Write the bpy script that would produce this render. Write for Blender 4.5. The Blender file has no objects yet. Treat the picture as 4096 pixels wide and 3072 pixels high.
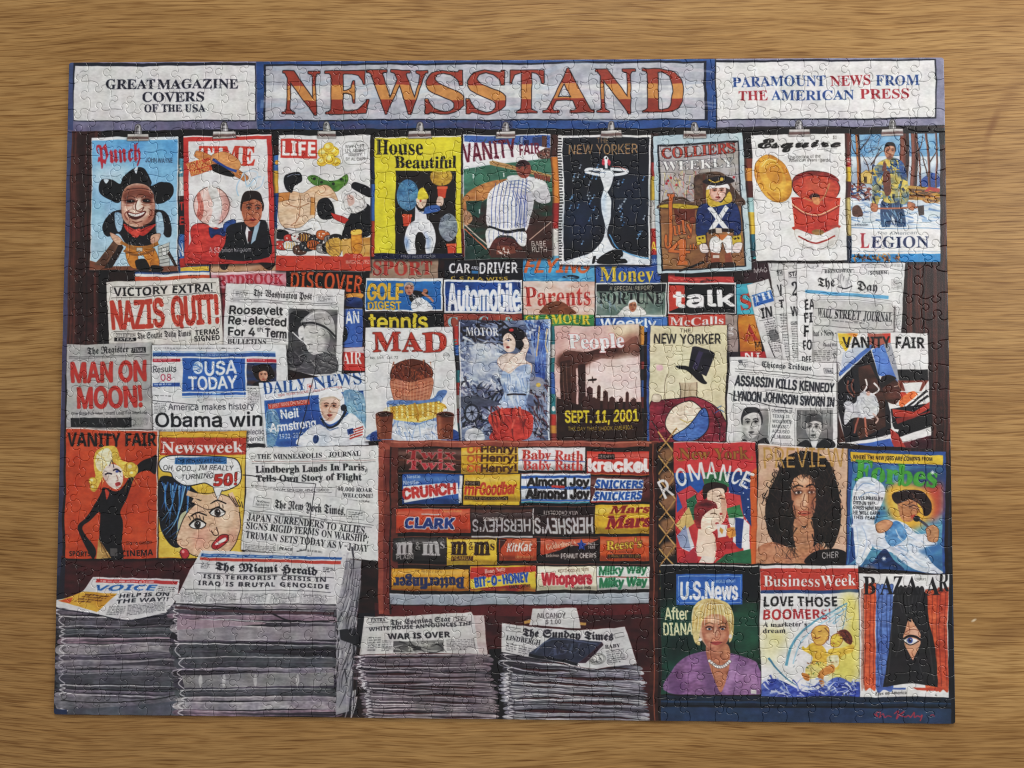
import bpy, math
import numpy as np

# ---------------------------------------------------------------- camera, light, exposure
scene = bpy.context.scene
COL = scene.collection
R_ = math.radians

cam_d = bpy.data.cameras.new('camera')
cam = bpy.data.objects.new('camera', cam_d); COL.objects.link(cam)
cam.location = (0.0204195, -0.02101511, 0.60499967)
cam_d.sensor_width = 36.0; cam_d.lens = 36.0 * 3077.0 / 4096.0
cam_d.clip_start = 0.01; cam_d.clip_end = 50
from mathutils import Matrix, Vector
def _view_matrix():
    a, b, c = -0.0355651779, -0.0188658537, -0.00285203
    m = Matrix.Rotation(a, 3, 'X') @ Matrix.Rotation(b, 3, 'Y') @ Matrix.Rotation(c, 3, 'Z')
    return m.transposed()
cam.rotation_euler = _view_matrix().to_euler()
scene.camera = cam

world = bpy.data.worlds.new('World'); scene.world = world; world.use_nodes = True
world.node_tree.nodes['Background'].inputs['Color'].default_value = (0.95, 0.97, 1.0, 1)
world.node_tree.nodes['Background'].inputs['Strength'].default_value = 0.40

def lamp(name, loc, target, sx, sy, power, color):
    d = bpy.data.lights.new(name, 'AREA'); d.shape = 'RECTANGLE'; d.size = sx; d.size_y = sy; d.energy = power; d.color = color
    o = bpy.data.objects.new(name, d); COL.objects.link(o); o.location = loc
    o.rotation_euler = (Vector(target) - Vector(loc)).to_track_quat('-Z', 'Y').to_euler(); return o
lamp('window_light', (1.45, 0.50, 0.95), (0.0, 0.0, 0.0), 0.55, 0.7, 14.0, (1.0, 0.975, 0.94))
lamp('ceiling_light', (0.25, 1.95, 1.35), (0.0, 0.05, 0.0), 0.8, 0.5, 27.0, (1.0, 0.97, 0.93))

scene.view_settings.view_transform = 'Standard'; scene.view_settings.look = 'None'
scene.view_settings.exposure = 0.0; scene.view_settings.gamma = 1.0
scene.view_settings.use_curve_mapping = False
scene.cycles.max_bounces = 6
scene.cycles.use_denoising = False
scene.cycles.filter_width = 1.15

# ---------------------------------------------------------------- letter shapes used by the print (x,y pairs, one character each)
GLYPHS = {
    's': {"A":[44,[1024,1026,1126,1327,1531,2970,3070,4532,4727,4826,5026,5024,3124,3126,3426,3527,3628,3337,2037,1729,1826,2226,2224],[2140,3240,2655]],
"B":[44,[1224,1225,1526,1627,1729,1763,1666,1467,1267,1269,3069,3768,4266,4563,4658,4555,4352,4050,3648,4147,4544,4741,4837,4733,4630,4327,4126,3524],[2749,3049,3250,3451,3552,3655,3661,3465,3366,3067,2866,2766,2762],[3326,3427,3629,3731,3736,3740,3642,3544,3346,3146,2747,2728,2727,2826]],
"C":[47,[3323,2823,2326,2028,1731,1437,1343,1350,1456,1862,2065,2568,3170,3670,4567,4768,4870,4970,4954,4854,4658,4461,4264,4066,3767,3468,2966,2662,2456,2346,2437,2631,3027,3526,4027,4430,4834,5033,4728,4325,3823]],
"D":[50,[1224,1225,1526,1627,1728,1761,1764,1666,1467,1267,1269,3069,3568,4067,4366,4663,4960,5156,5251,5246,5136,4729,4025,3124],[3026,3427,3728,3931,4034,4142,4246,4155,3962,3565,3067,2866,2766,2764,2729,2727,2826]],
"E":[44,[1224,1225,1426,1627,1729,1731,1760,1764,1666,1567,1267,1269,4669,4655,4555,4459,4262,4164,3865,3566,2866,2765,2748,3048,3249,3450,3555,3658,3758,3735,3635,3542,3444,3245,2746,2728,2827,3126,3627,4028,4331,4635,4738,4938,4624]],
"F":[40,[1224,1225,1526,1627,1729,1761,1764,1666,1467,1267,1269,4569,4555,4455,4360,4262,4064,3865,3466,2766,2765,2763,2748,3048,3249,3351,3452,3658,3758,3735,3635,3442,3344,3245,3046,2746,2730,2728,2827,3126,3325,3324]],
"G":[51,[3123,2624,2028,1831,1537,1343,1350,1556,1862,2065,2568,3170,3770,4567,4668,4870,4970,4954,4854,4659,4363,4066,3667,3468,3066,2662,2456,2346,2437,2533,2730,2927,3226,3525,3825,4026,4128,4136,4139,4041,3841,3542,3543,5543,5542,5241,5141,5039,5027,4224,3823]],
"H":[52,[1224,1225,1526,1627,1729,1761,1764,1666,1567,1267,1269,3269,3267,2967,2765,2761,2749,4149,4161,4065,4066,3967,3667,3669,5569,5567,5367,5166,5164,5032,5129,5127,5326,5525,5524,3624,3625,3826,4027,4129,4146,2746,2729,2827,2926,3225,3224]],
"I":[26,[1224,1225,1426,1627,1729,1731,1765,1666,1567,1267,1269,3269,3267,3067,2866,2765,2762,2731,2728,2926,3225,3224]],
"J":[33,[2017,1818,1518,1320,1222,1124,1026,1128,1230,1331,1531,1631,1830,1928,1925,1722,1820,2020,2220,2321,2323,2462,2366,2067,1867,1869,3869,3867,3566,3466,3464,3360,3333,3226,3021,2618]],
"K":[51,[1224,1225,1526,1627,1729,1761,1764,1666,1567,1267,1269,3269,3267,2967,2765,2761,2747,4163,4165,4166,3967,3667,3669,5469,5467,5067,4765,4463,3552,5228,5426,5625,5624,3524,3525,3926,4026,4027,3930,2845,2743,2729,2827,2926,3225,3224]],
"L":[43,[1224,1225,1526,1627,1729,1761,1764,1666,1567,1267,1269,3369,3367,2967,2866,2763,2732,2728,2727,2827,3427,3828,4230,4534,4739,4839,4624]],
"M":[63,[1224,1225,1426,1627,1729,1732,1764,1666,1567,1267,1269,2769,3938,5069,6569,6567,6367,6166,6064,6061,6030,6127,6326,6525,6524,4624,4625,4926,5027,5130,5163,3624,3424,2062,2032,2029,2127,2326,2625,2624]],
"N":[49,[4623,2058,2029,2127,2326,2525,2524,1224,1225,1526,1627,1729,1762,1467,1267,1269,2469,4540,4563,4466,4366,4067,4069,5369,5367,5067,4966,4864,4823]],
"O":[53,[3123,2624,2128,1732,1537,1343,1350,1556,1761,2165,2668,3170,3770,4268,4765,5061,5356,5450,5443,5337,5032,4728,4224,3723],[3425,3826,4230,4437,4446,4356,4359,4162,3965,3767,3468,2966,2662,2456,2346,2437,2533,2630,2827,3126]],
"P":[42,[1224,1225,1526,1627,1729,1761,1764,1666,1567,1267,1269,3668,4067,4465,4661,4757,4653,4550,4348,4146,3544,2744,2729,2827,2926,3225,3224],[2747,3147,3348,3549,3651,3653,3659,3564,3465,3266,2866,2766,2763]],
"R":[47,[1224,1225,1526,1627,1729,1761,1764,1666,1567,1267,1269,3469,4167,4366,4664,4761,4757,4753,4550,4248,3846,5126,5325,5324,4124,2845,2745,2729,2827,2926,3225,3224],[2747,3147,3448,3549,3751,3754,3757,3761,3664,3466,3066,2866,2766,2764]],
"S":[39,[1423,1439,1639,1735,1931,2029,2327,2526,2825,3226,3327,3530,3533,3535,3338,2245,1749,1651,1554,1559,1764,1967,2369,2770,3169,3768,3868,3970,4170,4155,3955,3860,3564,3366,3067,2868,2567,2366,2264,2161,2259,2456,3748,4045,4242,4237,4232,3928,3525,3023,2523,1825,1724,1623]],
"T":[42,[1924,1925,2126,2327,2429,2432,2467,2166,1865,1664,1561,1459,1355,1255,1269,4769,4755,4555,4460,4264,3966,3467,3432,3429,3527,3726,4025,4024]],
"U":[49,[2923,2524,2325,2127,1929,1832,1735,1764,1666,1467,1267,1269,3269,3267,2967,2866,2765,2761,2734,2731,2929,3027,3226,3526,3927,4329,4534,4540,4561,4564,4466,4267,4067,4069,5369,5367,5067,4965,4864,4837,4733,4630,4427,4225,3924,3623]],
"V":[43,[2922,1561,1365,1167,967,969,2969,2967,2567,2466,2464,2561,3338,4161,4264,4266,4167,3767,3769,5069,5067,4867,4766,4462,3122]],
"W":[61,[2623,1365,1266,1167,967,969,2769,2767,2467,2366,2364,2461,3039,3759,3565,3466,3167,3169,4969,4967,4667,4565,5340,5860,5964,5965,5866,5567,5569,6669,6667,6467,6365,6161,5023,4823,3954,2723]],
"X":[47,[1224,1225,1426,1628,1930,2844,1762,1566,1367,1267,1269,3269,3267,2867,2765,2862,3452,4063,4165,4067,3667,3669,5169,5167,4867,4564,4261,3550,4729,4926,5225,5224,3224,3225,3526,3628,3532,2942,2230,2228,2326,2625,2624]],
"Y":[43,[2024,2025,2226,2427,2529,2541,1365,1266,967,969,2969,2967,2567,2566,2465,2563,3346,4162,4164,4066,3767,3769,4969,4967,4766,4463,3444,3529,3527,3726,4025,4024]],
"Z":[44,[1224,1225,3566,2566,2164,1962,1758,1655,1555,1669,4769,4768,2427,3627,3928,4130,4432,4536,4740,4840,4724]],
"a":[34,[3323,3123,2925,2827,2525,2223,1923,1623,1425,1327,1230,1333,1435,1637,2140,2843,2850,2752,2653,2453,2152,2051,2148,2145,2044,1943,1743,1643,1544,1445,1447,1449,1551,1753,2155,2555,2955,3254,3453,3551,3648,3728,3727,3928,4026,3824,3523],[2427,2628,2830,2841,2439,2236,2132,2129,2228]],
"b":[36,[1423,1465,1466,1367,1167,1169,2369,2351,2554,2755,3055,3454,3752,3948,4143,4137,3931,3627,3224,2823,2523,2224,2027,1523],[2725,2926,3027,3129,3235,3243,3149,2951,2751,2450,2349,2348,2331,2328,2526]],
"c":[29,[2423,2024,1726,1430,1336,1342,1447,1752,2154,2655,3154,3353,3551,3548,3546,3445,3344,3244,3044,2846,2851,2753,2653,2352,2250,2147,2142,2138,2134,2331,2429,2628,2928,3128,3329,3531,3630,3327,3125,2823]],
"d":[37,[2323,1924,1626,1430,1235,1242,1447,1652,2054,2355,2655,2854,3051,3065,2966,2667,2669,3969,3929,3928,4027,4226,4225,3424,3023,3028,2825,2623],[2627,2727,3029,3031,3048,3049,2950,2751,2652,2451,2248,2143,2135,2230,2427]],
"e":[30,[2423,2024,1626,1431,1236,1342,1448,1752,2054,2555,2855,3054,3351,3449,3545,3640,2140,2135,2331,2529,2828,3028,3330,3432,3631,3327,3125,2823],[2143,2843,2850,2851,2753,2553,2352,2149]],
"f":[21,[1224,1225,1426,1527,1551,1251,1254,1554,1662,1765,1867,2068,2369,2870,3268,3366,3463,3461,3360,3259,2959,2860,2761,2764,2867,2768,2567,2466,2462,2454,2954,2951,2451,2428,2526,2626,2825,2824]],
"g":[33,[2010,1711,1512,1314,1216,1218,1420,1721,1423,1325,1327,1329,1431,1734,2035,1736,1439,1341,1345,1348,1450,1753,2055,2555,2955,3154,3954,3950,3450,3646,3644,3641,3539,3337,3034,2234,2032,2031,2029,2329,3128,3627,3725,3823,3920,3817,3715,3513,3011,2710],[2536,2637,2738,2845,2751,2653,2553,2353,2251,2147,2140,2238,2337],[3013,3314,3417,3419,3320,2920,1920,1819,1717,1815,1914,2212]],
"h":[38,[1224,1225,1426,1526,1529,1565,1566,1467,1267,1269,2469,2450,2653,2955,3255,3555,3853,3949,4045,4028,4026,4126,4325,4324,2824,2825,3126,3129,3148,3149,3050,2951,2750,2549,2447,2428,2426,2526,2725,2724]],
"i":[20,[2060,1860,1661,1563,1565,1567,1668,1869,2070,2169,2368,2467,2465,2463,2361,2160],[1224,1225,1526,1529,1551,1552,1453,1253,1254,2454,2428,2426,2526,2725,2724]],
"k":[36,[1224,1225,1426,1526,1529,1565,1566,1467,1267,1269,2469,2440,3250,3251,3152,2953,2954,4154,4153,3952,3751,3044,4127,4226,4425,4424,2924,2925,3126,3227,3129,2538,2437,2428,2426,2526,2725,2724]],
"l":[20,[1224,1225,1526,1529,1565,1566,1467,1267,1269,2469,2428,2426,2526,2725,2724]],
"m":[55,[1224,1225,1426,1526,1529,1551,1552,1453,1253,1254,2454,2450,2653,2955,3255,3555,3853,3950,4153,4455,4855,5155,5353,5549,5545,5528,5626,5726,5825,5824,4424,4425,4526,4626,4729,4748,4649,4550,4451,4250,4149,3947,3928,4026,4126,4225,4224,2824,2825,3026,3129,3148,3149,3050,2851,2650,2549,2447,2428,2426,2526,2625,2624]],
"n":[38,[1224,1225,1426,1526,1529,1551,1552,1453,1253,1254,2454,2450,2653,2955,3255,3555,3853,3949,4045,4028,4026,4126,4325,4324,2824,2825,3126,3129,3148,3149,3050,2951,2750,2549,2447,2428,2426,2526,2725,2724]],
"o":[34,[2323,1925,1528,1333,1239,1345,1550,1953,2355,2855,3253,3650,3845,3939,3833,3628,3225,2823],[2625,2826,2928,3032,3044,2951,2853,2653,2353,2251,2144,2129,2228,2326]],
"p":[37,[1210,1212,1412,1514,1550,1552,1453,1253,1254,2354,2350,2553,2855,3155,3554,3852,4048,4142,4136,4031,3827,3524,3123,2823,2625,2427,2414,2513,2512,2812,2810],[2827,3027,3230,3335,3246,3248,3151,2851,2651,2549,2447,2431,2528,2627]],
"r":[29,[1224,1225,1526,1529,1551,1552,1453,1253,1254,2354,2349,2652,2955,3155,3355,3554,3652,3650,3648,3547,3446,3146,3047,2849,2749,2649,2548,2446,2427,2526,2825,2824]],
"s":[29,[2223,1725,1624,1523,1423,1434,1534,1729,1828,2126,2325,2526,2626,2728,2830,2732,2434,1838,1541,1443,1446,1448,1551,1653,1854,2055,2355,2954,3054,3155,3255,3246,3146,2950,2851,2653,2453,2253,2152,2051,2048,2246,3140,3239,3336,3333,3330,3228,3126,2924,2723]],
"t":[23,[2223,1824,1625,1528,1551,1251,1253,2164,2266,2366,2354,2954,2951,2351,2330,2428,2528,2729,2931,3030,2927,2725,2423]],
"u":[37,[2223,2023,1824,1625,1528,1533,1550,1452,1353,1253,1254,2354,2330,2428,2528,2627,2928,3130,3150,3052,2953,2753,2754,3954,3929,4028,4227,4225,3424,3123,3128,2926,2724,2523]],
"w":[43,[2123,1152,1053,1054,2354,2353,2152,2151,2536,2947,2752,2553,2554,3954,3953,3752,3750,4038,4551,4452,4253,4254,5054,5053,4953,4852,3723,3623,3043,2323]],
"x":[32,[1124,1125,1427,2137,1450,1352,1153,1154,2654,2653,2453,2351,2744,3150,3152,2853,2854,3854,3853,3652,3349,2842,3726,3925,3924,2424,2425,2726,2728,2335,1828,1827,1926,2125,2124]],
"y":[30,[1510,1310,1111,1013,1015,1017,1119,1220,1420,1520,1619,1718,1714,1814,1915,2116,2219,2323,1351,1153,1053,1054,2554,2553,2352,2251,2736,3149,3152,2953,2954,3754,3753,3652,3552,3448,2316,2112,1911]],
"0":[38,[2723,2423,2124,1926,1728,1531,1338,1348,1358,1564,1767,1969,2171,2472,2772,3172,3371,3669,3867,3964,4158,4248,4138,3931,3828,3626,3324,3023],[2727,2928,3130,3236,3352,3262,3165,2967,2768,2567,2465,2259,2243,2333,2430,2528]],
"2":[38,[1324,1331,2646,2952,3158,3064,2966,2867,2668,2367,2265,2160,2156,1757,1558,1360,1363,1365,1467,1669,2171,2672,3072,3371,3669,3867,3964,4061,3956,3652,3246,1831,3431,3532,3634,3838,4138,4124]],
"4":[38,[2124,2127,2527,2628,2730,2836,1136,1140,2871,3671,3641,4341,4336,3636,3730,3828,4227,4224],[1641,2841,2865,2455]],
"5":[38,[2024,1626,1427,1329,1331,1333,1435,1635,1836,1832,2029,2228,2628,2829,2930,3134,3238,3141,3144,2946,2847,2648,2348,2048,1747,1448,1671,3971,3959,3559,3463,3264,2064,1952,2553,3252,3451,3649,3946,4043,4138,4033,3829,3626,3124,2723]]},
    'g': {"C":[50,[3024,2031,1443,1460,1868,2573,3073,3470,3568,4273,4970,5273,5471,4662,3665,3362,4241,3532,4532,5235,5433,4323],[3333,3537,2558,3367,2970,2670,2162,2148,2638]],
"D":[55,[3323,2031,1628,1430,1936,2839,2843,2352,2356,3363,2165,1763,1561,1556,1852,2051,2048,1452,1259,1466,1972,3173,4368,5453,5643,5536,4827,4023],[4730,5137,5144,4257,3761,3158,3154,3743,3539,2936,4129]],
"E":[51,[3024,2031,1443,1460,1868,2573,3173,3471,3568,4373,4971,5273,5471,4763,3766,3564,4255,4660,4860,5356,5354,5050,4850,4454,4353,4548,4037,3535,3236,2938,2742,3044,3338,3839,3943,2957,2961,3466,3070,2670,2164,2147,2539,3333,4933,5235,5433,4323]],
"H":[51,[2311,1916,1923,2327,3131,3230,3229,3724,4027,4435,4247,3654,3354,3052,3441,3035,2232,1135,1037,1743,2235,2637,2443,1855,3172,3273,4071,4273,4471,3764,2866,2661,2955,4061,4955,5246,5031,4223,3019,2920,2823,2424,2121,2216,2513,2913,3317,3516,3211,3010]],
"M":[74,[1926,1623,1425,2032,2332,2729,3035,3054,2861,2466,1966,1562,1455,1849,2347,2244,1647,1252,1161,1569,2373,2971,3468,3772,4173,4772,5167,5571,6173,6871,7267,7358,7458,7456,6854,6748,6733,7030,7433,7531,6722,6522,5931,6052,6556,6365,6167,5667,5264,5451,5443,5136,4829,4222,3626,3423,3225,3933,4530,4745,4562,4268,3768,3565,3855,3741,2725,2522]],
"N":[59,[1422,1323,1329,1131,1333,2034,2133,2127,2425,2927,3235,3254,3061,2666,2166,1662,1555,2049,2446,2444,1747,1352,1261,1769,2572,3370,3666,4171,4873,5471,5866,5958,6158,6156,5554,5348,5333,5730,6033,6131,5322,5222,4531,4651,5156,4965,4767,4267,3863,4044,3630,2923,2522,1623]],
"P":[49,[2710,2428,1830,1627,1428,1841,2140,2138,2437,2462,2265,1666,1462,1456,1653,1951,1849,1353,1163,1470,2172,2970,3165,3263,4474,4672,4568,5146,5041,4124,4122,3822,3624,3225,2910],[4131,4437,4347,3764,3259,3234]],
"R":[59,[1422,1323,1329,1131,1333,2034,2133,2127,2425,2927,3235,3257,2864,2367,1765,1558,1852,2447,2445,1748,1353,1262,1770,2573,3271,3865,4973,5072,5168,5762,5863,5961,5154,5831,6030,6132,6330,5522,5026,4448,4146,3629,2923,1623],[4149,5057,4365,3962]],
"S":[56,[2724,1831,1440,1453,1964,2972,4073,5266,5568,5473,5673,5768,5464,4660,3167,2565,1957,1946,2536,3530,4531,5135,5442,5248,4649,3143,2452,2358,2763,3364,3859,3657,3361,2961,2658,2654,2952,3553,4458,5055,5646,5638,5229,4423,4023]],
"T":[43,[3224,1733,1431,1233,1941,2241,3038,3141,2350,2355,3062,2166,1765,1661,1756,2052,1850,1457,1465,2273,2973,4564,4965,5063,4156,3261,2957,3945,3940,3437,3036,4030,4331,4633,4831,3823]],
"W":[74,[3323,2330,1929,1831,2837,2937,3349,3161,2665,1965,1660,1655,1950,2446,2746,2743,1847,1355,1566,1971,2673,3471,3669,3973,4573,4771,4868,5372,6373,6771,7067,7260,7360,7358,6755,6651,7244,7438,6627,5622,4528,3723],[4330,4839,4845,4357,4463,4665,4371,4071,3767,4054,3337,3236,4030],[6530,6832,6836,5849,5853,6558,6069,5570,5166,5062,5545,5135,6130]],
"Y":[53,[2312,2214,2118,2520,2817,2815,3314,4020,4635,4553,4064,3662,3751,3341,2937,3631,3932,4130,2922,2823,2925,2232,1831,1733,2739,2946,2760,2365,1765,1460,1455,1750,2547,2445,1747,1352,1161,1569,2273,2872,3467,3564,4674,4872,4769,5549,5336,4116,3210]],
"a":[32,[1722,1624,1626,1235,1343,2052,2457,3553,3551,3449,3431,3631,3732,3831,3222,3023,3124,2727,2731],[2330,2733,2748,2151,1939,2131]],
"b":[31,[1327,1534,1466,1369,1570,1864,2170,2772,2770,2368,2262,2252,3058,3156,3055,3641,3434,2422],[2830,3038,2552,2250,2231,2629]],
"c":[26,[2222,2023,2124,1432,1550,2558,3054,3155,3254,2749,2253,2233,2630,3033,3232]],
"d":[32,[2322,1328,1434,1450,2155,1461,1265,1469,2072,2372,2370,1969,1966,3652,3743,3231,2522],[2729,3035,3147,2850,2454,2152,2132]],
"e":[28,[2422,2323,2324,1629,1436,1549,2658,2758,3347,2136,2531,2931,3233,3332],[2139,2745,2352,2150]],
"g":[32,[1812,1415,1220,1720,1816,2014,2613,3017,3121,2732,1823,1624,1627,1236,1548,2458,3653,3436,3726,3416,2811,2611],[2532,2734,2848,2252,1841,2232]],
"h":[31,[2410,2212,3030,2943,2550,2248,2231,2430,2632,2731,1922,1822,1326,1328,1430,1466,1469,1570,1864,2170,2772,2770,2368,2262,2250,3058,3256,3155,3642,3427]],
"i":[21,[1761,1970,2172,2472,2569,1961],[2222,2123,2124,1728,1649,1347,1249,2058,2157,2154,2651,2649,2449,2430,2832,2931]],
"k":[31,[1822,1326,1328,1430,1466,1469,1570,1864,2170,2772,2770,2368,2262,2251,3258,3547,3143,3437,3630,3731,3830,3222,3023,3124,2736,2539,2237,2231,2330,2531,2630,1922],[2239,2845,2849,2751,2248]],
"l":[19,[2122,2023,2024,1328,1435,1466,1369,1570,1764,2170,2672,2670,2268,2162,2232,2731,2832,2930]],
"m":[52,[1822,1426,1428,1529,1549,1450,1349,1250,1858,2252,2249,3158,3653,3649,4458,4658,5253,5049,5130,5432,5531,4822,4723,4724,4328,4349,4151,3646,3729,3828,3826,3422,3222,2726,2728,2929,2949,2751,2246,2329,2428,2426,2022]],
"n":[36,[1822,1426,1428,1529,1549,1450,1349,1250,1858,2252,2249,3058,3258,3853,3649,3730,4032,4131,3422,3323,3324,2928,2949,2751,2246,2329,2428,2426,2022]],
"o":[31,[1327,1534,1450,3058,3156,3055,3643,3638,2522],[2829,3037,2845,2452,2251,2231,2629]],
"r":[25,[2222,2123,2124,1428,1533,1549,1450,1349,1250,1858,2252,2249,2758,2858,3253,3250,2945,2745,2550,2245,2333,2730,2933,3131]],
"s":[30,[2122,1329,1331,1734,1739,1245,2358,3054,3355,3459,3362,2863,2659,2362,2766,3265,3661,3453,2946,3441,3636,3329,2322],[2241,2748,1951,1849],[2828,3031,2936,2440,1933,2528]],
"t":[22,[2122,2023,2124,1427,1533,1550,1250,1252,2062,2165,2365,2255,2955,2950,2250,2232,2731,2832,2930]],
"u":[36,[2022,1426,1428,1529,1549,1550,1348,1250,1858,2252,2430,2731,2934,2951,2751,2753,3258,3458,3853,3851,3750,3730,4032,4131,3422,3323,3324,2927,2931]],
"v":[31,[1426,1532,1547,1252,1860,1959,1955,2250,3058,3258,3741,3231,2522],[2830,3041,2650,2247,2231,2629]],
"w":[47,[1822,1326,1328,1529,1547,1352,1860,2059,1955,2250,3058,3652,3650,4458,4658,5141,4631,3922,2826,2932,2850,2550,2247,2329,2428,2426,2022],[4229,4437,4148,4050,3647,3631,4029]],
"y":[32,[2410,2312,3030,3043,2650,2248,2331,2430,2632,2730,2022,1822,1326,1328,1529,1548,1352,1860,2059,1955,2250,3158,3256,3255,3742,3527]]},
    'c': {"E":[37,[2225,1631,1635,1741,2245,3148,2853,2858,3363,4165,4664,5062,5157,4952,4450,4151,4056,4560,4659,4357,4352,4652,4955,4960,4663,4163,3760,3551,3549,4148,4246,3945,3347,2640,2331,2428,2626,3326,4030,4235,4138,3839,3437,3230,3029,3035,3239,3641,4141,4339,4333,3927,3123],[4047,3648,3548,3746]],
"e":[28,[1524,1228,1233,2042,2744,3043,3240,2935,1931,1827,2025,2728,3131,3230,2324,2123],[2032,2535,2840,2742,2541]],
"i":[23,[2549,2452,2854,3053,2949,2848],[2830,2024,1624,1425,1429,1838,1535,1436,2044,2844,2026,2731]],
"q":[35,[1804,1507,1512,2125,1823,1425,1230,1739,2544,2944,3041,3144,3944,2108,2206,2709,3018,2925,3731,3830,3124,3114,2807,2204],[2126,2633,2940,2842,2133,1826]],
"r":[28,[3230,2424,2024,1726,1732,2440,2040,1535,1436,1840,1945,2146,2143,2941,3039,2426,2627,3031]],
"s":[24,[2931,2024,1424,1126,1230,1531,1628,1426,1525,1726,2033,2040,1535,1436,2346,2445,2343,2636,2631,2529,2832]],
"u":[40,[4230,3524,3124,2826,2830,2325,1823,1525,1428,1838,1535,1436,2044,2944,2127,2327,3137,3444,4344,3426,3828,4131]]},
    'b': {"A":[46,[1124,2671,3771,5224,4224,3935,2335,2024],[2644,3744,3164,2955]],
"B":[45,[1624,1671,3371,4070,4269,4466,4663,4659,4654,4351,4049,4447,4546,4742,4738,4734,4630,4327,3825,3224],[2552,3253,3654,3756,3758,3760,3562,3263,2563],[2532,3332,3634,3836,3839,3841,3643,3344,2544]],
"C":[43,[3023,2525,2226,2028,1831,1537,1444,1451,1557,1864,2066,2570,3172,3871,4669,4360,3663,3464,3163,2862,2659,2454,2347,2441,2636,2833,3132,3431,3932,4534,4526,3723]],
"D":[50,[1624,1671,3271,3870,4467,4664,4861,5055,5148,5142,5037,4833,4530,4227,3825,3324],[2532,2932,3433,3936,4141,4248,4155,4057,3959,3661,3363,2563]],
"E":[38,[1624,1671,4071,4063,2563,2553,3953,3944,2544,2532,4032,4024]],
"F":[37,[1624,1671,4071,4063,2563,2551,3951,3943,2543,2524]],
"G":[49,[2923,2525,2227,1929,1733,1537,1442,1451,1658,1863,2267,2770,3372,4172,4969,4661,4163,3664,3163,2860,2556,2350,2344,2439,2735,3032,3431,4032,4042,3242,3250,4950,4926,3923]],
"H":[51,[1624,1671,2571,2553,4253,4271,5171,5124,4224,4244,2544,2524]],
"I":[26,[1324,1329,1832,1863,1366,1371,3271,3266,2763,2732,3229,3224]],
"J":[22,[810,611,619,1218,1420,1521,1627,1671,2571,2523,2317,2013,1611,1410]],
"K":[45,[1624,1671,2571,2549,4071,5071,3550,5024,4024,2944,2541,2524]],
"L":[38,[1624,1671,2571,2532,4232,4224]],
"M":[63,[1624,1671,2871,3835,4971,6171,6124,5324,5361,4224,3424,2361,2446,2424]],
"N":[55,[1624,1671,2771,4636,4571,5471,5424,4224,2360,2446,2424]],
"O":[53,[3123,2525,2326,2028,1831,1538,1444,1451,1558,1864,2067,2369,2871,3472,4171,4669,4867,5164,5358,5451,5444,5338,5131,4828,4626,4124,3823],[3432,3832,4033,4236,4441,4548,4454,4259,4062,3863,3464,3163,2862,2659,2454,2348,2441,2636,2833,3132]],
"P":[42,[1624,1671,3371,3770,3969,4167,4464,4561,4554,4449,4246,3943,3642,2941,2541,2524],[2549,3049,3451,3552,3654,3656,3560,3362,2963,2563]],
"Q":[53,[4312,3523,2824,2326,2028,1831,1538,1444,1451,1558,1864,2067,2369,2871,3472,4171,4669,4867,5164,5358,5451,5444,5337,5031,4627,4425,5412],[3432,3832,4033,4236,4441,4548,4454,4259,4062,3863,3464,3163,2862,2659,2454,2348,2441,2636,2833,3132]],
"R":[44,[1624,1671,3271,3969,4168,4365,4561,4557,4554,4451,4147,3744,5024,4024,3042,2542,2524],[2550,3150,3452,3654,3657,3660,3462,3063,2563]],
"S":[37,[2223,1625,1326,1335,2232,2631,2932,3133,3234,3236,3239,2643,2146,1749,1553,1455,1458,1462,1666,1868,2271,2872,3471,4169,3861,3063,2663,2462,2361,2359,2356,2654,3648,3846,4041,4137,4033,3930,3727,3525,2923]],
"T":[39,[2324,2363,1263,1271,4471,4463,3263,3224]],
"U":[51,[2923,2524,2226,2028,1831,1734,1637,1671,2571,2539,2636,2734,2833,3132,3632,3833,3934,4136,4142,4171,5071,5037,4932,4729,4325,4024,3723]],
"V":[44,[2524,1171,2071,2936,3033,3243,4071,4971,3524]],
"W":[65,[2124,1171,1971,2733,2945,3571,4471,5137,5233,5445,5971,6871,5724,4724,3960,3749,3224]],
"X":[45,[1124,2548,1171,2171,3154,4071,4971,3648,5024,4024,3042,2024]],
"Y":[42,[2524,2542,1171,2071,2952,3871,4871,3442,3424]],
"Z":[39,[1224,1230,3263,1363,1371,4371,4365,2332,4432,4424]],
"a":[41,[2023,1824,1626,1428,1331,1335,1438,1541,1743,2145,2846,3346,3350,3252,3053,2653,1951,1658,2460,2961,3360,3659,3958,4055,4252,4248,4224,3624,3429,3125,2824,2623],[2630,2931,3132,3335,3341,2740,2439,2337,2235,2233,2331]],
"e":[40,[2723,2125,1927,1729,1531,1434,1438,1346,1552,1857,2360,2961,3560,3758,3956,4154,4251,4348,4339,2239,2335,2433,2632,2831,3631,4133,4126,3423],[2246,3546,3449,3352,3153,2954,2653,2452,2348]],
"i":[20,[1865,1666,1567,1569,1572,1673,2074,2373,2472,2569,2467,2366,2265],[1524,1560,2460,2424]],
"o":[42,[2623,2125,1729,1435,1342,1446,1450,1653,1756,2058,2260,2660,3260,3759,4155,4449,4542,4438,4434,4231,4028,3826,3524,3223],[2931,3131,3332,3434,3539,3545,3450,3352,3152,2953,2752,2552,2450,2245,2239,2434,2532,2731]],
"t":[29,[2623,2124,1926,1828,1632,1653,1253,1257,1760,1968,2568,2560,3460,3453,2553,2533,2632,2731,3231,3432,3425,3124]],
"0":[38,[2823,2424,2125,1827,1630,1533,1437,1348,1458,1564,1767,1969,2171,2472,2872,3172,3470,3768,3966,4062,4158,4248,4237,4031,3828,3626,3424,3123],[2831,3032,3133,3338,3348,3357,3162,3063,2864,2663,2462,2257,2244,2335,2433,2632]],
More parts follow.
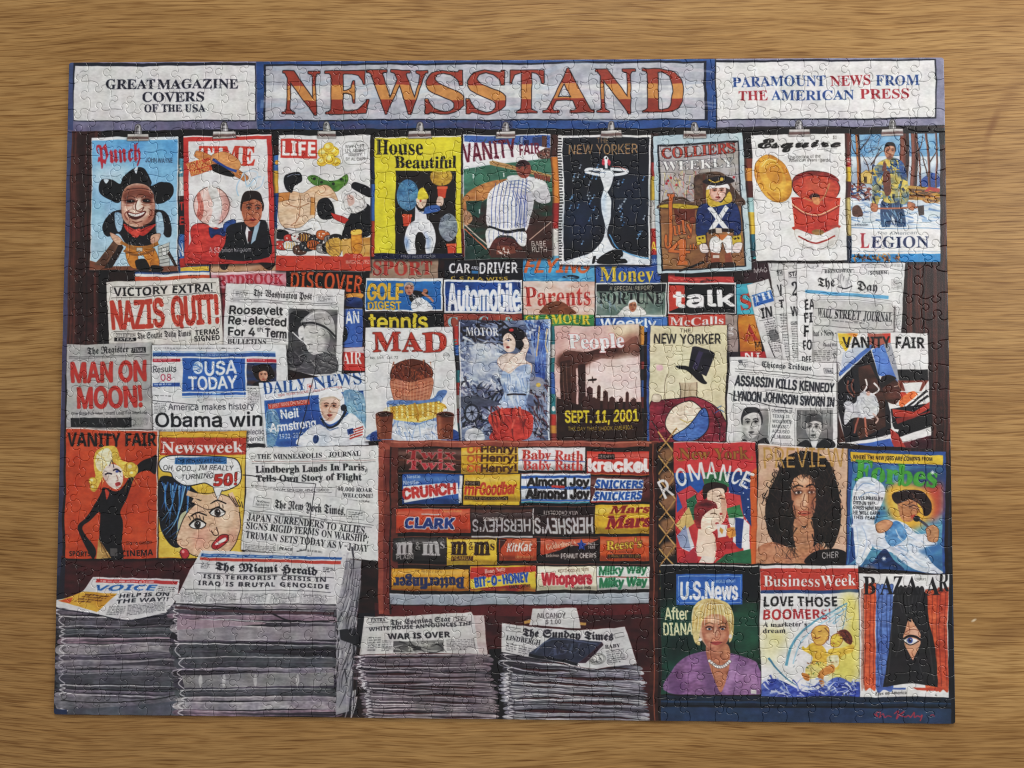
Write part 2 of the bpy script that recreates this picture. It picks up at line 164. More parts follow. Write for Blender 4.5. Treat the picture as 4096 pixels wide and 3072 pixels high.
"1":[38,[2624,2661,1853,1459,2871,3571,3524]],
"4":[38,[3024,3034,1234,1241,3071,3871,3841,4441,4434,3834,3824],[2041,3041,3060,2755]],
"5":[38,[1924,1426,1434,2132,2731,3133,3235,3336,3339,3242,3144,2846,2446,1845,1447,1671,3971,3963,2463,2353,2854,3353,3751,4048,4243,4236,4133,3930,3828,3526,3224,2923]],
"7":[38,[1724,3363,1263,1271,4371,4365,2724]],
"9":[38,[1524,1532,2131,2732,3034,3338,3446,3142,2740,2141,1842,1644,1447,1351,1355,1359,1362,1565,1667,1969,2171,2471,3072,3570,3768,4063,4257,4246,4138,3933,3629,3226,2824,2523],[2748,3049,3351,3455,3359,3162,2963,2764,2563,2362,2158,2155,2252,2350,2448]]},
    'n': {"A":[48,[1224,2874,3574,5224,4624,3461,3171,3271,2754,1824],[2038,2043,4343,4338]],
"B":[46,[1624,1674,3574,4072,4369,4565,4661,4555,4252,3850,4348,4546,4742,4837,4732,4528,4126,3624],[2229,3530,3830,4032,4235,4240,3944,3845,3546,2247],[2252,3452,3854,4058,4063,3866,3767,3268,2268]],
"C":[51,[3123,2625,2228,1832,1638,1445,1453,1660,1865,2270,2673,3175,3974,4472,4967,5261,5258,4758,4563,4266,3868,3469,2968,2565,2260,2053,2045,2238,2533,2930,3429,3830,4232,4535,4740,5240,5033,4628,4124,3623]],
"D":[50,[1924,1929,3330,3932,4336,4542,4649,4556,4362,3966,3368,1968,1974,3474,3972,4569,4766,5060,5153,5145,5038,4833,4428,3925,3324],[2274,2224,1624,1674]],
"E":[42,[1624,1674,4474,4468,2268,2252,4252,4246,2246,2229,4429,4424]],
"F":[41,[1624,1674,4374,4368,2268,2251,4151,4146,2246,2224]],
"G":[52,[3123,2625,2228,1832,1638,1445,1453,1660,1865,2270,2673,3175,3974,4572,4967,5261,5358,4758,4563,4266,3868,3469,2968,2565,2260,2053,2045,2238,2533,2930,3429,3930,4332,4636,4741,4744,4943,3643,3649,5349,5340,5033,4628,4124,3823]],
"H":[52,[1624,1674,2274,2252,4552,4574,5174,5124,4524,4547,2247,2224]],
"I":[30,[1324,1329,2129,2168,1368,1374,3474,3468,2768,2729,3429,3424]],
"J":[40,[2723,2324,2025,1727,1432,1441,1941,1935,2131,2529,2929,3331,3435,3574,4074,4035,3829,3727,3425,3124]],
"K":[47,[2038,2045,2958,4374,5074],[1624,1674,2274,2224],[4324,2749,3154,5024]],
"L":[39,[1624,1674,2274,2229,4329,4324]],
"M":[63,[1624,1674,2474,3929,3829,4242,5374,6174,6124,5524,5569,5669,5153,4124,3624,2169,2124]],
"N":[52,[1624,1674,2374,4534,4729,4629,4643,4674,5274,5224,4524,2069,2169,2253,2224]],
"O":[53,[3123,2625,2228,1832,1638,1445,1453,1660,1865,2270,2673,3175,3775,4273,4770,5065,5360,5453,5445,5338,5032,4728,4225,3723],[3729,4131,4535,4841,4949,4857,4563,4167,3769,3269,2767,2363,2157,2049,2141,2335,2731,3229]],
"P":[44,[1624,1674,3574,4072,4469,4664,4758,4653,4448,4044,3542,2042,2048,3348,3749,3951,4053,4158,4064,3966,3568,3169,2269,2224]],
"Q":[53,[3240,3840,5219,4619],[3123,2625,2228,1832,1638,1445,1453,1660,1865,2270,2673,3175,3775,4273,4770,5065,5360,5453,5445,5338,5032,4728,4225,3723],[3729,4131,4535,4841,4949,4857,4563,4167,3769,3269,2767,2363,2157,2049,2141,2335,2731,3229]],
"R":[45,[1624,1674,3574,4072,4469,4664,4759,4653,4449,4045,3544,1943,1949,3550,3952,4053,4159,4064,3966,3568,3169,2269,2224],[4224,3146,3746,4824]],
"S":[45,[2723,2225,1828,1532,1437,2037,2035,2232,2530,3029,3630,3831,4033,4135,4138,4140,3943,3246,2349,1852,1755,1657,1563,1768,2172,2574,3175,3674,4172,4468,4664,4661,4061,3965,3568,3069,2568,2265,2163,2161,2159,2455,4049,4446,4642,4737,4632,4328,3925,3423]],
"T":[45,[1368,1374,4774,4768,3368,3324,2824,2868]],
"U":[52,[3023,2425,2029,1735,1641,1674,2274,2239,2335,2632,2930,3329,3830,4132,4435,4539,4574,5174,5138,4932,4527,4024,3723]],
"V":[48,[2924,1274,1874,3037,3327,3127,3644,4574,5274,3524]],
"W":[69,[2424,1274,1874,2828,2728,3043,3874,4474,5528,5428,5743,6474,7074,5724,5124,4263,4071,4271,3956,3124]],
"X":[47,[1224,3052,3047,1374,2074,3253,3153,3763,4474,5074,3347,3352,5124,4424,3147,3247,2737,1924]],
"Y":[47,[2924,2944,1274,1974,3053,3347,3047,3558,4474,5174,3444,3424]],
"Z":[44,[1424,1428,4171,4169,1468,1474,4674,4669,1927,1929,4629,4624]],
"a":[39,[2124,1725,1528,1332,1437,1440,1743,2245,3447,3549,3453,3256,2857,2456,2154,1951,1453,1657,2160,2862,3461,3858,4054,4049,4024,3524,3529,3125,2723],[2829,3130,3433,3537,3543,2239,2038,1934,2031,2229,2428]],
"b":[42,[2823,2425,2130,2124,1524,1574,2174,2155,2459,2862,3462,3859,4255,4450,4542,4435,4229,3825,3423],[3229,3530,3833,3940,3947,3852,3555,3256,2856,2555,2252,2145,2137,2333,2530,2829]],
"c":[40,[2623,2125,1729,1435,1442,1449,1755,2159,2662,3162,3660,3957,4254,4351,3750,3652,3455,3256,2756,2354,2151,1945,2038,2133,2330,2729,3229,3530,3633,3735,4334,4129,3826,3424,3123]],
"d":[42,[2523,2025,1729,1435,1442,1450,1755,2059,2562,3162,3559,3855,3874,4374,4324,3824,3830,3525,3123],[3129,3430,3633,3840,3848,3652,3455,3156,2756,2355,2152,1945,2038,2133,2330,2729]],
"e":[40,[2623,2125,1729,1435,1442,1449,1755,2159,2662,3261,3759,4154,4349,4341,1741,1746,4046,3844,3750,3653,3455,3256,2756,2455,2253,2050,1945,2036,2132,2430,2728,3329,3631,3834,4333,4230,3926,3424]],
"f":[25,[3161,3156,1156,1161],[1824,1869,1972,2174,2576,3076,3275,3170,2871,2670,2469,2368,2324]],
"g":[43,[2409,2011,1615,1517,2020,2316,2614,3114,3616,3718,3820,3831,3526,3125,2524,2126,1730,1436,1443,1450,1755,2159,2562,3162,3559,3855,3861,4461,4320,4215,3811,3410,3209],[3130,3431,3633,3838,3845,3652,3455,3156,2756,2355,2152,1945,2038,2233,2530,2730]],
"h":[41,[2124,1524,1574,2174,2152,2052,2258,2661,3162,3561,3859,4156,4251,4224,3724,3750,3554,3156,2756,2354,2252,2149]],
"i":[17,[1524,1561,2161,2124],[1768,1570,1573,1775,1975,2173,2170,1968]],
"k":[38,[2037,2045,2145,3661,4261,2744,2644],[1524,1574,2174,2124],[3724,2442,2846,4324]],
"l":[19,[2124,1726,1530,1574,2174,2131,2130,2229,2629,2724]],
"m":[61,[1524,1561,2161,2153,2053,2258,2661,3062,3461,3758,3953,3853,4058,4461,4962,5561,5758,5954,6049,6024,5424,5451,5453,5255,5056,4856,4455,4152,4048,4024,3524,3549,3452,3355,3156,2856,2555,2252,2150,2124]],
"n":[41,[2124,1524,1561,2061,2152,2052,2258,2661,3162,3561,3859,4156,4251,4224,3724,3750,3554,3156,2756,2354,2252,2149]],
"o":[42,[2623,2125,1729,1435,1442,1449,1755,2159,2662,3262,3759,4155,4349,4442,4335,4129,3725,3223],[3129,3430,3733,3940,3847,3751,3454,3156,2756,2354,2151,1945,2038,2133,2330,2729]],
"p":[42,[1510,1561,2161,2155,2459,2862,3462,3859,4255,4450,4542,4435,4229,3825,3423,2823,2425,2130,2110],[3229,3530,3833,3940,3947,3852,3555,3256,2856,2555,2252,2145,2137,2333,2530,2829]],
"r":[26,[1524,1561,2061,2056,2460,2762,3262,3256,2756,2354,2150,2124]],
"s":[36,[2223,1726,1529,1433,1934,2032,2230,2429,2928,3230,3432,3434,3436,3337,2939,2142,1744,1548,1553,1657,1959,2562,3161,3559,3855,3952,3451,3255,3056,2757,2456,2255,2153,2051,2149,2248,2646,3444,3841,4037,4032,3828,3525,3124,2923]],
"t":[23,[2961,2956,1156,1161],[1670,2270,2231,2330,2429,2829,2924,2523,2124,1926,1728,1633]],
"u":[41,[2523,2125,1828,1632,1538,1561,2161,2135,2331,2629,3129,3431,3633,3636,3761,4261,4224,3724,3733,3833,3527,3124,2923]],
"v":[39,[2524,1261,1861,2732,2926,2726,3039,3861,4361,3124]],
"w":[57,[2324,1361,1861,2628,2528,3361,3961,4628,4528,5361,5961,4924,4324,3557,3657,2824]],
"y":[39,[1510,1615,2015,2216,2524,1261,1861,2926,2726,3039,3861,4361,2815,2512,2110]],
"0":[45,[2723,2524,2226,2028,1735,1545,1556,1763,2069,2272,2573,2774,3474,3773,3972,4169,4563,4653,4641,4535,4128,3926,3724,3423],[3329,3631,3935,4041,4153,4060,3865,3568,3169,2768,2465,2160,2053,2141,2235,2531,2929]],
"1":[45,[1724,1729,4529,4524],[3574,3524,2924,2968,1859,1866,2874]],
"2":[45,[1624,1628,3754,3958,3963,3667,3369,2869,2467,2262,2260,1660,1765,2070,2373,2875,3375,3873,4170,4366,4461,4355,4049,2429,4529,4524]],
"3":[45,[2723,2225,1828,1632,1437,2037,2134,2331,2729,3329,3731,3833,3935,3941,3943,3745,3348,2448,2453,3669,1769,1774,4474,4469,2951,2952,3552,4050,4346,4541,4535,4330,4026,3524,3323]],
"4":[45,[1434,1439,3274,3874,2040,4740,4734],[3624,3655,4155,4124]],
"5":[45,[2823,2325,1928,1732,1637,2137,2333,2630,3029,3329,3530,3732,3834,3937,3942,3846,3748,3550,3351,2851,2349,2248,1749,1974,4374,4369,2469,2354,2656,3157,3756,4152,4447,4540,4434,4229,3825,3323]],
"6":[45,[2823,2325,1929,1734,1640,1847,2357,3374,3974,2450,2350,2653,3055,3455,3953,4250,4445,4539,4434,4229,3825,3323],[3329,3530,3834,3936,3942,3845,3549,3350,2850,2649,2447,2345,2242,2236,2334,2432,2630,2829]],
"7":[45,[1924,3969,1669,1674,4574,4568,2524]],
"8":[45,[2823,2325,1928,1632,1537,1643,2048,2450,2052,1856,1761,1866,2070,2373,2875,3375,3873,4170,4466,4461,4356,4152,3750,4049,4346,4641,4637,4532,4328,3925,3423],[3329,3831,3933,4035,4040,3942,3844,3347,2847,2444,2242,2140,2135,2233,2331,2729],[3353,3655,3959,3963,3767,3369,2869,2567,2363,2359,2555,2853]],
"9":[45,[3375,3873,4269,4464,4558,4450,3840,2824,2224,3748,3848,3545,3243,2743,2345,1948,1753,1659,1764,1969,2373,2875],[3169,2869,2668,2466,2261,2256,2353,2451,2649,2848,3348,3549,3751,3956,3961,3864,3766,3568,3369]],
".":[19,[1724,1526,1530,1732,2132,2330,2326,2124]],
",":[19,[1412,1731,2331,1812]],
"!":[20,[1740,1674,2274,2240],[1824,1626,1630,1832,2132,2330,2326,2124]],
"?":[36,[2239,2346,2550,3155,3359,3364,3267,2869,2469,2167,1964,1961,1361,1466,1670,2073,2475,2975,3373,3670,3966,3962,3957,3653,2946,2842,2839],[2424,2126,2130,2432,2732,2930,2926,2724]],
":":[19,[1724,1526,1530,1732,2132,2330,2326,2124],[1751,1553,1557,1759,2159,2357,2353,2151]],
";":[19,[1412,1731,2331,1812],[1851,1653,1657,1859,2159,2457,2453,2151]],
"'":[21,[1755,1774,2374,2255]],
"-":[45,[4048,4042,2142,2148]],
"&":[45,[2523,2025,1728,1432,1437,1440,1645,3259,3462,3366,3268,3169,2769,2468,2365,2361,2656,4924,4324,1956,1860,1765,1969,2071,2474,3074,3473,3671,3869,3967,3962,3858,3353,2142,1939,1934,2231,2529,3029,3632,3937,4143,4146,4746,4638,4333,3827,3224]],
"$":[45,[2816,2881,3281,3216],[2723,2225,1828,1532,1437,2037,2035,2232,2530,3029,3630,3831,4033,4135,4138,4140,3943,3246,2349,1852,1755,1657,1563,1768,2172,2574,3175,3674,4172,4468,4664,4661,4061,3965,3568,3069,2568,2265,2163,2161,2159,2455,4049,4446,4642,4737,4632,4328,3925,3423]],
"/":[25,[3176,1716,1216,2676]]},
}
# ---------------------------------------------------------------- printed picture: a small painter
# The print is drawn in code (polygons, strokes, lettering) on a flat sheet the size of the puzzle.
PW, PH = 0.70, 0.5196                    # puzzle size in metres
TW = 2368
TH = int(round(TW * PH / PW))
SS = 4
CAM_LOC = (0.0204195, -0.02101511, 0.60499967)
CAM_ROT = (-0.0355651779, -0.0188658537, -0.00285203)
FPX = 3077.0 / 4096.0                    # focal length in picture widths

def _rot(a, b, c):
    ca, sa, cb, sb, cc, sc = math.cos(a), math.sin(a), math.cos(b), math.sin(b), math.cos(c), math.sin(c)
    rx = np.array([[1, 0, 0], [0, ca, -sa], [0, sa, ca]])
    ry = np.array([[cb, 0, sb], [0, 1, 0], [-sb, 0, cb]])
    rz = np.array([[cc, -sc, 0], [sc, cc, 0], [0, 0, 1]])
    return rx @ ry @ rz
ROT = _rot(*CAM_ROT)

class Sheet:
    def __init__(s):
        s.img = np.zeros((TH, TW, 3), np.float32)
        s.rng = np.random.RandomState(7)
        s.ox, s.oy, s.s = 0, 0, 1.0
        s.clipm = None
        k = s.rng.rand(TH // 9 + 3, TW // 22 + 3).astype(np.float32)
        k2 = s.rng.rand(TH // 40 + 3, TW // 60 + 3).astype(np.float32)
        s.noise = 0.5 * s._up(k) + 0.5 * s._up(k2)          # soft brush-like mottling for mixed colours
        k3 = s.rng.rand(TH // 3 + 3, TW // 7 + 3).astype(np.float32)
        s.fine = s._up(k3)
    def _up(s, k):
        ys = np.linspace(0, k.shape[0] - 1.001, TH); xs = np.linspace(0, k.shape[1] - 1.001, TW)
        y0 = ys.astype(int); x0 = xs.astype(int); fy = (ys - y0)[:, None]; fx = (xs - x0)[None, :]
        a = k[y0][:, x0]; b = k[y0][:, x0 + 1]; c = k[y0 + 1][:, x0]; d = k[y0 + 1][:, x0 + 1]
        return ((a * (1 - fx) + b * fx) * (1 - fy) + (c * (1 - fx) + d * fx) * fy).astype(np.float32)
    def frame(s, x0, y0, sc):
        s.ox, s.oy, s.s = x0, y0, sc
    def tp(s, pts):
        p = np.asarray(pts, float).reshape(-1, 2)
        X = (s.ox + p[:, 0] * s.s) / 4096.0 - 0.5
        Y = (3072 / 8192.0) - (s.oy + p[:, 1] * s.s) / 4096.0
        d = np.stack([X / FPX, Y / FPX, -np.ones(len(X))], 1) @ ROT
        t = -CAM_LOC[2] / d[:, 2]
        wx = CAM_LOC[0] + d[:, 0] * t; wy = CAM_LOC[1] + d[:, 1] * t
        return np.stack([(wx / PW + 0.5) * TW, (0.5 - wy / PH) * TH], 1)
    def px(s):                                            # texture pixels per frame unit
        return s.s * TW / 3560.0
    # -- coverage mask of closed loops (even-odd), returns (x0, y0, mask)
    def mask(s, loops, pad=0):
        allp = np.concatenate(loops)
        x0 = int(max(0, math.floor(allp[:, 0].min()) - 1 - pad)); x1 = int(min(TW, math.ceil(allp[:, 0].max()) + 2 + pad))
        y0 = int(max(0, math.floor(allp[:, 1].min()) - 1 - pad)); y1 = int(min(TH, math.ceil(allp[:, 1].max()) + 2 + pad))
        if x1 <= x0 or y1 <= y0: return None
        w, h = (x1 - x0) * SS, (y1 - y0) * SS
        tog = np.zeros((h, w + 1), np.int16)
        for L in loops:
            a = (L - (x0, y0)) * SS
            b = np.roll(a, -1, 0)
            for (ax, ay), (bx, by) in zip(a, b):
                if ay == by: continue
                if ay > by: ax, ay, bx, by = bx, by, ax, ay
                r0 = max(0, math.ceil(ay - 0.5)); r1 = min(h - 1, math.ceil(by - 0.5) - 1)
                if r1 < r0: continue
                rr = np.arange(r0, r1 + 1)
                xx = ax + (rr + 0.5 - ay) * (bx - ax) / (by - ay)
                ci = np.clip(np.ceil(xx - 0.5), 0, w).astype(int)
                np.add.at(tog, (rr, ci), 1)
        m = (np.cumsum(tog[:, :w], 1) & 1).astype(np.float32)
        m = m.reshape(y1 - y0, SS, x1 - x0, SS).mean((1, 3))
        return x0, y0, m
    def col(s, c, x0, y0, h, w):
        def hx(q):
            q = q if len(q) == 6 else ''.join(k * 2 for k in q)
            return np.array([int(q[i:i + 2], 16) / 255.0 for i in (0, 2, 4)], np.float32)
        if '/' in c:
            k = np.stack([hx(q) for q in c.split('/')]); i = np.clip((np.linspace(0, 1, h) - 0.03) / 0.94 * len(k), 0, len(k) - 1).astype(int)
            return np.repeat(k[i][:, None, :], w, 1)
        for op in '>|*~':
            if op in c:
                A, B = c.split(op); A, B = hx(A), hx(B)
                if op == '>': t = np.linspace(0, 1, h, dtype=np.float32)[:, None] * np.ones((1, w), np.float32)
                elif op == '|': t = np.linspace(0, 1, w, dtype=np.float32)[None, :] * np.ones((h, 1), np.float32)
                elif op == '*': t = np.clip((s.noise[y0:y0 + h, x0:x0 + w] - 0.5) * 3.0 + 0.5, 0, 1)
                else: t = np.clip((s.fine[y0:y0 + h, x0:x0 + w] - 0.5) * 2.2 + 0.5, 0, 1)
                return A + (B - A) * t[:, :, None]
        return hx(c)
    def comp(s, mk, c, alpha=1.0, blur=0, form=0.0):
        if mk is None: return
        x0, y0, m = mk
        for _ in range(2 if blur else 0):
            m = s.box(m, blur)
        h, w = m.shape
        cc = s.col(c, x0, y0, h, w)
        if form and min(h, w) > 9:                       # loose brushwork inside a painted shape
            br = s.fine[y0:y0 + h, x0:x0 + w] - 0.5 + 0.7 * (s.noise[y0:y0 + h, x0:x0 + w] - 0.5)
            cc = cc * (1 + 0.46 * form * br[:, :, None]) + (0.10 * form * br)[:, :, None]
        m = (m * alpha)[:, :, None]
        if s.clipm is not None: m = m * s.clipm[y0:y0 + h, x0:x0 + w, None]
        r = s.img[y0:y0 + h, x0:x0 + w]
        r += (cc - r) * m
    @staticmethod
    def box(m, r):
        r = max(1, int(r)); k = 2 * r + 1
        for ax in (0, 1):
            q = np.moveaxis(m, ax, 0)
            c = np.cumsum(np.concatenate([np.zeros((r + 1,) + q.shape[1:]), q, np.zeros((r,) + q.shape[1:])]), 0)
            m = np.moveaxis((c[k:] - c[:-k]) / k, 0, ax)
        return m.astype(np.float32)
    @staticmethod
    def grow(m, r):
        R = int(math.ceil(r)); out = m.copy(); h, w = m.shape
        for dy in range(-R, R + 1):
            for dx in range(-R, R + 1):
                d = math.hypot(dx, dy)
                if d > r + 0.5 or (dx == 0 and dy == 0): continue
                k = min(1.0, r + 0.5 - d)
                ya, yb = max(0, dy), min(h, h + dy); xa, xb = max(0, dx), min(w, w + dx)
                out[ya:yb, xa:xb] = np.maximum(out[ya:yb, xa:xb], k * m[ya - dy:yb - dy, xa - dx:xb - dx])
        return out

SH = Sheet()

F = SH.frame

def smooth(p, closed=True, k=5):
    p = np.asarray(p, float).reshape(-1, 2); n = len(p); out = []
    for i in range(n if closed else n - 1):
        if closed: a, b, c, d = p[i - 1], p[i], p[(i + 1) % n], p[(i + 2) % n]
        else: a, b, c, d = p[max(0, i - 1)], p[i], p[i + 1], p[min(n - 1, i + 2)]
        for j in range(k):
            t = j / k
            out.append(0.5 * (2 * b + (c - a) * t + (2 * a - 5 * b + 4 * c - d) * t * t + (3 * b - a - 3 * c + d) * t ** 3))
    if not closed: out.append(p[-1])
    return np.array(out)

def P(c, *pts, a=1, b=0, o=None, ow=2):             # straight-sided shape, o = ink outline
    p = SH.tp(pts); SH.comp(SH.mask([p], pad=3 * b), c, a, b)
    if o: stroke(o, np.concatenate([np.reshape(pts, (-1, 2)), np.reshape(pts, (-1, 2))[:1]]), ow)

def S(c, *pts, a=1, b=0, o=None, ow=2):             # smooth closed shape
    q = smooth(pts); SH.comp(SH.mask([SH.tp(q)], pad=3 * b), c, a, b, 0 if b or a < 1 else 0.42)
    if o: stroke(o, np.concatenate([q, q[:1]]), ow)

def E(c, x, y, rx, ry, rot=0, a=1, b=0, o=None, ow=2):
    t = np.linspace(0, 2 * math.pi, 28, endpoint=False); cr, sr = math.cos(math.radians(rot)), math.sin(math.radians(rot))
    ex, ey = rx * np.cos(t), ry * np.sin(t)
    q = np.stack([x + ex * cr - ey * sr, y + ex * sr + ey * cr], 1)
    SH.comp(SH.mask([SH.tp(q)], pad=3 * b), c, a, b, 0 if b or a < 1 else 0.4)
    if o: stroke(o, np.concatenate([q, q[:1]]), ow)

def B(c, x0, y0, x1, y1, **k):                       # upright box
    P(c, x0, y0, x1, y0, x1, y1, x0, y1, **k)

def stroke(c, pts, w, w1=None, a=1):
    q = np.asarray(pts, float).reshape(-1, 2)
    d = np.diff(q, axis=0); keep = np.concatenate([[True], np.hypot(d[:, 0], d[:, 1]) > 1e-6]); q = q[keep]
    if len(q) < 2: return
    t = np.gradient(q, axis=0); n = np.stack([-t[:, 1], t[:, 0]], 1); n /= np.maximum(np.hypot(n[:, 0], n[:, 1]), 1e-9)[:, None]
    ww = np.linspace(w, w if w1 is None else w1, len(q))[:, None] / 2
    a_, b_ = q + n * ww, q - n * ww
    quads = [SH.tp([a_[i], a_[i + 1], b_[i + 1], b_[i]]) for i in range(len(q) - 1)]
    big = None
    allp = np.concatenate(quads)
    x0 = int(max(0, allp[:, 0].min() - 2)); y0 = int(max(0, allp[:, 1].min() - 2)); x1 = int(min(TW, allp[:, 0].max() + 3)); y1 = int(min(TH, allp[:, 1].max() + 3))
    if x1 <= x0 or y1 <= y0: return
    big = np.zeros((y1 - y0, x1 - x0), np.float32)
    for k in quads:
        r = SH.mask([k])
        if r is None: continue
        u, v, m = r; y_, x_ = v - y0, u - x0
        ya, xa = max(0, y_), max(0, x_); yb, xb = min(big.shape[0], y_ + m.shape[0]), min(big.shape[1], x_ + m.shape[1])
        if yb <= ya or xb <= xa: continue
        sub = m[ya - y_:yb - y_, xa - x_:xb - x_]
        big[ya:yb, xa:xb] = np.minimum(1, big[ya:yb, xa:xb] + sub)
    SH.comp((x0, y0, big), c, a)

def L(c, w, *pts, w1=None, a=1):                     # straight line strip
    stroke(c, pts, w, w1, a)

def C(c, w, *pts, w1=None, a=1):                     # smooth brush stroke
    stroke(c, smooth(pts, False), w, w1, a)

# -- lettering
_FN = {}
def font(k):
    """GLYPHS holds, per letter, an advance and its closed outlines; each outline point is the number x*100+y."""
    if k not in _FN:
        d = {}
        for ch, g in GLYPHS[k].items():
            ps = [np.stack([np.array(e) // 100 / 99.0 * 1.12 - 0.12, np.array(e) % 100 / 99.0 - 0.24], 1) for e in g[1:]]
            d[ch] = (g[0] / 100.0, ps)
        _FN[k] = d
    return _FN[k]

def T(s, x0, y0, x1, y1, h, c, f='n', o=None, ow=2, w=0, sh=0, sp=0, arc=0, a=1, a0=None):
    """Lettering from (x0,y0) to (x1,y1) along the baseline, capitals h tall, stretched to fit."""
    d = font(f); x = 0.0; loops = []

    for ch in s:
        if ch == ' ': x += 0.20 + sp; continue
        g = d.get(ch) or font('n').get(ch)
        if g is None: x += 0.2; continue
        adv, ps = g
        for p in ps: loops.append(p + (x, 0))
        x += adv + sp
    if not loops: return
    allp = np.concatenate(loops); xa, xb = allp[:, 0].min(), allp[:, 0].max()
    cap = 0.4177 if f == 'c' else max(p[:, 1].max() for p in d['H'][1])
    dx, dy = x1 - x0, y1 - y0; ln = math.hypot(dx, dy); ux, uy = dx / ln, dy / ln
    out = []
    for p in loops:
        u = (p[:, 0] - xa) / (xb - xa); v = p[:, 1] / cap * h
        U = u * ln + v * sh; bow = arc * (1 - (2 * u - 1) ** 2) if arc else 0
        V = v + bow
        out.append(SH.tp(np.stack([x0 + U * ux + V * uy, y0 + U * uy - V * ux], 1)))
    pxs = SH.px()
    mk = SH.mask(out, pad=int((ow + w) * pxs) + 2)
    if mk is None: return
    mx, my, m = mk
    if w: m = SH.grow(m, w * pxs)
    if o: SH.comp((mx, my, SH.grow(m, ow * pxs)), o, a)
    SH.comp((mx, my, m), c, a)

def M(c, x0, y0, x1, y1, x2, y2, n, a=0.75, dash=14, gap=0.2):
    """Small unreadable print: n rows of words filling the parallelogram corner, right corner, lower-left corner."""
    r = SH.rng; p0 = np.array([x0, y0]); e = np.array([x1 - x0, y1 - y0], float); g = np.array([x2 - x0, y2 - y0], float)
    le = np.hypot(*e)
    for i in range(n):
        u = 0.0; hgt = 0.52 / n
        end = 1 if i < n - 1 else 0.7
        while u < end:
            wd = (0.35 + r.rand()) * dash / le; ue = min(end, u + wd)
            k = hgt * (0.75 + 0.5 * r.rand())
            q = [p0 + e * u + g * (i / n), p0 + e * ue + g * (i / n), p0 + e * ue + g * (i / n + k), p0 + e * u + g * (i / n + k)]
            SH.comp(SH.mask([SH.tp(q)]), c, a * (0.6 + 0.4 * r.rand()))
            u = ue + gap * dash / le * (0.6 + r.rand())

def CL(*pts):                                        # keep the following paint inside this sheet of paper
    if not pts: SH.clipm = None; return
    mk = SH.mask([SH.tp(pts)])
    SH.clipm = np.zeros((TH, TW), np.float32)
    SH.clipm[mk[1]:mk[1] + mk[2].shape[0], mk[0]:mk[0] + mk[2].shape[1]] = mk[2]

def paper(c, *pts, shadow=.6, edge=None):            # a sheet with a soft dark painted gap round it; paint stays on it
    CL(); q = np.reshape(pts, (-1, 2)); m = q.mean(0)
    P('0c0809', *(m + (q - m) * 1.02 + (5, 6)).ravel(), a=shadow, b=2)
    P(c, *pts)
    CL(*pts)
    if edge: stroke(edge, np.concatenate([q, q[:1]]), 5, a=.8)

def noisy(c, x0, y0, x1, y1, n, l, w, ang=0, spread=0.4, a=0.6, seed=1):
    """Loose brush marks inside a box; c is a list of colours."""
    r = np.random.RandomState(seed)
    for i in range(n):
        x, y = x0 + r.rand() * (x1 - x0), y0 + r.rand() * (y1 - y0); t = math.radians(ang) + (r.rand() - 0.5) * 2 * spread
        d = l * (0.5 + r.rand()) / 2; cx, cy = math.cos(t) * d, math.sin(t) * d
        k = (r.rand() - 0.5) * d * 0.5
        stroke(c[i % len(c)], smooth([x - cx, y - cy, x + k * math.sin(t), y - k * math.cos(t), x + cx, y + cy], False, 4), w * (0.6 + 0.8 * r.rand()), w * 0.2, a)

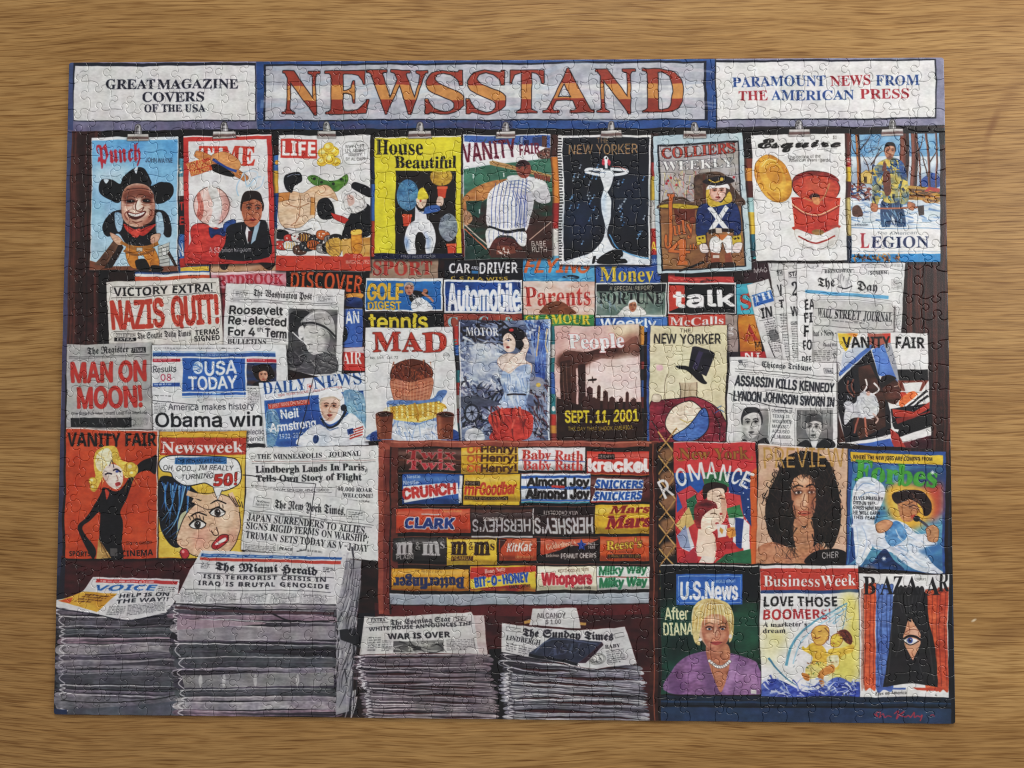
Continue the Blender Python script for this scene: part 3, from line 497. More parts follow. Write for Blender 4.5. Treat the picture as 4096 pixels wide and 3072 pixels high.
def head(x, y, w, h, skin, hair=None, rot=0, look=0, dark='3a2018', lip='a03a34', shade='8a4a30', hl='f6dcc4', hairtop=0.35, short=True):
    """A plain painted face: centre, half width, half height; look shifts the features sideways."""
    cr, sr = math.cos(math.radians(rot)), math.sin(math.radians(rot))
    def q(*p):
        p = np.reshape(p, (-1, 2)); return np.stack([x + w * p[:, 0] * cr - h * p[:, 1] * sr, y + w * p[:, 0] * sr + h * p[:, 1] * cr], 1)
    if hair:
        if short: S(hair, *q(-0.98, 0.0, -1.02, -0.5, -0.7, -1.08, 0, -1.2, 0.7, -1.08, 1.02, -0.5, 0.98, 0.0, 0.6, 0.0, -0.6, 0.0).ravel())
        else: S(hair, *q(-1.12, 0.1, -1.15, -0.5, -0.7, -1.12, 0, -1.28, 0.7, -1.12, 1.15, -0.5, 1.12, 0.1, 0.6, 0.2, -0.6, 0.2).ravel())
    bb = max(1, int(w * SH.px() * 0.16))
    S(skin, *q(-0.9, -0.2, -0.72, -0.8, 0, -1, 0.72, -0.8, 0.9, -0.2, 0.8, 0.4, 0.45, 0.85, 0, 1, -0.45, 0.85, -0.8, 0.4).ravel())
    k = look * 0.25
    S(shade, *q(-0.9, -0.2, -0.62, -0.5, -0.66, 0.3, -0.3, 0.8, 0, 1, -0.45, 0.85, -0.8, 0.4).ravel(), a=0.45, b=bb)
    S(hl, *q(0.1 + k, -0.75, 0.5 + k, -0.6, 0.4 + k, -0.4, 0.05 + k, -0.45).ravel(), a=0.5, b=bb)
    S(hl, *q(0.35 + k, 0.1, 0.6 + k, 0.2, 0.45 + k, 0.42, 0.25 + k, 0.35).ravel(), a=0.5, b=bb)
    for e in (-0.38, 0.38):
        S(shade, *q(e - 0.28 + k, -0.16, e + k, -0.38, e + 0.28 + k, -0.16, e + k, 0.02).ravel(), a=0.6, b=max(1, bb // 2))
        S('cfc2b6', *q(e - 0.16 + k, -0.14, e + k, -0.21, e + 0.16 + k, -0.14, e + k, -0.08).ravel(), a=.85)
        E(dark, *q(e + k * 1.2, -0.145)[0], w * 0.095, h * 0.07)
        C(dark, w * 0.07, *q(e - 0.2 + k, -0.15, e + k, -0.225, e + 0.2 + k, -0.15).ravel())
        C(dark, w * 0.10, *q(e - 0.26 + k, -0.32, e + k, -0.39, e + 0.26 + k, -0.31).ravel(), a=.8)
    S(shade, *q(-0.2 + k, 0.26, 0 + k, 0.2, 0.2 + k, 0.26, 0 + k, 0.36).ravel(), a=.5, b=max(1, bb // 2))
    S(hl, *q(-0.06 + k, -0.1, 0.06 + k, -0.1, 0.08 + k, 0.2, -0.06 + k, 0.2).ravel(), a=.55, b=1)
    S(shade, *q(-0.3 + k, 0.74, 0 + k, 0.68, 0.3 + k, 0.74, 0 + k, 0.84).ravel(), a=.4, b=max(1, bb // 2))
    C(shade, w * 0.08, *q(0.06 + k, -0.15, -0.08 + k, 0.2, 0.12 + k, 0.26).ravel(), a=0.8)
    S(lip, *q(-0.3 + k, 0.53, 0 + k, 0.46, 0.3 + k, 0.53, 0 + k, 0.66).ravel())
    C(dark, w * 0.05, *q(-0.3 + k, 0.54, 0 + k, 0.56, 0.3 + k, 0.54).ravel(), a=0.8)
    if hair:
        t = hairtop
        if short: S(hair, *q(-0.93, -0.1, -0.98, -0.6, -0.6, -1.1, 0, -1.2, 0.7, -1.06, 0.97, -0.6, 0.92, -0.1, 0.84, -0.45, 0.62, -1.05 + t, 0.1, -1.12 + t, -0.55, -0.95 + t, -0.84, -0.45).ravel())
        else: S(hair, *q(-1.0, 0.0, -1.05, -0.6, -0.6, -1.15, 0, -1.26, 0.7, -1.12, 1.05, -0.6, 0.98, 0.0, 0.82, -0.35, 0.5, -1 + t, -0.1, -1.05 + t, -0.6, -0.95 + t, -0.86, -0.3).ravel())

def clip(x, y, w=80, s=1.0):
    """A painted steel bulldog clip: its centre and jaw width."""
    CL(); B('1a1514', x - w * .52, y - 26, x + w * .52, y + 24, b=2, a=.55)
    S('8d8a8c', x - 22, y - 20, x - 20, y - 72, x - 8, y - 88, x + 8, y - 88, x + 18, y - 74, x + 24, y - 20, o='2a2625', ow=3)
    C('d6d3d2', 7, x + 6, y - 78, x + 7, y - 50, x + 10, y - 24)
    C('5a5658', 6, x - 12, y - 70, x - 13, y - 24)
    E('2a2625', x - 2, y - 70, 7, 8); E('a09c9c', x - 2, y - 69, 3, 3)
    P('aca7a3', x - w * .48, y - 24, x + w * .48, y - 26, x + w * .5, y + 22, x - w * .5, y + 24, o='2a2625', ow=2)
    P('6b5450', x - w * .48, y - 5, x + w * .48, y - 7, x + w * .5, y + 10, x - w * .5, y + 12)
    P('cfcac5', x - w * .46, y - 22, x + w * .46, y - 24, x + w * .46, y - 16, x - w * .46, y - 14)
# ================================================================= the printed newsstand
def art_frame():
    F(0, 0, 1)
    B('2b1512*170c0c', 150, 150, 3900, 2950)
    # woodwork at the sides
    for x0, y0, x1, y1 in ((262, 515, 425, 1400), (3630, 1040, 3830, 1860), (3760, 500, 3800, 1080)):
        B('4b2520*331814', x0, y0, x1, y1)
        r = np.random.RandomState(int(x0))
        for i in range(int((x1 - x0) / 7)):
            x = x0 + r.rand() * (x1 - x0)
            C(('2a1210', '5e3028', '1d0d0c', '6a382c')[i % 4], 5 + 6 * r.rand(), x, y0, x + r.rand() * 16 - 8, (y0 + y1) / 2, x - 6, y1, a=.6)
    B('0f0b0c', 405, 515, 3790, 580)
    P('151010', 400, 580, 430, 580, 440, 1400, 395, 1400)
    # frame strips
    P('3f4c70>4a4662', 262, 238, 292, 238, 266, 1500, 240, 1500)
    P('4a4662>20253a', 238, 1500, 262, 1500, 236, 2880, 205, 2880)
    C('8b90a8', 4, 262, 560, 252, 1200, 242, 1700, a=.5)
    P('1d2338*10141f', 200, 2300, 238, 2300, 232, 2900, 190, 2900)
    P('23283a*12161f', 3800, 1800, 3840, 1800, 3850, 2910, 3780, 2910)
    P('3a2a2c', 3786, 1080, 3800, 1080, 3826, 1900, 3806, 1900)
    # banner
    P('77738c*66637f', 262, 238, 1030, 226, 1030, 516, 262, 524)
    P('424f76', 268, 238, 298, 238, 292, 520, 262, 520)
    F(200, 180, .5877)
    B('14182a', 160, 122, 1404, 520)
    P('d9d7d4~d2d0ce', 172, 145, 1398, 140, 1398, 512, 162, 514)
    B('8a8aa4', 160, 104, 1404, 120)
    n = '191b2e'
    T('GREAT', 380, 300, 712, 300, 64, n, 's', w=2); T('MAGAZINE', 728, 300, 1285, 300, 64, n, 's', w=2)
    T('COVERS', 625, 388, 1048, 388, 64, n, 's', w=2); T('OF THE USA', 638, 458, 1056, 458, 50, n, 's', w=2)
    F(0, 0, 1)
    P('32558e*294a80', 1027, 226, 2862, 220, 2866, 512, 1030, 518)
    P('45496e*304b78', 1027, 482, 2050, 480, 2050, 514, 1030, 518)
    P('10172b', 1056, 257, 2824, 244, 2830, 480, 1056, 484)
    P('b3b4bb*a3a5ae', 1064, 264, 2815, 252, 2818, 475, 1064, 479)
    P('d0d0cf*c0c2c6', 1064, 342, 2817, 338, 2817, 390, 1064, 394)
    noisy(['c6b9c2', 'a4b6c8', 'd3d2d0', 'c8c0c8', '9c9ea8'], 1080, 270, 2800, 470, 90, 170, 24, 0, .25, .35, 3)
    for ch, x0, x1 in (('N', 1127, 1286), ('E', 1299, 1478), ('W', 1464, 1716), ('S', 1696, 1858), ('S', 1861, 2024), ('T', 2035, 2180), ('A', 2170, 2377), ('N', 2381, 2544), ('D', 2566, 2737)):
        y = 456 - (x0 - 1127) * .0045
        T(ch, x0 + 4, y, x1 - 4, y, 172 if ch != 'S' else 168, '9a3e2c/c4864a/953828', 's', o='1c0f12', ow=4)
    noisy(['b9522f', '8a2c28', 'd89a58'], 1130, 300, 2720, 440, 0, 60, 8)
    P('8d8ba0*7f7e95', 2862, 222, 3790, 212, 3800, 506, 2866, 514)
    F(2600, 180, .5877)
    P('14182a', 447, 108, 1950, 97, 1952, 503, 449, 512)
    P('dcdad7~d5d3d1', 450, 122, 1941, 106, 1942, 492, 452, 505)
    bl, rd = '2c4c86', 'a02c38'
    T('PARAMOUNT', 562, 288, 1198, 275, 68, bl, 's', w=1); T('NEWS', 1230, 276, 1500, 272, 68, rd, 's', w=1); T('FROM', 1538, 275, 1836, 273, 68, bl, 's', w=1)
    T('THE', 603, 381, 800, 377, 66, rd, 's', w=1); T('AMERICAN', 825, 376, 1390, 369, 66, bl, 's', w=1); T('PRESS', 1430, 366, 1760, 363, 66, rd, 's', w=1)
    L('1b1c28', 7, 445, 95, 449, 565); L('14141c', 8, 449, 563, 2030, 552)

def back_strips():
    CL()
    # slivers of other papers between the hanging covers
    r = np.random.RandomState(5)
    F(200, 180, .5877)
    def sliver(x0, x1, ys, cols):
        for i, c in enumerate(cols):
            B(c, x0, ys[i], x1, ys[i + 1])
    sliver(872, 918, (770, 900, 1030, 1090, 1290, 1500), ('5c9db0', 'cfd6d2', '3c2a24', '20202a', '3a69a8'))
    T('E', 880, 880, 905, 870, 60, 'e6e2d8', 'b'); T('O', 880, 990, 905, 985, 60, 'e6e2d8', 'b'); T('T', 880, 1130, 912, 1130, 60, 'b8352c', 'b'); T('E', 880, 1230, 912, 1230, 60, 'b8352c', 'b'); T('N', 880, 1445, 915, 1440, 90, 'd8dde2', 'b')
    sliver(1520, 1562, (750, 860, 1010, 1250, 1540), ('3a6aa6', 'd3a23a', '1a4a8c', 'b8b0a6'))
    E('e2a23a', 1545, 800, 14, 16)
    F(1400, 180, .5877)
    sliver(138, 170, (620, 760, 950, 1200, 1440), ('241816', '1c2a4a', '3a6ab0', 'b7402c'))
    sliver(752, 785, (640, 880, 1010, 1250, 1440), ('3a2420', 'c8c4ba', 'c89c3a', '8a3028'))
    sliver(1368, 1422, (610, 760, 1080, 1250, 1440, 1500), ('4a2a22', 'd07f35', '9c2c2a', 'c9c4be', '5f9ab8'))
    T('E', 1384, 1350, 1412, 1350, 90, 'e0dcd4', 'b')
    sliver(2040, 2100, (600, 800, 890, 1060, 1250, 1430, 1560), ('3a2320', 'c23a30', 'd8b23c', 'c4c0ba', 'a8302c', '28508e'))
    T('A', 2046, 1400, 2086, 1400, 60, 'e2c23c', 'b'); T('BAR', 2044, 1490, 2096, 1490, 32, 'd8dcde', 'n')
    F(2600, 180, .5877)
    sliver(628, 735, (770, 840, 930, 1040, 1140, 1290, 1470), ('7a3a2a', 'd08a34', '5a2a24', '9ec4c4', 'd8b23c', '2a6a7c'))
    sliver(1325, 1372, (600, 770, 830, 930, 1040, 1300, 1480), ('6a3026', 'b0302e', 'd8b02c', '5c2420', 'c8b070', '1c2c4c'))
    T('AI', 1336, 802, 1362, 802, 26, 'e6d8d0', 'b')
    B('2a4a58*8a2a2c', 660, 1400, 815, 1560); T('S', 694, 1530, 740, 1530, 90, '35a0a8', 'b'); T('e', 742, 1515, 800, 1515, 80, '35a0a8', 'b')
    F(2600, 1000, .5877)
    B('3a2026', 640, 60, 830, 215); T('MAG', 708, 158, 800, 158, 34, 'd8dad4', 'n', w=1)

def cover_cowboy():
    F(200, 180, .5877)
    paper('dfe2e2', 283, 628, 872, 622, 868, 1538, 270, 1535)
    P('68a6d6>b5cfdc', 286, 648, 866, 642, 862, 1538, 276, 1535)
    S('4f8fcb', 470, 660, 640, 650, 620, 720, 500, 740, a=.6, b=10); S('c6d9df', 300, 820, 560, 840, 480, 980, 300, 960, a=.7, b=20); S('4d92d0', 760, 660, 866, 650, 866, 800, 800, 760, a=.5, b=12)
    T('Punch', 318, 805, 620, 790, 128, 'b02838', 'g', w=3); T('JOHN WAYNE', 652, 800, 832, 800, 30, '1a1c28', 'n', w=1.5)
    # hills, beams, cabin
    P('7a4a34', 270, 1470, 420, 1510, 866, 1500, 866, 1538, 270, 1535)
    P('5a3a2a*8a6a50', 300, 1500, 440, 1320, 490, 1340, 400, 1510); P('2a1c18', 370, 1520, 480, 1340, 500, 1380, 420, 1520)
    P('b5b6ae', 740, 1370, 815, 1345, 815, 1500, 745, 1500, o='222'); B('e0e0da', 765, 1380, 795, 1430, o='222')
    for i in range(5): L('333', 3, 745, 1390 + i * 24, 812, 1370 + i * 26)
    P('3a2820', 815, 1400, 866, 1500, 850, 1510, 800, 1420)
    # legs, holster
    S('c07a2c', 520, 1370, 690, 1370, 745, 1460, 730, 1520, 660, 1530, 640, 1440, 600, 1420, 600, 1520, 540, 1500, o='3a2010')
    S('1a1612', 580, 1470, 650, 1460, 680, 1530, 600, 1535); S('1a1612', 690, 1500, 760, 1505, 760, 1535, 690, 1535)
    # body
    S('16151a', 400, 1150, 480, 1120, 720, 1120, 800, 1160, 825, 1290, 790, 1310, 730, 1250, 740, 1330, 640, 1370, 520, 1350, 470, 1280, 390, 1300, 355, 1240)
    S('8fb0c8', 440, 1140, 500, 1160, 490, 1250, 460, 1260); S('9cb8cc', 720, 1160, 760, 1150, 770, 1280, 730, 1320)
    S('c79a80', 410, 1270, 470, 1300, 500, 1350, 460, 1360, 420, 1310, o='2a1a14'); S('c79a80', 690, 1300, 750, 1290, 730, 1350, 690, 1350, o='2a1a14')
    C('a06a2a', 22, 480, 1340, 600, 1390, 740, 1350); B('b8b4a4', 590, 1380, 632, 1406, o='222'); C('8a5a26', 16, 500, 1400, 600, 1430, 720, 1390)
    noisy(['d8d8d4', '3a3a44'], 540, 1330, 650, 1370, 14, 26, 5, 80)
    # neckerchief
    S('c23a2e', 505, 1215, 600, 1260, 715, 1220, 690, 1260, 640, 1300, 590, 1290, 540, 1280); C('7a1c18', 5, 520, 1225, 600, 1275, 700, 1230); S('d85040', 560, 1270, 620, 1250, 600, 1310, 560, 1300)
    # face
    S('d9b8a4', 486, 1000, 530, 960, 640, 940, 700, 1010, 712, 1130, 690, 1200, 610, 1240, 530, 1220, 490, 1150, o='3a2018')
    S('8a4a38', 486, 1000, 560, 960, 660, 960, 705, 1050, 690, 1060, 600, 1010, 520, 1030, 500, 1100, a=.8, b=5)
    S('b8705c', 500, 1120, 540, 1200, 610, 1235, 690, 1190, 705, 1120, 660, 1180, 590, 1200, 530, 1160, a=.7, b=6)
    S('ecd0be', 580, 1050, 612, 1040, 625, 1110, 590, 1128, 570, 1110); C('7a3a2c', 5, 575, 1060, 560, 1110, 590, 1130, 630, 1110)
    for x in (545, 655): S('2a1814', x - 32, 1062, x, 1050, x + 32, 1064, x, 1076); C('4a241c', 7, x - 38, 1046, x, 1030, x + 36, 1046); C('9a5a48', 5, x - 40, 1090, x, 1098, x + 30, 1088)
    C('6a2c24', 6, 540, 1120, 510, 1150, 530, 1190); C('6a2c24', 6, 660, 1110, 695, 1140, 670, 1180)
    S('7a2a24', 530, 1130, 580, 1150, 640, 1130, 630, 1160, 580, 1180, 545, 1165); S('e8e2d8', 540, 1138, 582, 1154, 634, 1136, 620, 1156, 580, 1164)
    S('6a3020', 496, 1020, 560, 1000, 690, 1010, 700, 1050, 640, 1040, 600, 1052, 560, 1040, 505, 1056, a=.75, b=3)
    for x in (545, 655):
        S('5a2418', x - 40, 1058, x, 1040, x + 40, 1058, x + 30, 1084, x - 30, 1084, a=.8, b=2); S('140c0a', x - 28, 1066, x, 1056, x + 28, 1066, x, 1076); E('d8d0c8', x + 8, 1064, 4, 3)
        for q in range(3): C('8a4834', 4, x - 30, 1090 + q * 9, x + 4, 1096 + q * 9, x + 34, 1088 + q * 9, a=.6)
    S('8a4030', 690, 1060, 712, 1090, 705, 1180, 650, 1230, 600, 1240, 655, 1200, 680, 1140, a=.7, b=5); S('a05a48', 490, 1080, 510, 1150, 560, 1220, 520, 1200, 488, 1140, a=.7, b=4)
    S('f0dccc', 560, 1095, 590, 1080, 600, 1130, 575, 1140, a=.7, b=3); S('eac8b4', 530, 1105, 556, 1098, 550, 1125, 528, 1122, a=.8, b=3); S('e4beaa', 640, 1098, 676, 1094, 670, 1122, 644, 1120, a=.8, b=3)
    S('5a1c18', 524, 1132, 580, 1152, 648, 1132, 636, 1168, 585, 1192, 540, 1172); S('e8e4dc', 534, 1140, 582, 1156, 640, 1138, 624, 1160, 582, 1172, 546, 1160)
    for q in range(6): L('8a7468', 2, 548 + q * 14, 1146 + (q % 3) * 3, 550 + q * 14, 1166)
    C('6a2c20', 5, 560, 1200, 590, 1210, 630, 1200); C('5a2418', 6, 590, 1060, 578, 1100, 586, 1132, 620, 1132, 634, 1104); C('4a2018', 5, 520, 990, 600, 978, 690, 992); C('6a3424', 4, 530, 1006, 600, 994, 680, 1006)
    # hat
    S('0e0d10', 328, 960, 350, 915, 420, 920, 480, 950, 500, 900, 560, 850, 600, 835, 650, 850, 690, 930, 690, 960, 760, 930, 830, 950, 842, 1010, 800, 1060, 720, 1080, 700, 1000, 640, 950, 560, 950, 500, 990, 470, 1070, 400, 1050, 340, 1010)
    S('d0dce4', 575, 850, 600, 832, 590, 880); S('c0d0dc', 362, 915, 400, 920, 380, 945); C('3a3a44', 6, 640, 880, 670, 930, 680, 980, a=.7)
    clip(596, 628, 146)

def cover_mouseless():
    F(200, 180, .5877)
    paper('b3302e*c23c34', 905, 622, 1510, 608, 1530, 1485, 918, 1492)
    P('dad9d8', 942, 658, 1478, 640, 1494, 1448, 947, 1455); P('ece9e6', 906, 620, 1508, 606, 1508, 616, 906, 630)
    T('TIME', 1015, 815, 1392, 822, 128, 'c8412f', 's', w=4)
    # straw hat
    S('c07a44', 985, 735, 1040, 725, 1330, 880, 1325, 925, 1270, 900, 1010, 775, o='4a2412'); S('d08d58', 1110, 740, 1200, 728, 1290, 790, 1280, 850, 1200, 830, 1100, 790, o='5a2c18'); C('2a4a90', 18, 1105, 775, 1190, 830, 1270, 862)
    S('17130f', 1090, 815, 1150, 815, 1250, 880, 1240, 900, 1160, 880, 1095, 845); noisy(['8a4a20', 'd89a62'], 1000, 740, 1320, 900, 0, 20, 3)
    P('c05030', 925, 805, 1082, 762, 1108, 850, 962, 900); 
    T('WHY IS', 932, 835, 1040, 800, 28, 'e8d878', 'n', w=1); T('THIS MOUSE', 940, 866, 1105, 806, 28, 'e8d878', 'n', w=1); T('SMILING?', 962, 894, 1090, 852, 28, 'e8d878', 'n', w=1)
    # plain shapes where the figure would be: a red coat and bow on a stand, no face
    S('b8342e*c84038', 960, 1240, 1060, 1210, 1180, 1250, 1300, 1230, 1300, 1455, 946, 1455, 960, 1340, o='6a1414')
    E('ddb0a6*e2bab0', 1100, 1095, 122, 128, o='3a2018', ow=4)
    S('d4d0cc', 1075, 968, 1130, 968, 1175, 1095, 1140, 1222, 1080, 1222, 1115, 1095); S('b8685c', 1000, 1030, 1020, 1005, 1050, 1095, 1030, 1190, 1000, 1165, 1012, 1095); S('eed2ca', 1030, 1030, 1060, 1000, 1080, 1010, 1050, 1060, a=.8, b=5); S('9a5048', 1190, 1010, 1222, 1080, 1205, 1160, 1140, 1215, 1185, 1110, a=.5, b=6)
    S('1c3468', 1080, 1240, 1130, 1250, 1185, 1240, 1190, 1300, 1130, 1285, 1095, 1310, o='0c1428'); S('2c4c88', 1186, 1210, 1260, 1190, 1250, 1260, 1190, 1270, o='0c1428')
    # small man in a suit
    S('15161c', 1205, 1240, 1280, 1210, 1440, 1190, 1482, 1240, 1490, 1448, 1160, 1452, 1195, 1340)
    P('d8d6d6', 1340, 1230, 1370, 1270, 1352, 1360, 1330, 1280); P('9ab4c8', 1395, 1210, 1430, 1200, 1400, 1330, 1370, 1360); P('4a1c20', 1352, 1265, 1378, 1265, 1372, 1340, 1350, 1340)
    head(1372, 1128, 78, 112, 'b0684a', '24130f', look=.4, hairtop=.42, hl='e0a888')
    C('9ec0dc', 7, 1280, 1030, 1270, 960, 1320, 880, 1340, 960, 1400, 910, 1440, 900); C('c8dbe8', 9, 1300, 900, 1330, 860, 1410, 870, 1400, 940, 1330, 970); C('aac4dc', 6, 1390, 990, 1440, 960, 1460, 900)
    T('A $3', 1078, 1412, 1152, 1412, 38, 'd8d0d0', 'n', w=1); T('billion kingdom', 1168, 1410, 1372, 1408, 30, 'd8d4d4', 'n', w=1)
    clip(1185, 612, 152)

def cover_life():
    F(200, 180, .5877)
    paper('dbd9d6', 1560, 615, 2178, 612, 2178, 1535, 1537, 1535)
    B('c0392e', 1572, 640, 1814, 770); T('LIFE', 1584, 752, 1802, 752, 96, 'eae6e0', 'b', w=3)
    S('e3e2df', 1990, 690, 2020, 658, 2090, 655, 2150, 672, 2166, 720, 2150, 790, 2090, 810, 2020, 806, 1996, 760, o='3a3a3a', ow=2)
    for s, x0, x1, y in (('WHY I LET', 2008, 2132, 698), ("LI'L ABNER", 2010, 2136, 726), ('MARRY.', 2034, 2126, 754), ('BY AL CAPP', 2016, 2146, 784)): T(s, x0, y, x1, y, 22, '2a2a2a', 'n', w=.6)
    # a plain still life in the cover's own colours: bouquet, drapes, boxes
    S('b9b9b4', 1760, 860, 1830, 760, 1980, 760, 2030, 870, 1900, 900, a=.45, b=6)
    S('5f8a38*3f6a2c', 1752, 900, 1800, 880, 1880, 920, 1960, 920, 2020, 880, 2030, 930, 1980, 980, 1940, 1000, 1880, 960, 1800, 950, o='22381a')
    for x, y, r_ in ((1860, 730, 40), (1930, 720, 38), (1895, 690, 36), (1850, 790, 34), (1945, 790, 34), (1900, 770, 42)):
        E('e3bd3c', x, y, r_, r_ * .9, o='8a6a1c', ow=2); E('f0dc84', x - 8, y - 8, r_ * .45, r_ * .4); C('c08a20', 4, x - r_ * .6, y + 8, x, y + r_ * .5, x + r_ * .6, y + 4)
    for x, y in ((1800, 905), (1850, 930), (1930, 945), (1985, 915)): E('1a2a12', x, y, 11, 10)
    S('e2c0a0*d2a884', 1556, 1050, 1640, 1000, 1720, 1010, 1800, 960, 1900, 960, 1960, 1060, 1900, 1040, 1820, 1080, 1790, 1200, 1700, 1250, 1590, 1240, 1552, 1160, o='5a3624')
    C('9a6a4a', 5, 1600, 1080, 1680, 1110, 1760, 1080); C('9a6a4a', 5, 1700, 1030, 1690, 1180, 1640, 1230); C('a87a58', 4, 1800, 1000, 1860, 1030, 1930, 1010)
    S('131318', 1590, 900, 1640, 870, 1700, 865, 1715, 920, 1660, 960, 1640, 1010, 1600, 980); C('8890a0', 5, 1610, 900, 1650, 880, 1700, 880)
    P('c58244', 1552, 1010, 1630, 1006, 1620, 1060, 1552, 1070, o='3a2414'); B('c98a48', 1770, 1040, 1800, 1160, o='3a2414')
    S('15161a', 1820, 1070, 1880, 1040, 1920, 1080, 1940, 1170, 1860, 1190, 1820, 1150)
    S('131218', 2050, 970, 2080, 935, 2175, 975, 2175, 1040, 2110, 1010); S('131218', 2030, 1180, 2090, 1110, 2175, 1100, 2178, 1290, 2000, 1310, o='333')
    S('d9d4d0', 2000, 1040, 2070, 1010, 2140, 1070, 2150, 1110, 2070, 1150, 2010, 1120, o='4a4a4a'); S('c89a8c', 2020, 1030, 2060, 1030, 2070, 1080, 2030, 1100, a=.8); noisy(['8a8a8a', 'f0f0ee', '5a5a5a'], 2010, 1020, 2150, 1140, 26, 40, 5, 60)
    S('dedbd8', 1590, 1250, 1700, 1245, 1790, 1180, 1850, 1250, 1830, 1320, 1700, 1310, o='444'); C('3a3a3a', 5, 1600, 1250, 1700, 1270, 1780, 1250)
    P('c0352c', 1910, 1140, 1990, 1165, 2035, 1190, 2010, 1215, 1930, 1180, o='4a1010')
    
    r = np.random.RandomState(11)
    for i in range(15):
        x, y, c = 1575 + (i % 8) * 54 + r.rand() * 20, 1290 + (i // 8) * 70 + r.rand() * 46, ('1c1a1c', 'b0382e', 'd2cec6', '5a3a2a', '2a2a30', 'b8602c', '8a8684')[i % 7]
        S(c, x - 46, y - 20, x - 10, y - 34, x + 44, y - 16, x + 40, y + 26, x - 8, y + 34, x - 44, y + 18, o='1a1414', ow=3)
        for q in range(4):
            if i % 3: E('e0d8cc' if i % 7 != 2 else 'a03028', x - 26 + q * 17, y - 8 + (q % 2) * 18, 5, 5)
            else: C('d8a848' if i % 2 else '141214', 5, x - 30 + q * 17, y - 22, x - 26 + q * 17, y, x - 32 + q * 18, y + 22)
    for i in range(9): E('e8e4de', 1690 + i * 24, 1300 - (i % 3) * 14, 5, 5)
    S('cfa048', 1880, 1340, 1960, 1310, 2000, 1360, 1960, 1440, 1890, 1420, o='333'); noisy(['2a2420'], 1890, 1330, 1970, 1420, 10, 70, 4, 60)
    P('d2a158*b98238', 1990, 1320, 2178, 1310, 2178, 1440, 1990, 1440); S('d08a2c', 2050, 1290, 2080, 1260, 2115, 1270, 2120, 1400, 2060, 1420, o='4a2410'); S('e0b44a', 2052, 1262, 2110, 1258, 2116, 1290, 2054, 1296, o='4a2410')
    P('b93b2a*c5452f', 1540, 1436, 1990, 1440, 2010, 1420, 2120, 1420, 2130, 1440, 2178, 1440, 2178, 1535, 1537, 1535)
    T('20 c', 2062, 1446, 2108, 1446, 20, 'e8dcd0', 'n'); T('MARCH 31, 1952', 2012, 1488, 2172, 1486, 24, 'e8dcd0', 'n', w=1)
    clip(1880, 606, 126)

def cover_yellow():
    F(1400, 180, .5877)
    paper('d8c92c*dccf34', 168, 628, 757, 622, 757, 1452, 165, 1458); P('e6e3d4', 170, 622, 757, 618, 757, 630, 170, 634)
    T('House', 180, 742, 492, 742, 98, '141210', 's', w=2); T('Beautiful', 304, 836, 724, 836, 82, '141210', 's', w=2)
    for x in (192, 462, 322, 540, 640): B('d9ca2e', x, 650, x + 6, 740, a=.5)
    P('16100e*201614', 308, 855, 722, 855, 722, 1418, 304, 1418)
    E('5d8fae*3f6f92', 392, 1020, 76, 105); E('c9a23a*a8842c', 618, 895, 78, 60); B('d8c92c', 540, 842, 722, 858); E('8b949c*6a7480', 672, 1240, 64, 96)
    noisy(['35607f', '7fb0c8', '2c4c68'], 330, 930, 455, 1115, 60, 26, 5, 0, 1.5, .7, 4); noisy(['7a5c1c', 'e0c060'], 550, 860, 690, 940, 40, 22, 4, 0, 1.5, .7, 5); noisy(['4a545c', 'a8b4b8'], 620, 1160, 725, 1325, 50, 24, 5, 0, 1.5, .7, 6)
    for x, y, s in ((388, 1190, 1), (626, 1000, 1.05), (690, 1392, 1)):
        P('c2472c', x - 32 * s, y - 40, x + 32 * s, y - 40, x + 24 * s, y + 40, x - 24 * s, y + 40); B('d8603c', x - 35 * s, y - 42, x + 35 * s, y - 24); L('3a2416', 6, x, y - 42, x, y - 62)
    S('e0c0a8', 455, 1040, 520, 1040, 515, 1085, 490, 1110, 462, 1090); S('d5c032', 462, 1045, 468, 985, 500, 970, 535, 1035, 500, 1050); E('c05048', 482, 1058, 7, 9)
    P('d9d9dc', 446, 1090, 470, 1130, 510, 1130, 512, 1095, 530, 1200, 440, 1210); S('3a5f9a', 460, 1110, 500, 1140, 520, 1100, 600, 1085, 615, 1120, 560, 1140, 500, 1145); S('d8b8a4', 590, 1080, 600, 1030, 640, 1040, 630, 1090)
    S('dcdcdf', 440, 1190, 530, 1185, 580, 1260, 585, 1340, 560, 1418, 520, 1418, 505, 1300, 480, 1270, 450, 1310, 450, 1418, 400, 1418, 370, 1340, 390, 1240)
    S('5478b0', 375, 1300, 372, 1350, 400, 1400, 400, 1320, a=.7, b=4); S('4468a8', 505, 1260, 550, 1330, 530, 1400, 515, 1320, a=.5, b=4); S('14100f', 470, 1270, 510, 1300, 515, 1360, 490, 1400, 450, 1380, 445, 1310)
    P('15183a', 165, 1420, 757, 1416, 757, 1452, 165, 1458); T('FIRST PRIZE COVER', 350, 1446, 582, 1446, 18, 'cfc8b8', 'n', w=.6)
    clip(476, 615, 156)

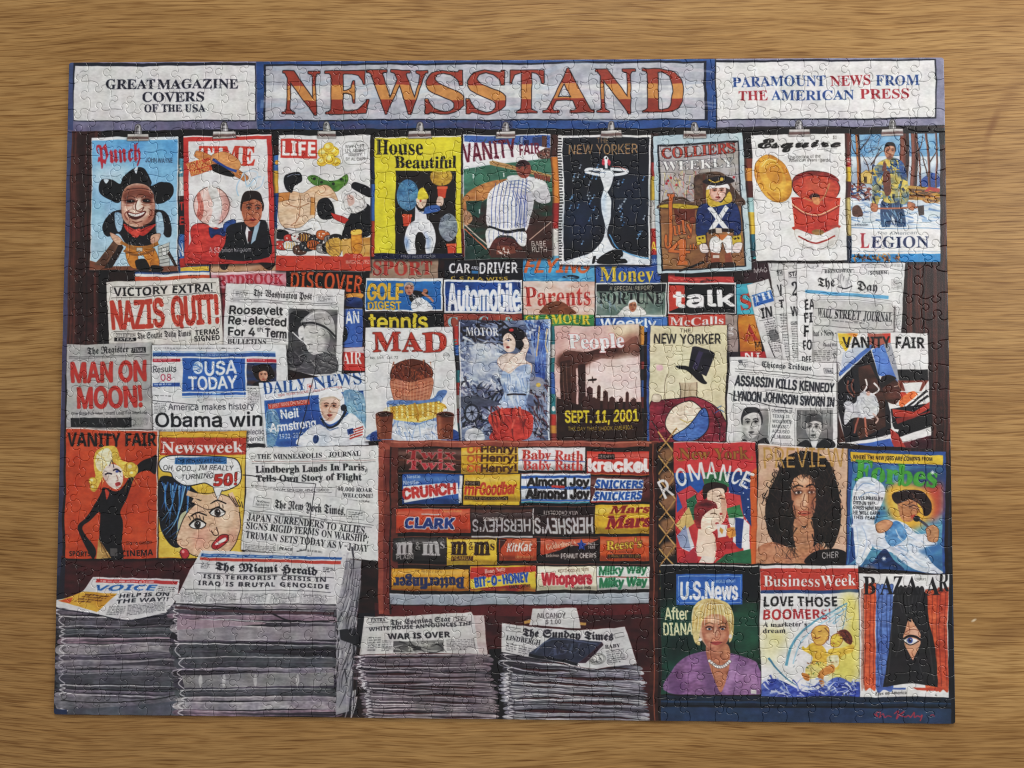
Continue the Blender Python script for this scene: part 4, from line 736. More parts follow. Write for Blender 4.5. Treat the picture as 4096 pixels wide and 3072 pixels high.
def cover_baseball():
    F(1400, 180, .5877)
    paper('d5d6d8', 770, 615, 1365, 608, 1376, 1455, 778, 1462)
    P('3c5c9c*4c70b0', 778, 622, 1362, 616, 1363, 760, 778, 720); 
    for x0, y0, x1, y1, c in ((1160, 622, 1178, 680, '8090b0'), (1185, 650, 1220, 690, '28305a'), (1245, 632, 1300, 700, '30406c'), (1305, 622, 1340, 700, '5a3a30')): B(c, x0, y0, x1, y1, o='1a2040')
    noisy(['1c2c5c', '2a5a4a'], 880, 640, 1160, 690, 22, 40, 6, -30, .8, .8, 3)
    P('e0dede', 776, 660, 1300, 690, 1360, 700, 1365, 760, 800, 830, 776, 840)
    P('3a2a24*8a5a48', 1270, 740, 1330, 700, 1365, 700, 1368, 800, 1290, 770); noisy(['e0d0c0', '7a3a30', '3a3438'], 1290, 720, 1360, 780, 40, 14, 5, 0, 1.5, .9, 7)
    T('VANITY', 776, 806, 1138, 762, 128, '6b1c34', 'b', w=2); T('FAIR', 1158, 752, 1300, 738, 72, '6b1c34', 'b', w=2)
    P('3d6a58*4a7c68', 776, 845, 1368, 770, 1372, 1100, 780, 1100)
    S('a4683c*b47c48', 778, 1030, 900, 950, 1100, 910, 1250, 930, 1250, 980, 1040, 1000, 880, 1080, 780, 1160); P('3a2a24*284438', 780, 1140, 900, 1070, 1000, 1020, 1372, 1000, 1374, 1455, 780, 1460)
    P('2c5a4a*20443a', 790, 1060, 900, 1060, 880, 1180, 800, 1140); S('b58a68', 780, 1130, 820, 1140, 835, 1190, 800, 1230, 780, 1220)
    P('27443c*1c342e', 782, 1240, 900, 1320, 940, 1400, 940, 1458, 782, 1458); P('3b2420*4c2c26', 1180, 1180, 1372, 1160, 1374, 1452, 1180, 1455)
    L('c8b8a8', 8, 785, 1225, 940, 1370); L('c06a4a', 8, 782, 1250, 930, 1395); L('c8a898', 6, 1220, 1330, 1370, 1200)
    # bat and batter
    P('b08858', 952, 800, 975, 790, 1370, 890, 1360, 915, 1180, 870, 955, 820); C('6a4a2a', 3, 960, 806, 1150, 850, 1360, 902)
    S('e0dedd', 950, 1000, 1060, 920, 1150, 905, 1230, 930, 1250, 1050, 1225, 1180, 1190, 1270, 1060, 1270, 935, 1240, 930, 1110)
    S('9a9aa8', 1150, 1000, 1240, 960, 1230, 1150, 1180, 1260, 1120, 1260, 1160, 1120, a=.55, b=8)
    S('dddcdc', 1060, 910, 1150, 890, 1300, 920, 1340, 980, 1300, 1020, 1230, 1000, 1180, 1000, o='666'); S('c0bcc0', 1240, 1000, 1330, 960, 1360, 1060, 1310, 1080, 1250, 1050)
    for i in range(9): C('33488c', 5, 990 + i * 26, 945 - i * 4, 965 + i * 28, 1080, 960 + i * 28, 1250, a=.85)
    for i in range(5): C('3a4a88', 5, 1100 + i * 20, 990 + i * 8, 1140 + i * 16, 1100, 1120 + i * 18, 1240, a=.7)
    for i in range(3): C('3a4a88', 4, 1080, 930 + i * 22, 1160, 930 + i * 22, 1225, 965 + i * 20, a=.7)
    C('15161c', 22, 935, 1240, 1060, 1275, 1190, 1260)
    S('dddcdb', 930, 1250, 1060, 1285, 1190, 1275, 1195, 1360, 1160, 1370, 1110, 1310, 1050, 1300, 1000, 1310, 950, 1385, 932, 1370)
    for i in range(8): C('3a4a88', 4, 945 + i * 32, 1265, 945 + i * 32, 1310, 950 + i * 31, 1350, a=.7)
    S('5a2c26', 950, 1385, 1000, 1320, 1100, 1320, 1170, 1390, 1180, 1430, 1040, 1380, 960, 1440); B('4a2a24', 960, 1400, 1190, 1452); P('7a4434', 1000, 1370, 1120, 1370, 1130, 1420, 1000, 1430)
    head(1180, 850, 56, 62, '8c4638', None, look=-.4, hl='c07a68', lip='6a2020'); S('3a2024', 1130, 830, 1150, 790, 1200, 785, 1225, 820, 1180, 815, 1150, 830); C('1a1014', 7, 1125, 828, 1165, 822, 1200, 822)
    for i in range(6): S('8c4a38', 1250 + i * 18, 880 + i * 6, 1262 + i * 18, 875 + i * 5, 1268 + i * 18, 905 + i * 5, 1254 + i * 18, 912 + i * 5, o='3a1a14', ow=1.5)
    for x, y in ((840, 890), (1042, 885), (882, 1130)): E('e0e0dc', x, y - 6, 5, 5); L('d8d8d4', 7, x, y, x, y + 18)
    noisy(['e6e2dc'], 1020, 1395, 1090, 1440, 12, 36, 6, 60, 1, .9, 2)
    T('BABE', 1234, 1374, 1330, 1372, 36, 'd8d2cc', 'n', w=1.5); T('RUTH', 1234, 1414, 1336, 1414, 36, 'd8d2cc', 'n', w=1.5)
    clip(1060, 612, 130)

def cover_singer():
    F(1400, 180, .5877)
    paper('dddcd9', 1416, 612, 2048, 612, 2040, 1498, 1424, 1496)
    P('10141f*171a24', 1450, 628, 2036, 628, 2028, 1490, 1458, 1490)
    S('22375e', 1470, 1100, 1640, 1050, 1680, 1200, 1600, 1330, 1480, 1300, a=.6, b=20); S('1c3050', 1780, 950, 2000, 900, 2010, 1200, 1860, 1200, a=.5, b=20)
    for i in range(44): B('14141a', 1418, 630 + i * 19.4, 1440 + (i % 3) * 3, 639 + i * 19.4)
    T('THE', 1682, 668, 1760, 668, 36, 'a8845c', 'n', w=1); T('NEW YORKER', 1494, 744, 1958, 738, 66, 'a8845c', 'n', w=2)
    S('d4dbe0', 1745, 1000, 1775, 1060, 1772, 1180, 1755, 1260, 1765, 1330, 1830, 1400, 2036, 1450, 2034, 1490, 1480, 1490, 1500, 1462, 1640, 1410, 1720, 1330, 1738, 1240, 1712, 1130, 1710, 1050, 1728, 980)
    S('6f96c4', 1716, 1080, 1735, 1000, 1735, 1200, 1745, 1250, a=.6, b=5); C('5b9ac8', 8, 1768, 1290, 1830, 1390, 1960, 1440, 2030, 1452)
    S('d8dce0', 1700, 860, 1790, 860, 1775, 960, 1740, 1010, 1722, 960); C('d8dce0', 20, 1720, 850, 1620, 850, 1610, 870, 1740, 895); C('d8dce0', 20, 1770, 845, 1870, 850, 1880, 870, 1740, 895); C('c46a5c', 4, 1880, 850, 1830, 826, 1780, 828); C('7a88a0', 5, 1640, 856, 1700, 870, 1740, 868)
    E('e2e4e6', 1742, 780, 19, 28); S('c23c4a', 1716, 780, 1716, 815, 1735, 815, 1728, 770); S('c23c4a', 1755, 775, 1774, 790, 1768, 820, 1755, 812); B('d8dce0', 1734, 800, 1752, 840); E('201418', 1746, 768, 5, 8)
    S('0b0c10', 1690, 1455, 1740, 1420, 1790, 1400, 1845, 1395, 1860, 1430, 1840, 1455, 1875, 1460, 1872, 1490, 1700, 1490); S('0b0c10', 1655, 1436, 1668, 1440, 1668, 1480, 1650, 1485); C('0b0c10', 6, 1665, 1450, 1690, 1462); E('0b0c10', 1668, 1440, 7, 8); L('0b0c10', 5, 1655, 1470, 1710, 1470)
    r = np.random.RandomState(3)
    for i in range(46):
        x, y = 1480 + r.rand() * 530, 780 + r.rand() * 600
        if 1690 < x < 1800 or (y > 1250 and 1640 < x < 1880): continue
        c = ('a8b4c0', '5f8fc0', '7fa4c8')[i % 3]; E(c, x, y, 6, 5); L(c, 3, x + 5, y, x + 7, y - 24); L(c, 4, x + 7, y - 24, x + 17, y - 18)
    clip(1780, 610, 146)

def cover_soldier():
    F(2600, 180, .5877)
    paper('a9bcc4*b4c5c9', 20, 622, 630, 595, 694, 1532, 50, 1562)
    P('1a1a22', 50, 682, 604, 648, 656, 1508, 78, 1545)
    P('a9a3a4*9d9690', 62, 694, 596, 660, 645, 1500, 90, 1532)
    P('9a7048*805838', 70, 1120, 620, 1080, 645, 1500, 90, 1532)
    noisy(['d8c060', 'c8b878', 'c05a50', 'b8a0a0'], 90, 880, 320, 1040, 50, 60, 7, 80, .7, .6, 9)
    for x, y in ((120, 920), (180, 950), (140, 900), (110, 940), (575, 905)): E('b03440', x, y, 9, 9)
    S('6a5040*4c382c', 80, 1080, 120, 1050, 220, 1030, 300, 1060, 300, 900, 370, 870, 450, 860, 520, 890, 560, 960, 600, 1010, 620, 1100, 90, 1120)
    noisy(['2c2018', '7c6450'], 100, 880, 610, 1080, 80, 30, 6, 0, 1.5, .6, 12)
    S('b59a2c', 80, 1095, 200, 1080, 320, 1090, 320, 1110, 90, 1112, o='3a2a10'); P('6a3020', 165, 1115, 310, 1110, 310, 1190, 175, 1200); E('7a3a24', 200, 1195, 26, 30, o='2a1410'); E('7a3a24', 295, 1190, 22, 26, o='2a1410')
    T('COLLIERS', 84, 772, 580, 732, 68, 'b04434', 's', o='1a1416', ow=4, w=1); T("'", 520, 735, 534, 735, 62, 'b04434', 's'); T('WEEKLY', 84, 852, 572, 830, 62, 'e2e0dc', 's', o='2a2830', ow=4)
    c = 'c06a34'
    T('J', 100, 1345, 168, 1345, 330, c, 's', o='2a140e', ow=4); T('uly', 162, 1300, 308, 1280, 100, c, 's', o='2a140e', ow=4); T('4', 130, 1440, 275, 1440, 120, c, 'b', o='2a140e', ow=4); L(c, 38, 222, 1330, 222, 1480); L(c, 26, 190, 1484, 258, 1482); T('th', 270, 1390, 322, 1390, 40, c, 's', o='2a140e', ow=3)
    # soldier figure
    L('5a3428', 16, 368, 880, 388, 1480)
    S('22366c*1b2c5c', 330, 1110, 400, 1075, 560, 1070, 610, 1130, 620, 1270, 570, 1290, 560, 1260, 400, 1270, 380, 1300, 318, 1280, o='0c1020', ow=3)
    L('d8d8d8', 32, 405, 1100, 545, 1275); L('d8d8d8', 32, 525, 1100, 410, 1280); C('0f1428', 3, 420, 1095, 560, 1270)
    S('dcd8d4', 420, 1310, 560, 1300, 600, 1390, 520, 1420, 490, 1340, 470, 1420, 410, 1410, o='222'); C('2a1a16', 26, 400, 1272, 480, 1258, 570, 1262); B('c8b8a8', 450, 1242, 492, 1280, o='222'); P('c07038', 440, 1290, 530, 1290, 490, 1330)
    for x in (350, 590): P('c4a834', x - 34, 1300, x + 30, 1290, x + 34, 1345, x - 28, 1360, o='2a1c0c'); E('3a2c10', x - 10, 1315, 7, 7); E('3a2c10', x + 12, 1312, 7, 7)
    S('d8c8c0', 340, 1360, 385, 1355, 395, 1410, 350, 1410, o='222'); S('d8c8c0', 575, 1350, 630, 1345, 610, 1410, 560, 1400, o='222')
    P('8a4c34', 410, 1410, 470, 1420, 475, 1490, 415, 1500); P('8a4c34', 505, 1420, 550, 1410, 565, 1495, 510, 1495); B('d0c4b8', 425, 1430, 470, 1450); S('2a1a14', 400, 1490, 480, 1480, 480, 1515, 405, 1520); S('2a1a14', 500, 1485, 575, 1480, 580, 1505, 505, 1515)
    S('c8a83c', 385, 970, 420, 1000, 480, 1075, 540, 1000, 560, 1060, 500, 1090, 400, 1090); head(462, 1000, 62, 66, 'd4aa9c', None, look=0); S('e2dfdc', 385, 985, 410, 950, 520, 945, 545, 985, 500, 970, 430, 972)
    S('221c22', 360, 930, 420, 900, 520, 895, 580, 930, 520, 950, 420, 955); C('c8a840', 9, 400, 915, 440, 935, 490, 920); E('c8a840', 490, 915, 13, 13)
    L('1c1616', 14, 200, 1540, 370, 1475)
    clip(305, 612, 156)

def cover_can():
    F(2600, 180, .5877)
    paper('dcdad7', 690, 615, 1325, 603, 1342, 1465, 722, 1472)
    T('Esquire', 738, 702, 1296, 694, 60, '15110f', 'c', w=5); T('$1', 1244, 640, 1272, 640, 22, '2a2420', 'n', w=.6); E('dcdad7', 1108, 632, 16, 16, o='444', ow=2)
    T('THE MAGAZINE', 1168, 712, 1275, 712, 10, '555', 'n'); T('FOR MEN', 1190, 728, 1255, 728, 10, '555', 'n')
    T('The decline of the', 938, 776, 1166, 770, 22, '33302e', 'n', w=.6); T('American avant-garde.', 944, 796, 1236, 794, 22, '33302e', 'n', w=.6)
    E('c8862c*d8a03c', 842, 908, 112, 172, -28, o='7a4a18'); E('dfb04c', 836, 890, 78, 128, -28, a=.6); E('c07a24', 850, 880, 50, 74, -28, a=.5); C('e8c878', 7, 760, 830, 800, 780, 860, 790); C('a86a1c', 6, 800, 1000, 870, 1060, 940, 1040)
    # a plain red and cream tin
    P('b83a2c*c8482f', 962, 1040, 1298, 1040, 1284, 1240, 986, 1240); S('b83a2c', 986, 1230, 1284, 1230, 1250, 1270, 1130, 1290, 1010, 1270)
    S('dcd8d2', 990, 1250, 1130, 1290, 1282, 1245, 1262, 1350, 1200, 1385, 1100, 1388, 1020, 1360, o='8a7a70'); S('b8b2ae', 1230, 1270, 1282, 1250, 1262, 1350, 1200, 1385, a=.6, b=6)
    E('a8342a', 1130, 965, 162, 108, 8, o='2a1414', ow=5); E('c04c34*b03c2c', 1134, 985, 148, 98, 8); E('cf6a4c', 1134, 960, 90, 45, 8, a=.5, b=8); S('8a2a24', 970, 930, 1010, 880, 1130, 858, 1240, 880, 1285, 930, 1200, 895, 1120, 885, 1030, 900, o='3a1414')
    C('d8c098', 6, 965, 1085, 1050, 1140, 1160, 1150, 1290, 1095); C('5a1c18', 4, 968, 1098, 1050, 1152, 1160, 1162, 1288, 1108)
    E('5a1c1a', 1120, 1030, 36, 24); S('d08a5c', 1100, 1040, 1120, 1015, 1150, 1035, 1150, 1080, 1115, 1080); S('3a2420', 1098, 1030, 1125, 1008, 1150, 1030, 1120, 1030); C('b8744c', 12, 1150, 1060, 1190, 1020, 1220, 940); C('b8744c', 10, 1100, 1060, 1070, 1050, 1045, 1040); 
    E('8a6a3a', 1142, 1272, 42, 20); S('7a1c18', 985, 1120, 1005, 1230, 1020, 1260, 1000, 1240, a=.5, b=4)
    C('9a2a24', 10, 1010, 1300, 1130, 1345, 1262, 1298); C('9a9490', 4, 1020, 1350, 1130, 1392, 1250, 1352)
    clip(1016, 600, 146)

def cover_woodsman():
    F(2600, 180, .5877)
    paper('6a98c0*8ab4d0', 1366, 604, 1972, 604, 1974, 1476, 1372, 1476)
    P('c9d4da*b3c0cc', 1366, 760, 1972, 760, 1974, 1240, 1368, 1240)
    S('8fa0b4', 1370, 860, 1480, 800, 1560, 860, 1660, 820, 1840, 880, 1972, 800, 1972, 960, 1370, 960, a=.8, b=5); S('2f5296', 1850, 920, 1920, 870, 1972, 900, 1972, 960, 1840, 980)
    noisy(['e4e8ea', '8fa8c8', 'c8d4e0', '6a88b4', 'd8dce0'], 1372, 1020, 1970, 1230, 110, 130, 16, 8, .4, .9, 8)
    for x0, x1, w in ((1420, 1410, 26), (1720, 1735, 60), (1790, 1800, 44), (1900, 1880, 16), (1940, 1950, 12), (1845, 1810, 10)):
        C('6a3a28', w, x1, 604, (x0 + x1) / 2 + 5, 800, x0, 1000); C('3a2018', w * .35, x1 + w * .3, 604, (x0 + x1) / 2 + 5 + w * .3, 800, x0 + w * .3, 1000); C('c07a3c' if x0 < 1500 else '8a5240', w * .3, x1 - w * .25, 604, (x0 + x1) / 2 + 5 - w * .25, 800, x0 - w * .25, 1000)
    for a_ in ((1420, 760, 1380, 700, 1370, 640), (1420, 720, 1470, 660, 1500, 610), (1500, 950, 1480, 820, 1440, 740), (1500, 900, 1530, 780, 1570, 700), (1900, 800, 1940, 740, 1965, 700), (1800, 760, 1840, 690, 1860, 610), (1500, 820, 1560, 740, 1600, 720), (1890, 900, 1850, 760, 1830, 720)): C('4a3028', 9, *a_, w1=3)
    noisy(['3a4a58', '5a4a48', '2a3a4a'], 1440, 620, 1580, 740, 40, 60, 4, -40, .8, .7, 5)
    P('c8a85c', 1430, 880, 1470, 850, 1510, 880, 1510, 945, 1435, 945, o='3a2a18'); B('4a3418', 1455, 900, 1475, 940)
    noisy(['7a2c2c', '2c4a7c', '4a2424', '8a4a34'], 1372, 950, 1500, 1050, 40, 40, 14, 20, 1, .9, 6)
    for i in range(5): L(('b08a3a', '6a4a28')[i % 2], 18, 1740, 970 + i * 18, 1972, 985 + i * 18)
    P('a83a30', 1860, 1000, 1900, 965, 1970, 975, 1970, 1000); noisy(['c8882c', '3a2418', '8a5a2c'], 1750, 1000, 1970, 1070, 40, 80, 9, 8, .2, .9, 7); P('3a2a24', 1820, 1100, 1860, 1090, 1868, 1160, 1830, 1165); S('5a3a30', 1380, 1110, 1420, 1090, 1450, 1160, 1385, 1165)
    # figure with an axe
    S('3c5f84*22385a', 1575, 1060, 1700, 1060, 1750, 1250, 1690, 1240, 1650, 1150, 1630, 1245, 1575, 1240); noisy(['8fb0c8', '1c2c48'], 1590, 1070, 1720, 1235, 30, 50, 8, 70, .5, .8, 9)
    S('2f5488*c9b050', 1530, 830, 1600, 780, 1690, 780, 1740, 850, 1760, 1050, 1700, 1070, 1690, 940, 1690, 1060, 1590, 1060, 1580, 950, 1550, 1080, 1510, 1080, 1515, 900)
    noisy(['d8c060', '24406c', '3f74a0', '1a2a48', 'c8a848'], 1520, 810, 1740, 1060, 60, 44, 15, 60, 1.2, .9, 10); S('6a3a28', 1585, 880, 1630, 870, 1640, 1000, 1600, 1020); S('6a3c2c', 1600, 790, 1580, 860, 1610, 850); S('c8a84c', 1605, 780, 1640, 800, 1620, 830)
    head(1636, 730, 40, 56, 'b07a60', '1c1414', look=.3, lip='7a3a30'); B('3a241c', 1614, 770, 1660, 782, a=.7, b=2)
    C('a8684c', 12, 1500, 1110, 1600, 1110, 1820, 1105); S('b07050', 1500, 1075, 1545, 1085, 1540, 1130, 1505, 1125, o='3a1a14'); S('b07050', 1755, 1065, 1800, 1085, 1790, 1125, 1755, 1110, o='3a1a14')
    T('Lincoln', 1395, 1235, 1480, 1232, 18, '1a1a22', 'n')
    P('e0dedb', 1370, 1240, 1974, 1240, 1974, 1422, 1370, 1422); L('5a86b4', 5, 1370, 1248, 1974, 1252); L('88a8c4', 4, 1370, 1402, 1974, 1406)
    T('The American', 1540, 1292, 1815, 1292, 22, '6a7078', 'n', sh=.25)
    T('L', 1428, 1380, 1490, 1380, 96, 'a83440', 's'); T('EGION', 1502, 1378, 1896, 1380, 74, '28365e', 's')
    P('2c86c0', 1372, 1424, 1974, 1420, 1975, 1476, 1372, 1476); noisy(['6a3a24', '2a1c18', 'c88a4c'], 1380, 1430, 1700, 1470, 60, 30, 12, 60, 1, .9, 3)
    clip(1650, 596, 152)
def mags_left():
    CL(); F(200, 1000, .5877)
    P('3a66a8', 870, 90, 1085, 90, 1085, 130, 870, 150); P('d8b040', 885, 122, 1080, 108, 1085, 140, 885, 150); P('b8342c', 880, 60, 1085, 60, 1085, 100, 885, 120)
    P('3a5f9c', 575, 150, 1090, 142, 1090, 168, 575, 172); P('dcd9d4', 578, 166, 1090, 150, 1090, 200, 578, 205); P('c4502e', 578, 185, 1090, 168, 1092, 205, 580, 222); M('2a1a18', 935, 172, 1058, 166, 936, 188, 1, dash=20)
    P('c09878*a87858', 1095, 82, 1535, 75, 1540, 150, 1095, 150); P('e8e2da', 1098, 70, 1540, 66, 1540, 80, 1098, 84); S('2a1a16', 1158, 82, 1220, 80, 1200, 130, 1165, 125); S('2a1a16', 1420, 80, 1535, 80, 1500, 140, 1440, 110)
    paper('c98a92*b86a74', 1098, 150, 1612, 142, 1612, 640, 1150, 640); P('dfc0c0', 1098, 150, 1612, 142, 1612, 158, 1098, 166)
    T('REDBOOK', 1140, 240, 1592, 232, 68, 'a82c3c', 's', w=3); P('8a2a34*b85a60', 1150, 260, 1200, 260, 1200, 640, 1150, 640); T('BY', 1160, 315, 1190, 312, 22, '3a1418', 'n')
    paper('16110f', 1622, 148, 2145, 140, 2142, 400, 1625, 330); P('d8d4d0', 1636, 138, 2140, 128, 2142, 146, 1636, 156)
    T('DISCOVER', 1640, 262, 2122, 290, 118, 'c85528', 'b', o='2a100a', ow=3, w=1)
    P('7a4a2a', 2000, 292, 2130, 300, 2130, 390, 2000, 390); S('c88a3c', 2020, 300, 2128, 290, 2126, 320, 2030, 325); S('1c2c5c*2c4a84', 2005, 340, 2070, 320, 2126, 330, 2126, 388, 2005, 388)
    paper('3b5ea6*4a6cb0', 1990, 402, 2130, 396, 2130, 660, 1985, 660); T('AN', 2010, 500, 2106, 498, 82, 'e4e2e0', 'b', w=1); S('14161e', 1990, 520, 2020, 540, 2024, 600, 1990, 620); P('dcdad8', 1990, 392, 2130, 388, 2130, 400, 1990, 404)
    paper('b5302c*c03c34', 1988, 664, 2142, 656, 2146, 822, 1990, 822); P('c8b8b8', 1990, 664, 2142, 656, 2143, 700, 2080, 690, 1990, 690); T('AIR', 1994, 776, 2126, 774, 82, 'e8e0dc', 's', w=1)

def papers_left():
    F(200, 1000, .5877)
    # victory extra
    paper('d4cec4*dad5cc', 386, 222, 1152, 186, 1184, 645, 400, 650)
    L('2a2624', 3, 415, 258, 1132, 220, 1134, 290, 418, 330, 415, 258)
    T('VICTORY EXTRA!', 440, 318, 1110, 284, 56, '1c1a1c', 'b', w=1)
    T('NAZIS', 425, 540, 778, 520, 186, 'b8402e', 'n', w=9); T('QUIT!', 838, 515, 1148, 496, 190, 'b8402e', 'n', w=9)
    L('2a2624', 3, 430, 556, 962, 528, 965, 632); L('2a2624', 2, 432, 568, 588, 564, 588, 620, 434, 622, 432, 568)
    T('CITY EDITION', 446, 590, 582, 588, 20, '1c1a1c', 'n', w=1); P('1c1a1c', 434, 597, 588, 595, 588, 620, 434, 622); T('EXTRA', 455, 618, 570, 616, 18, 'e8e4da', 'b')
    T('The Seattle Daily Times', 598, 606, 962, 586, 44, '1c1a1c', 'g', w=1); T('TERMS', 992, 584, 1155, 568, 36, '1c1a1c', 'b', w=1); T('SIGNED', 985, 624, 1158, 612, 36, '1c1a1c', 'b', w=1)
    # roosevelt paper
    paper('d6d5d2*dddbd8', 1196, 222, 2004, 272, 1984, 900, 1178, 700)
    L('4a4848', 2, 1248, 270, 1356, 276, 1356, 326, 1246, 320, 1248, 270); M('333', 1258, 280, 1346, 286, 1258, 318, 4, dash=20); L('4a4848', 2, 1818, 305, 1920, 312, 1918, 362, 1816, 352, 1818, 305); M('333', 1826, 314, 1912, 320, 1826, 352, 4, dash=20)
    T('The Washington Post', 1385, 318, 1782, 338, 48, '1a1a1c', 'g', w=1.2)
    L('2a2a2c', 3, 1225, 330, 1950, 372); L('2a2a2c', 2, 1225, 350, 1950, 384); M('3a3a3c', 1240, 338, 1940, 380, 1240, 348, 1, dash=60, gap=1.2)
    k = '1a1a1c'
    T('Roosevelt', 1222, 432, 1584, 446, 54, k, 'n', w=3.5); T('Re-elected', 1217, 500, 1606, 522, 54, k, 'n', w=3.5); T('For 4', 1213, 578, 1392, 588, 54, k, 'n', w=3.5); T('th', 1410, 560, 1448, 562, 28, k, 'n', w=2); T('Term', 1462, 592, 1608, 600, 54, k, 'n', w=3.5)
    L('2a2a2c', 3, 1208, 592, 1608, 612); T('BULLETINS', 1208, 638, 1470, 645, 34, k, 's', w=1.5)
    P('7a7877*4a494b', 1625, 398, 1957, 410, 1945, 840, 1617, 828); S('2a292c', 1640, 430, 1760, 420, 1720, 520, 1640, 560); S('3a393c', 1622, 660, 1760, 670, 1700, 790, 1620, 780)
    S('a8a6a4', 1700, 500, 1780, 420, 1860, 410, 1930, 480, 1940, 600, 1900, 560, 1800, 520, o='1a1a1c'); C('d0cecb', 10, 1740, 470, 1800, 430, 1870, 430); C('2a282c', 14, 1690, 505, 1780, 500, 1880, 530, 1945, 590)
    S('bdbab6', 1740, 520, 1840, 530, 1900, 570, 1900, 640, 1850, 720, 1770, 700, 1740, 640, 1725, 600); S('6a686a', 1850, 560, 1930, 600, 1910, 700, 1850, 720, 1880, 640, a=.7, b=4); C('3a383a', 4, 1760, 560, 1790, 568, 1820, 560); C('3a383a', 4, 1745, 640, 1790, 640); L('e4e2de', 9, 1650, 560, 1750, 645); L('3a383a', 3, 1650, 566, 1748, 650)
    S('cac7c3', 1690, 540, 1720, 520, 1730, 580, 1700, 600); S('5a585a', 1740, 740, 1860, 700, 1945, 720, 1944, 838, 1720, 832); noisy(['2a292c', 'a09e9c', '6a6869'], 1640, 690, 1940, 830, 50, 60, 7, 20, .8, .7, 5); T('Roo', 1622, 880, 1740, 860, 34, k, 'b')
    for y in (600,): M('4a4a4c', 1830, 345, 1940, 352, 1830, 350, 1)
    # grey moon paper
    paper('a5a3a0*b2b0ac', 118, 645, 692, 632, 712, 1222, 110, 1215); P('7c7a78', 620, 640, 692, 634, 712, 1220, 660, 1220, a=.25, b=8)
    T('The Register', 255, 708, 535, 696, 48, '1c1c1e', 'g', w=1); P('1c1c1e', 556, 668, 652, 664, 653, 700, 558, 704); T('FINAL', 566, 698, 645, 695, 26, 'b4b2ae', 'b'); L('2a2a2c', 3, 132, 728, 680, 712); L('2a2a2c', 2, 132, 738, 680, 722)
    T('MAN ON', 150, 900, 655, 888, 132, 'b9382f', 'n', w=8, o='6a2018', ow=1.5); T('MOON!', 192, 1078, 625, 1064, 138, 'b9382f', 'n', w=8, o='6a2018', ow=1.5)
    T('One Step For Man, Giant Leap For Mankind', 145, 1126, 662, 1116, 20, '222224', 'n', w=.8); P('1a1a1b*242425', 140, 1148, 556, 1140, 558, 1206, 142, 1210); noisy(['6a6868', '9a9896', '3a3a3a'], 160, 1145, 540, 1200, 18, 34, 6, 80, .8, .8, 4); M('4a4a4a', 565, 1142, 668, 1140, 566, 1206, 7, dash=12)
    # results paper
    paper('d5d5d4*dddcdb', 694, 650, 1606, 640, 1640, 1420, 702, 1260)
    B('2d5590', 700, 701, 1536, 727); B('7aa0c8', 700, 692, 1536, 697); T('THE NATION NEWSPAPER', 990, 722, 1215, 720, 14, 'c8d4e4', 'n')
    P('2b5ca4*3265b0', 900, 738, 1328, 738, 1334, 962, 904, 962); B('2b5ca4', 904, 970, 1334, 988); L('7aa0c8', 4, 904, 998, 1334, 998); M('c8d8ea', 1040, 972, 1215, 972, 1040, 986, 1, dash=30)
    E('c8d8e8', 1008, 802, 36, 42); noisy(['3a68ac'], 975, 770, 1045, 840, 14, 40, 5, 10, .8, .9, 3); T('USA', 1060, 848, 1272, 840, 88, 'e0e2e4', 'n', w=5); T('TODAY', 946, 948, 1276, 940, 84, 'e0e2e4', 'n', w=5)
    B('b02c3c', 700, 742, 887, 764); M('e8d8d8', 710, 746, 876, 746, 710, 760, 1, dash=22); T('Results', 706, 834, 858, 832, 42, '22242a', 'n', w=1.5); T('08', 756, 890, 826, 890, 44, 'a83048', 'n', w=2); B('2b4f94', 704, 905, 886, 930); M('d8e0ea', 712, 910, 878, 910, 712, 926, 1, dash=22); M('4a4a4a', 712, 988, 880, 988, 712, 1000, 1, dash=26)
    B('b02c3c', 1340, 742, 1540, 764); M('e8d8d8', 1350, 746, 1520, 746, 1350, 760, 1, dash=22); P('28406c*4a3430', 1342, 770, 1540, 768, 1540, 922, 1342, 926); S('20140f', 1380, 810, 1430, 780, 1500, 785, 1525, 870, 1420, 890); head(1452, 855, 32, 44, 'c89078', '2a1a14'); S('18181c', 1400, 900, 1500, 890, 1540, 922, 1390, 924)
    T('America makes history', 808, 1086, 1390, 1084, 42, '20222a', 'n', w=1.5); T('Obama win', 718, 1202, 1442, 1200, 94, '18191e', 'n', w=4); T('electic', 1345, 1258, 1460, 1256, 34, '20222a', 'n', w=1); T('barrier', 1340, 1308, 1460, 1304, 34, '20222a', 'n', w=1); M('3a3a3c', 1345, 940, 1420, 938, 1345, 955, 1, dash=20); B('26262a', 1344, 1322, 1470, 1352)
    L('26262c', 4, 668, 1200, 668, 1030, 700, 1024, 1010, 1050)
    M('4a4a4c', 708, 1040, 790, 1042, 708, 1110, 7, dash=16); M('4a4a4c', 1345, 960, 1420, 962, 1345, 1060, 9, dash=14); M('4a4a4c', 720, 1216, 1330, 1225, 720, 1234, 2, dash=22); M('6a6a6c', 1010, 1010, 1330, 1012, 1010, 1024, 2, dash=16); M('6a6a6c', 710, 668, 1540, 664, 710, 682, 1, dash=20)
    # astronaut paper
    paper('d2d6dc*dcdee0', 1421, 906, 2144, 830, 2172, 1326, 1470, 1350)
    T('DAILY', 1452, 984, 1750, 950, 84, '29528f', 's', w=1); T('NEWS', 1800, 946, 2124, 910, 84, '29528f', 's', w=1); L('b8504a', 3, 1755, 915, 1790, 910, 1794, 944, 1758, 948, 1755, 915); E('b8504a', 1775, 930, 12, 10)
    T("NEW YORK'S HOMETOWN NEWSPAPER", 1555, 1000, 1985, 946, 18, 'b04a44', 'n', w=.8)
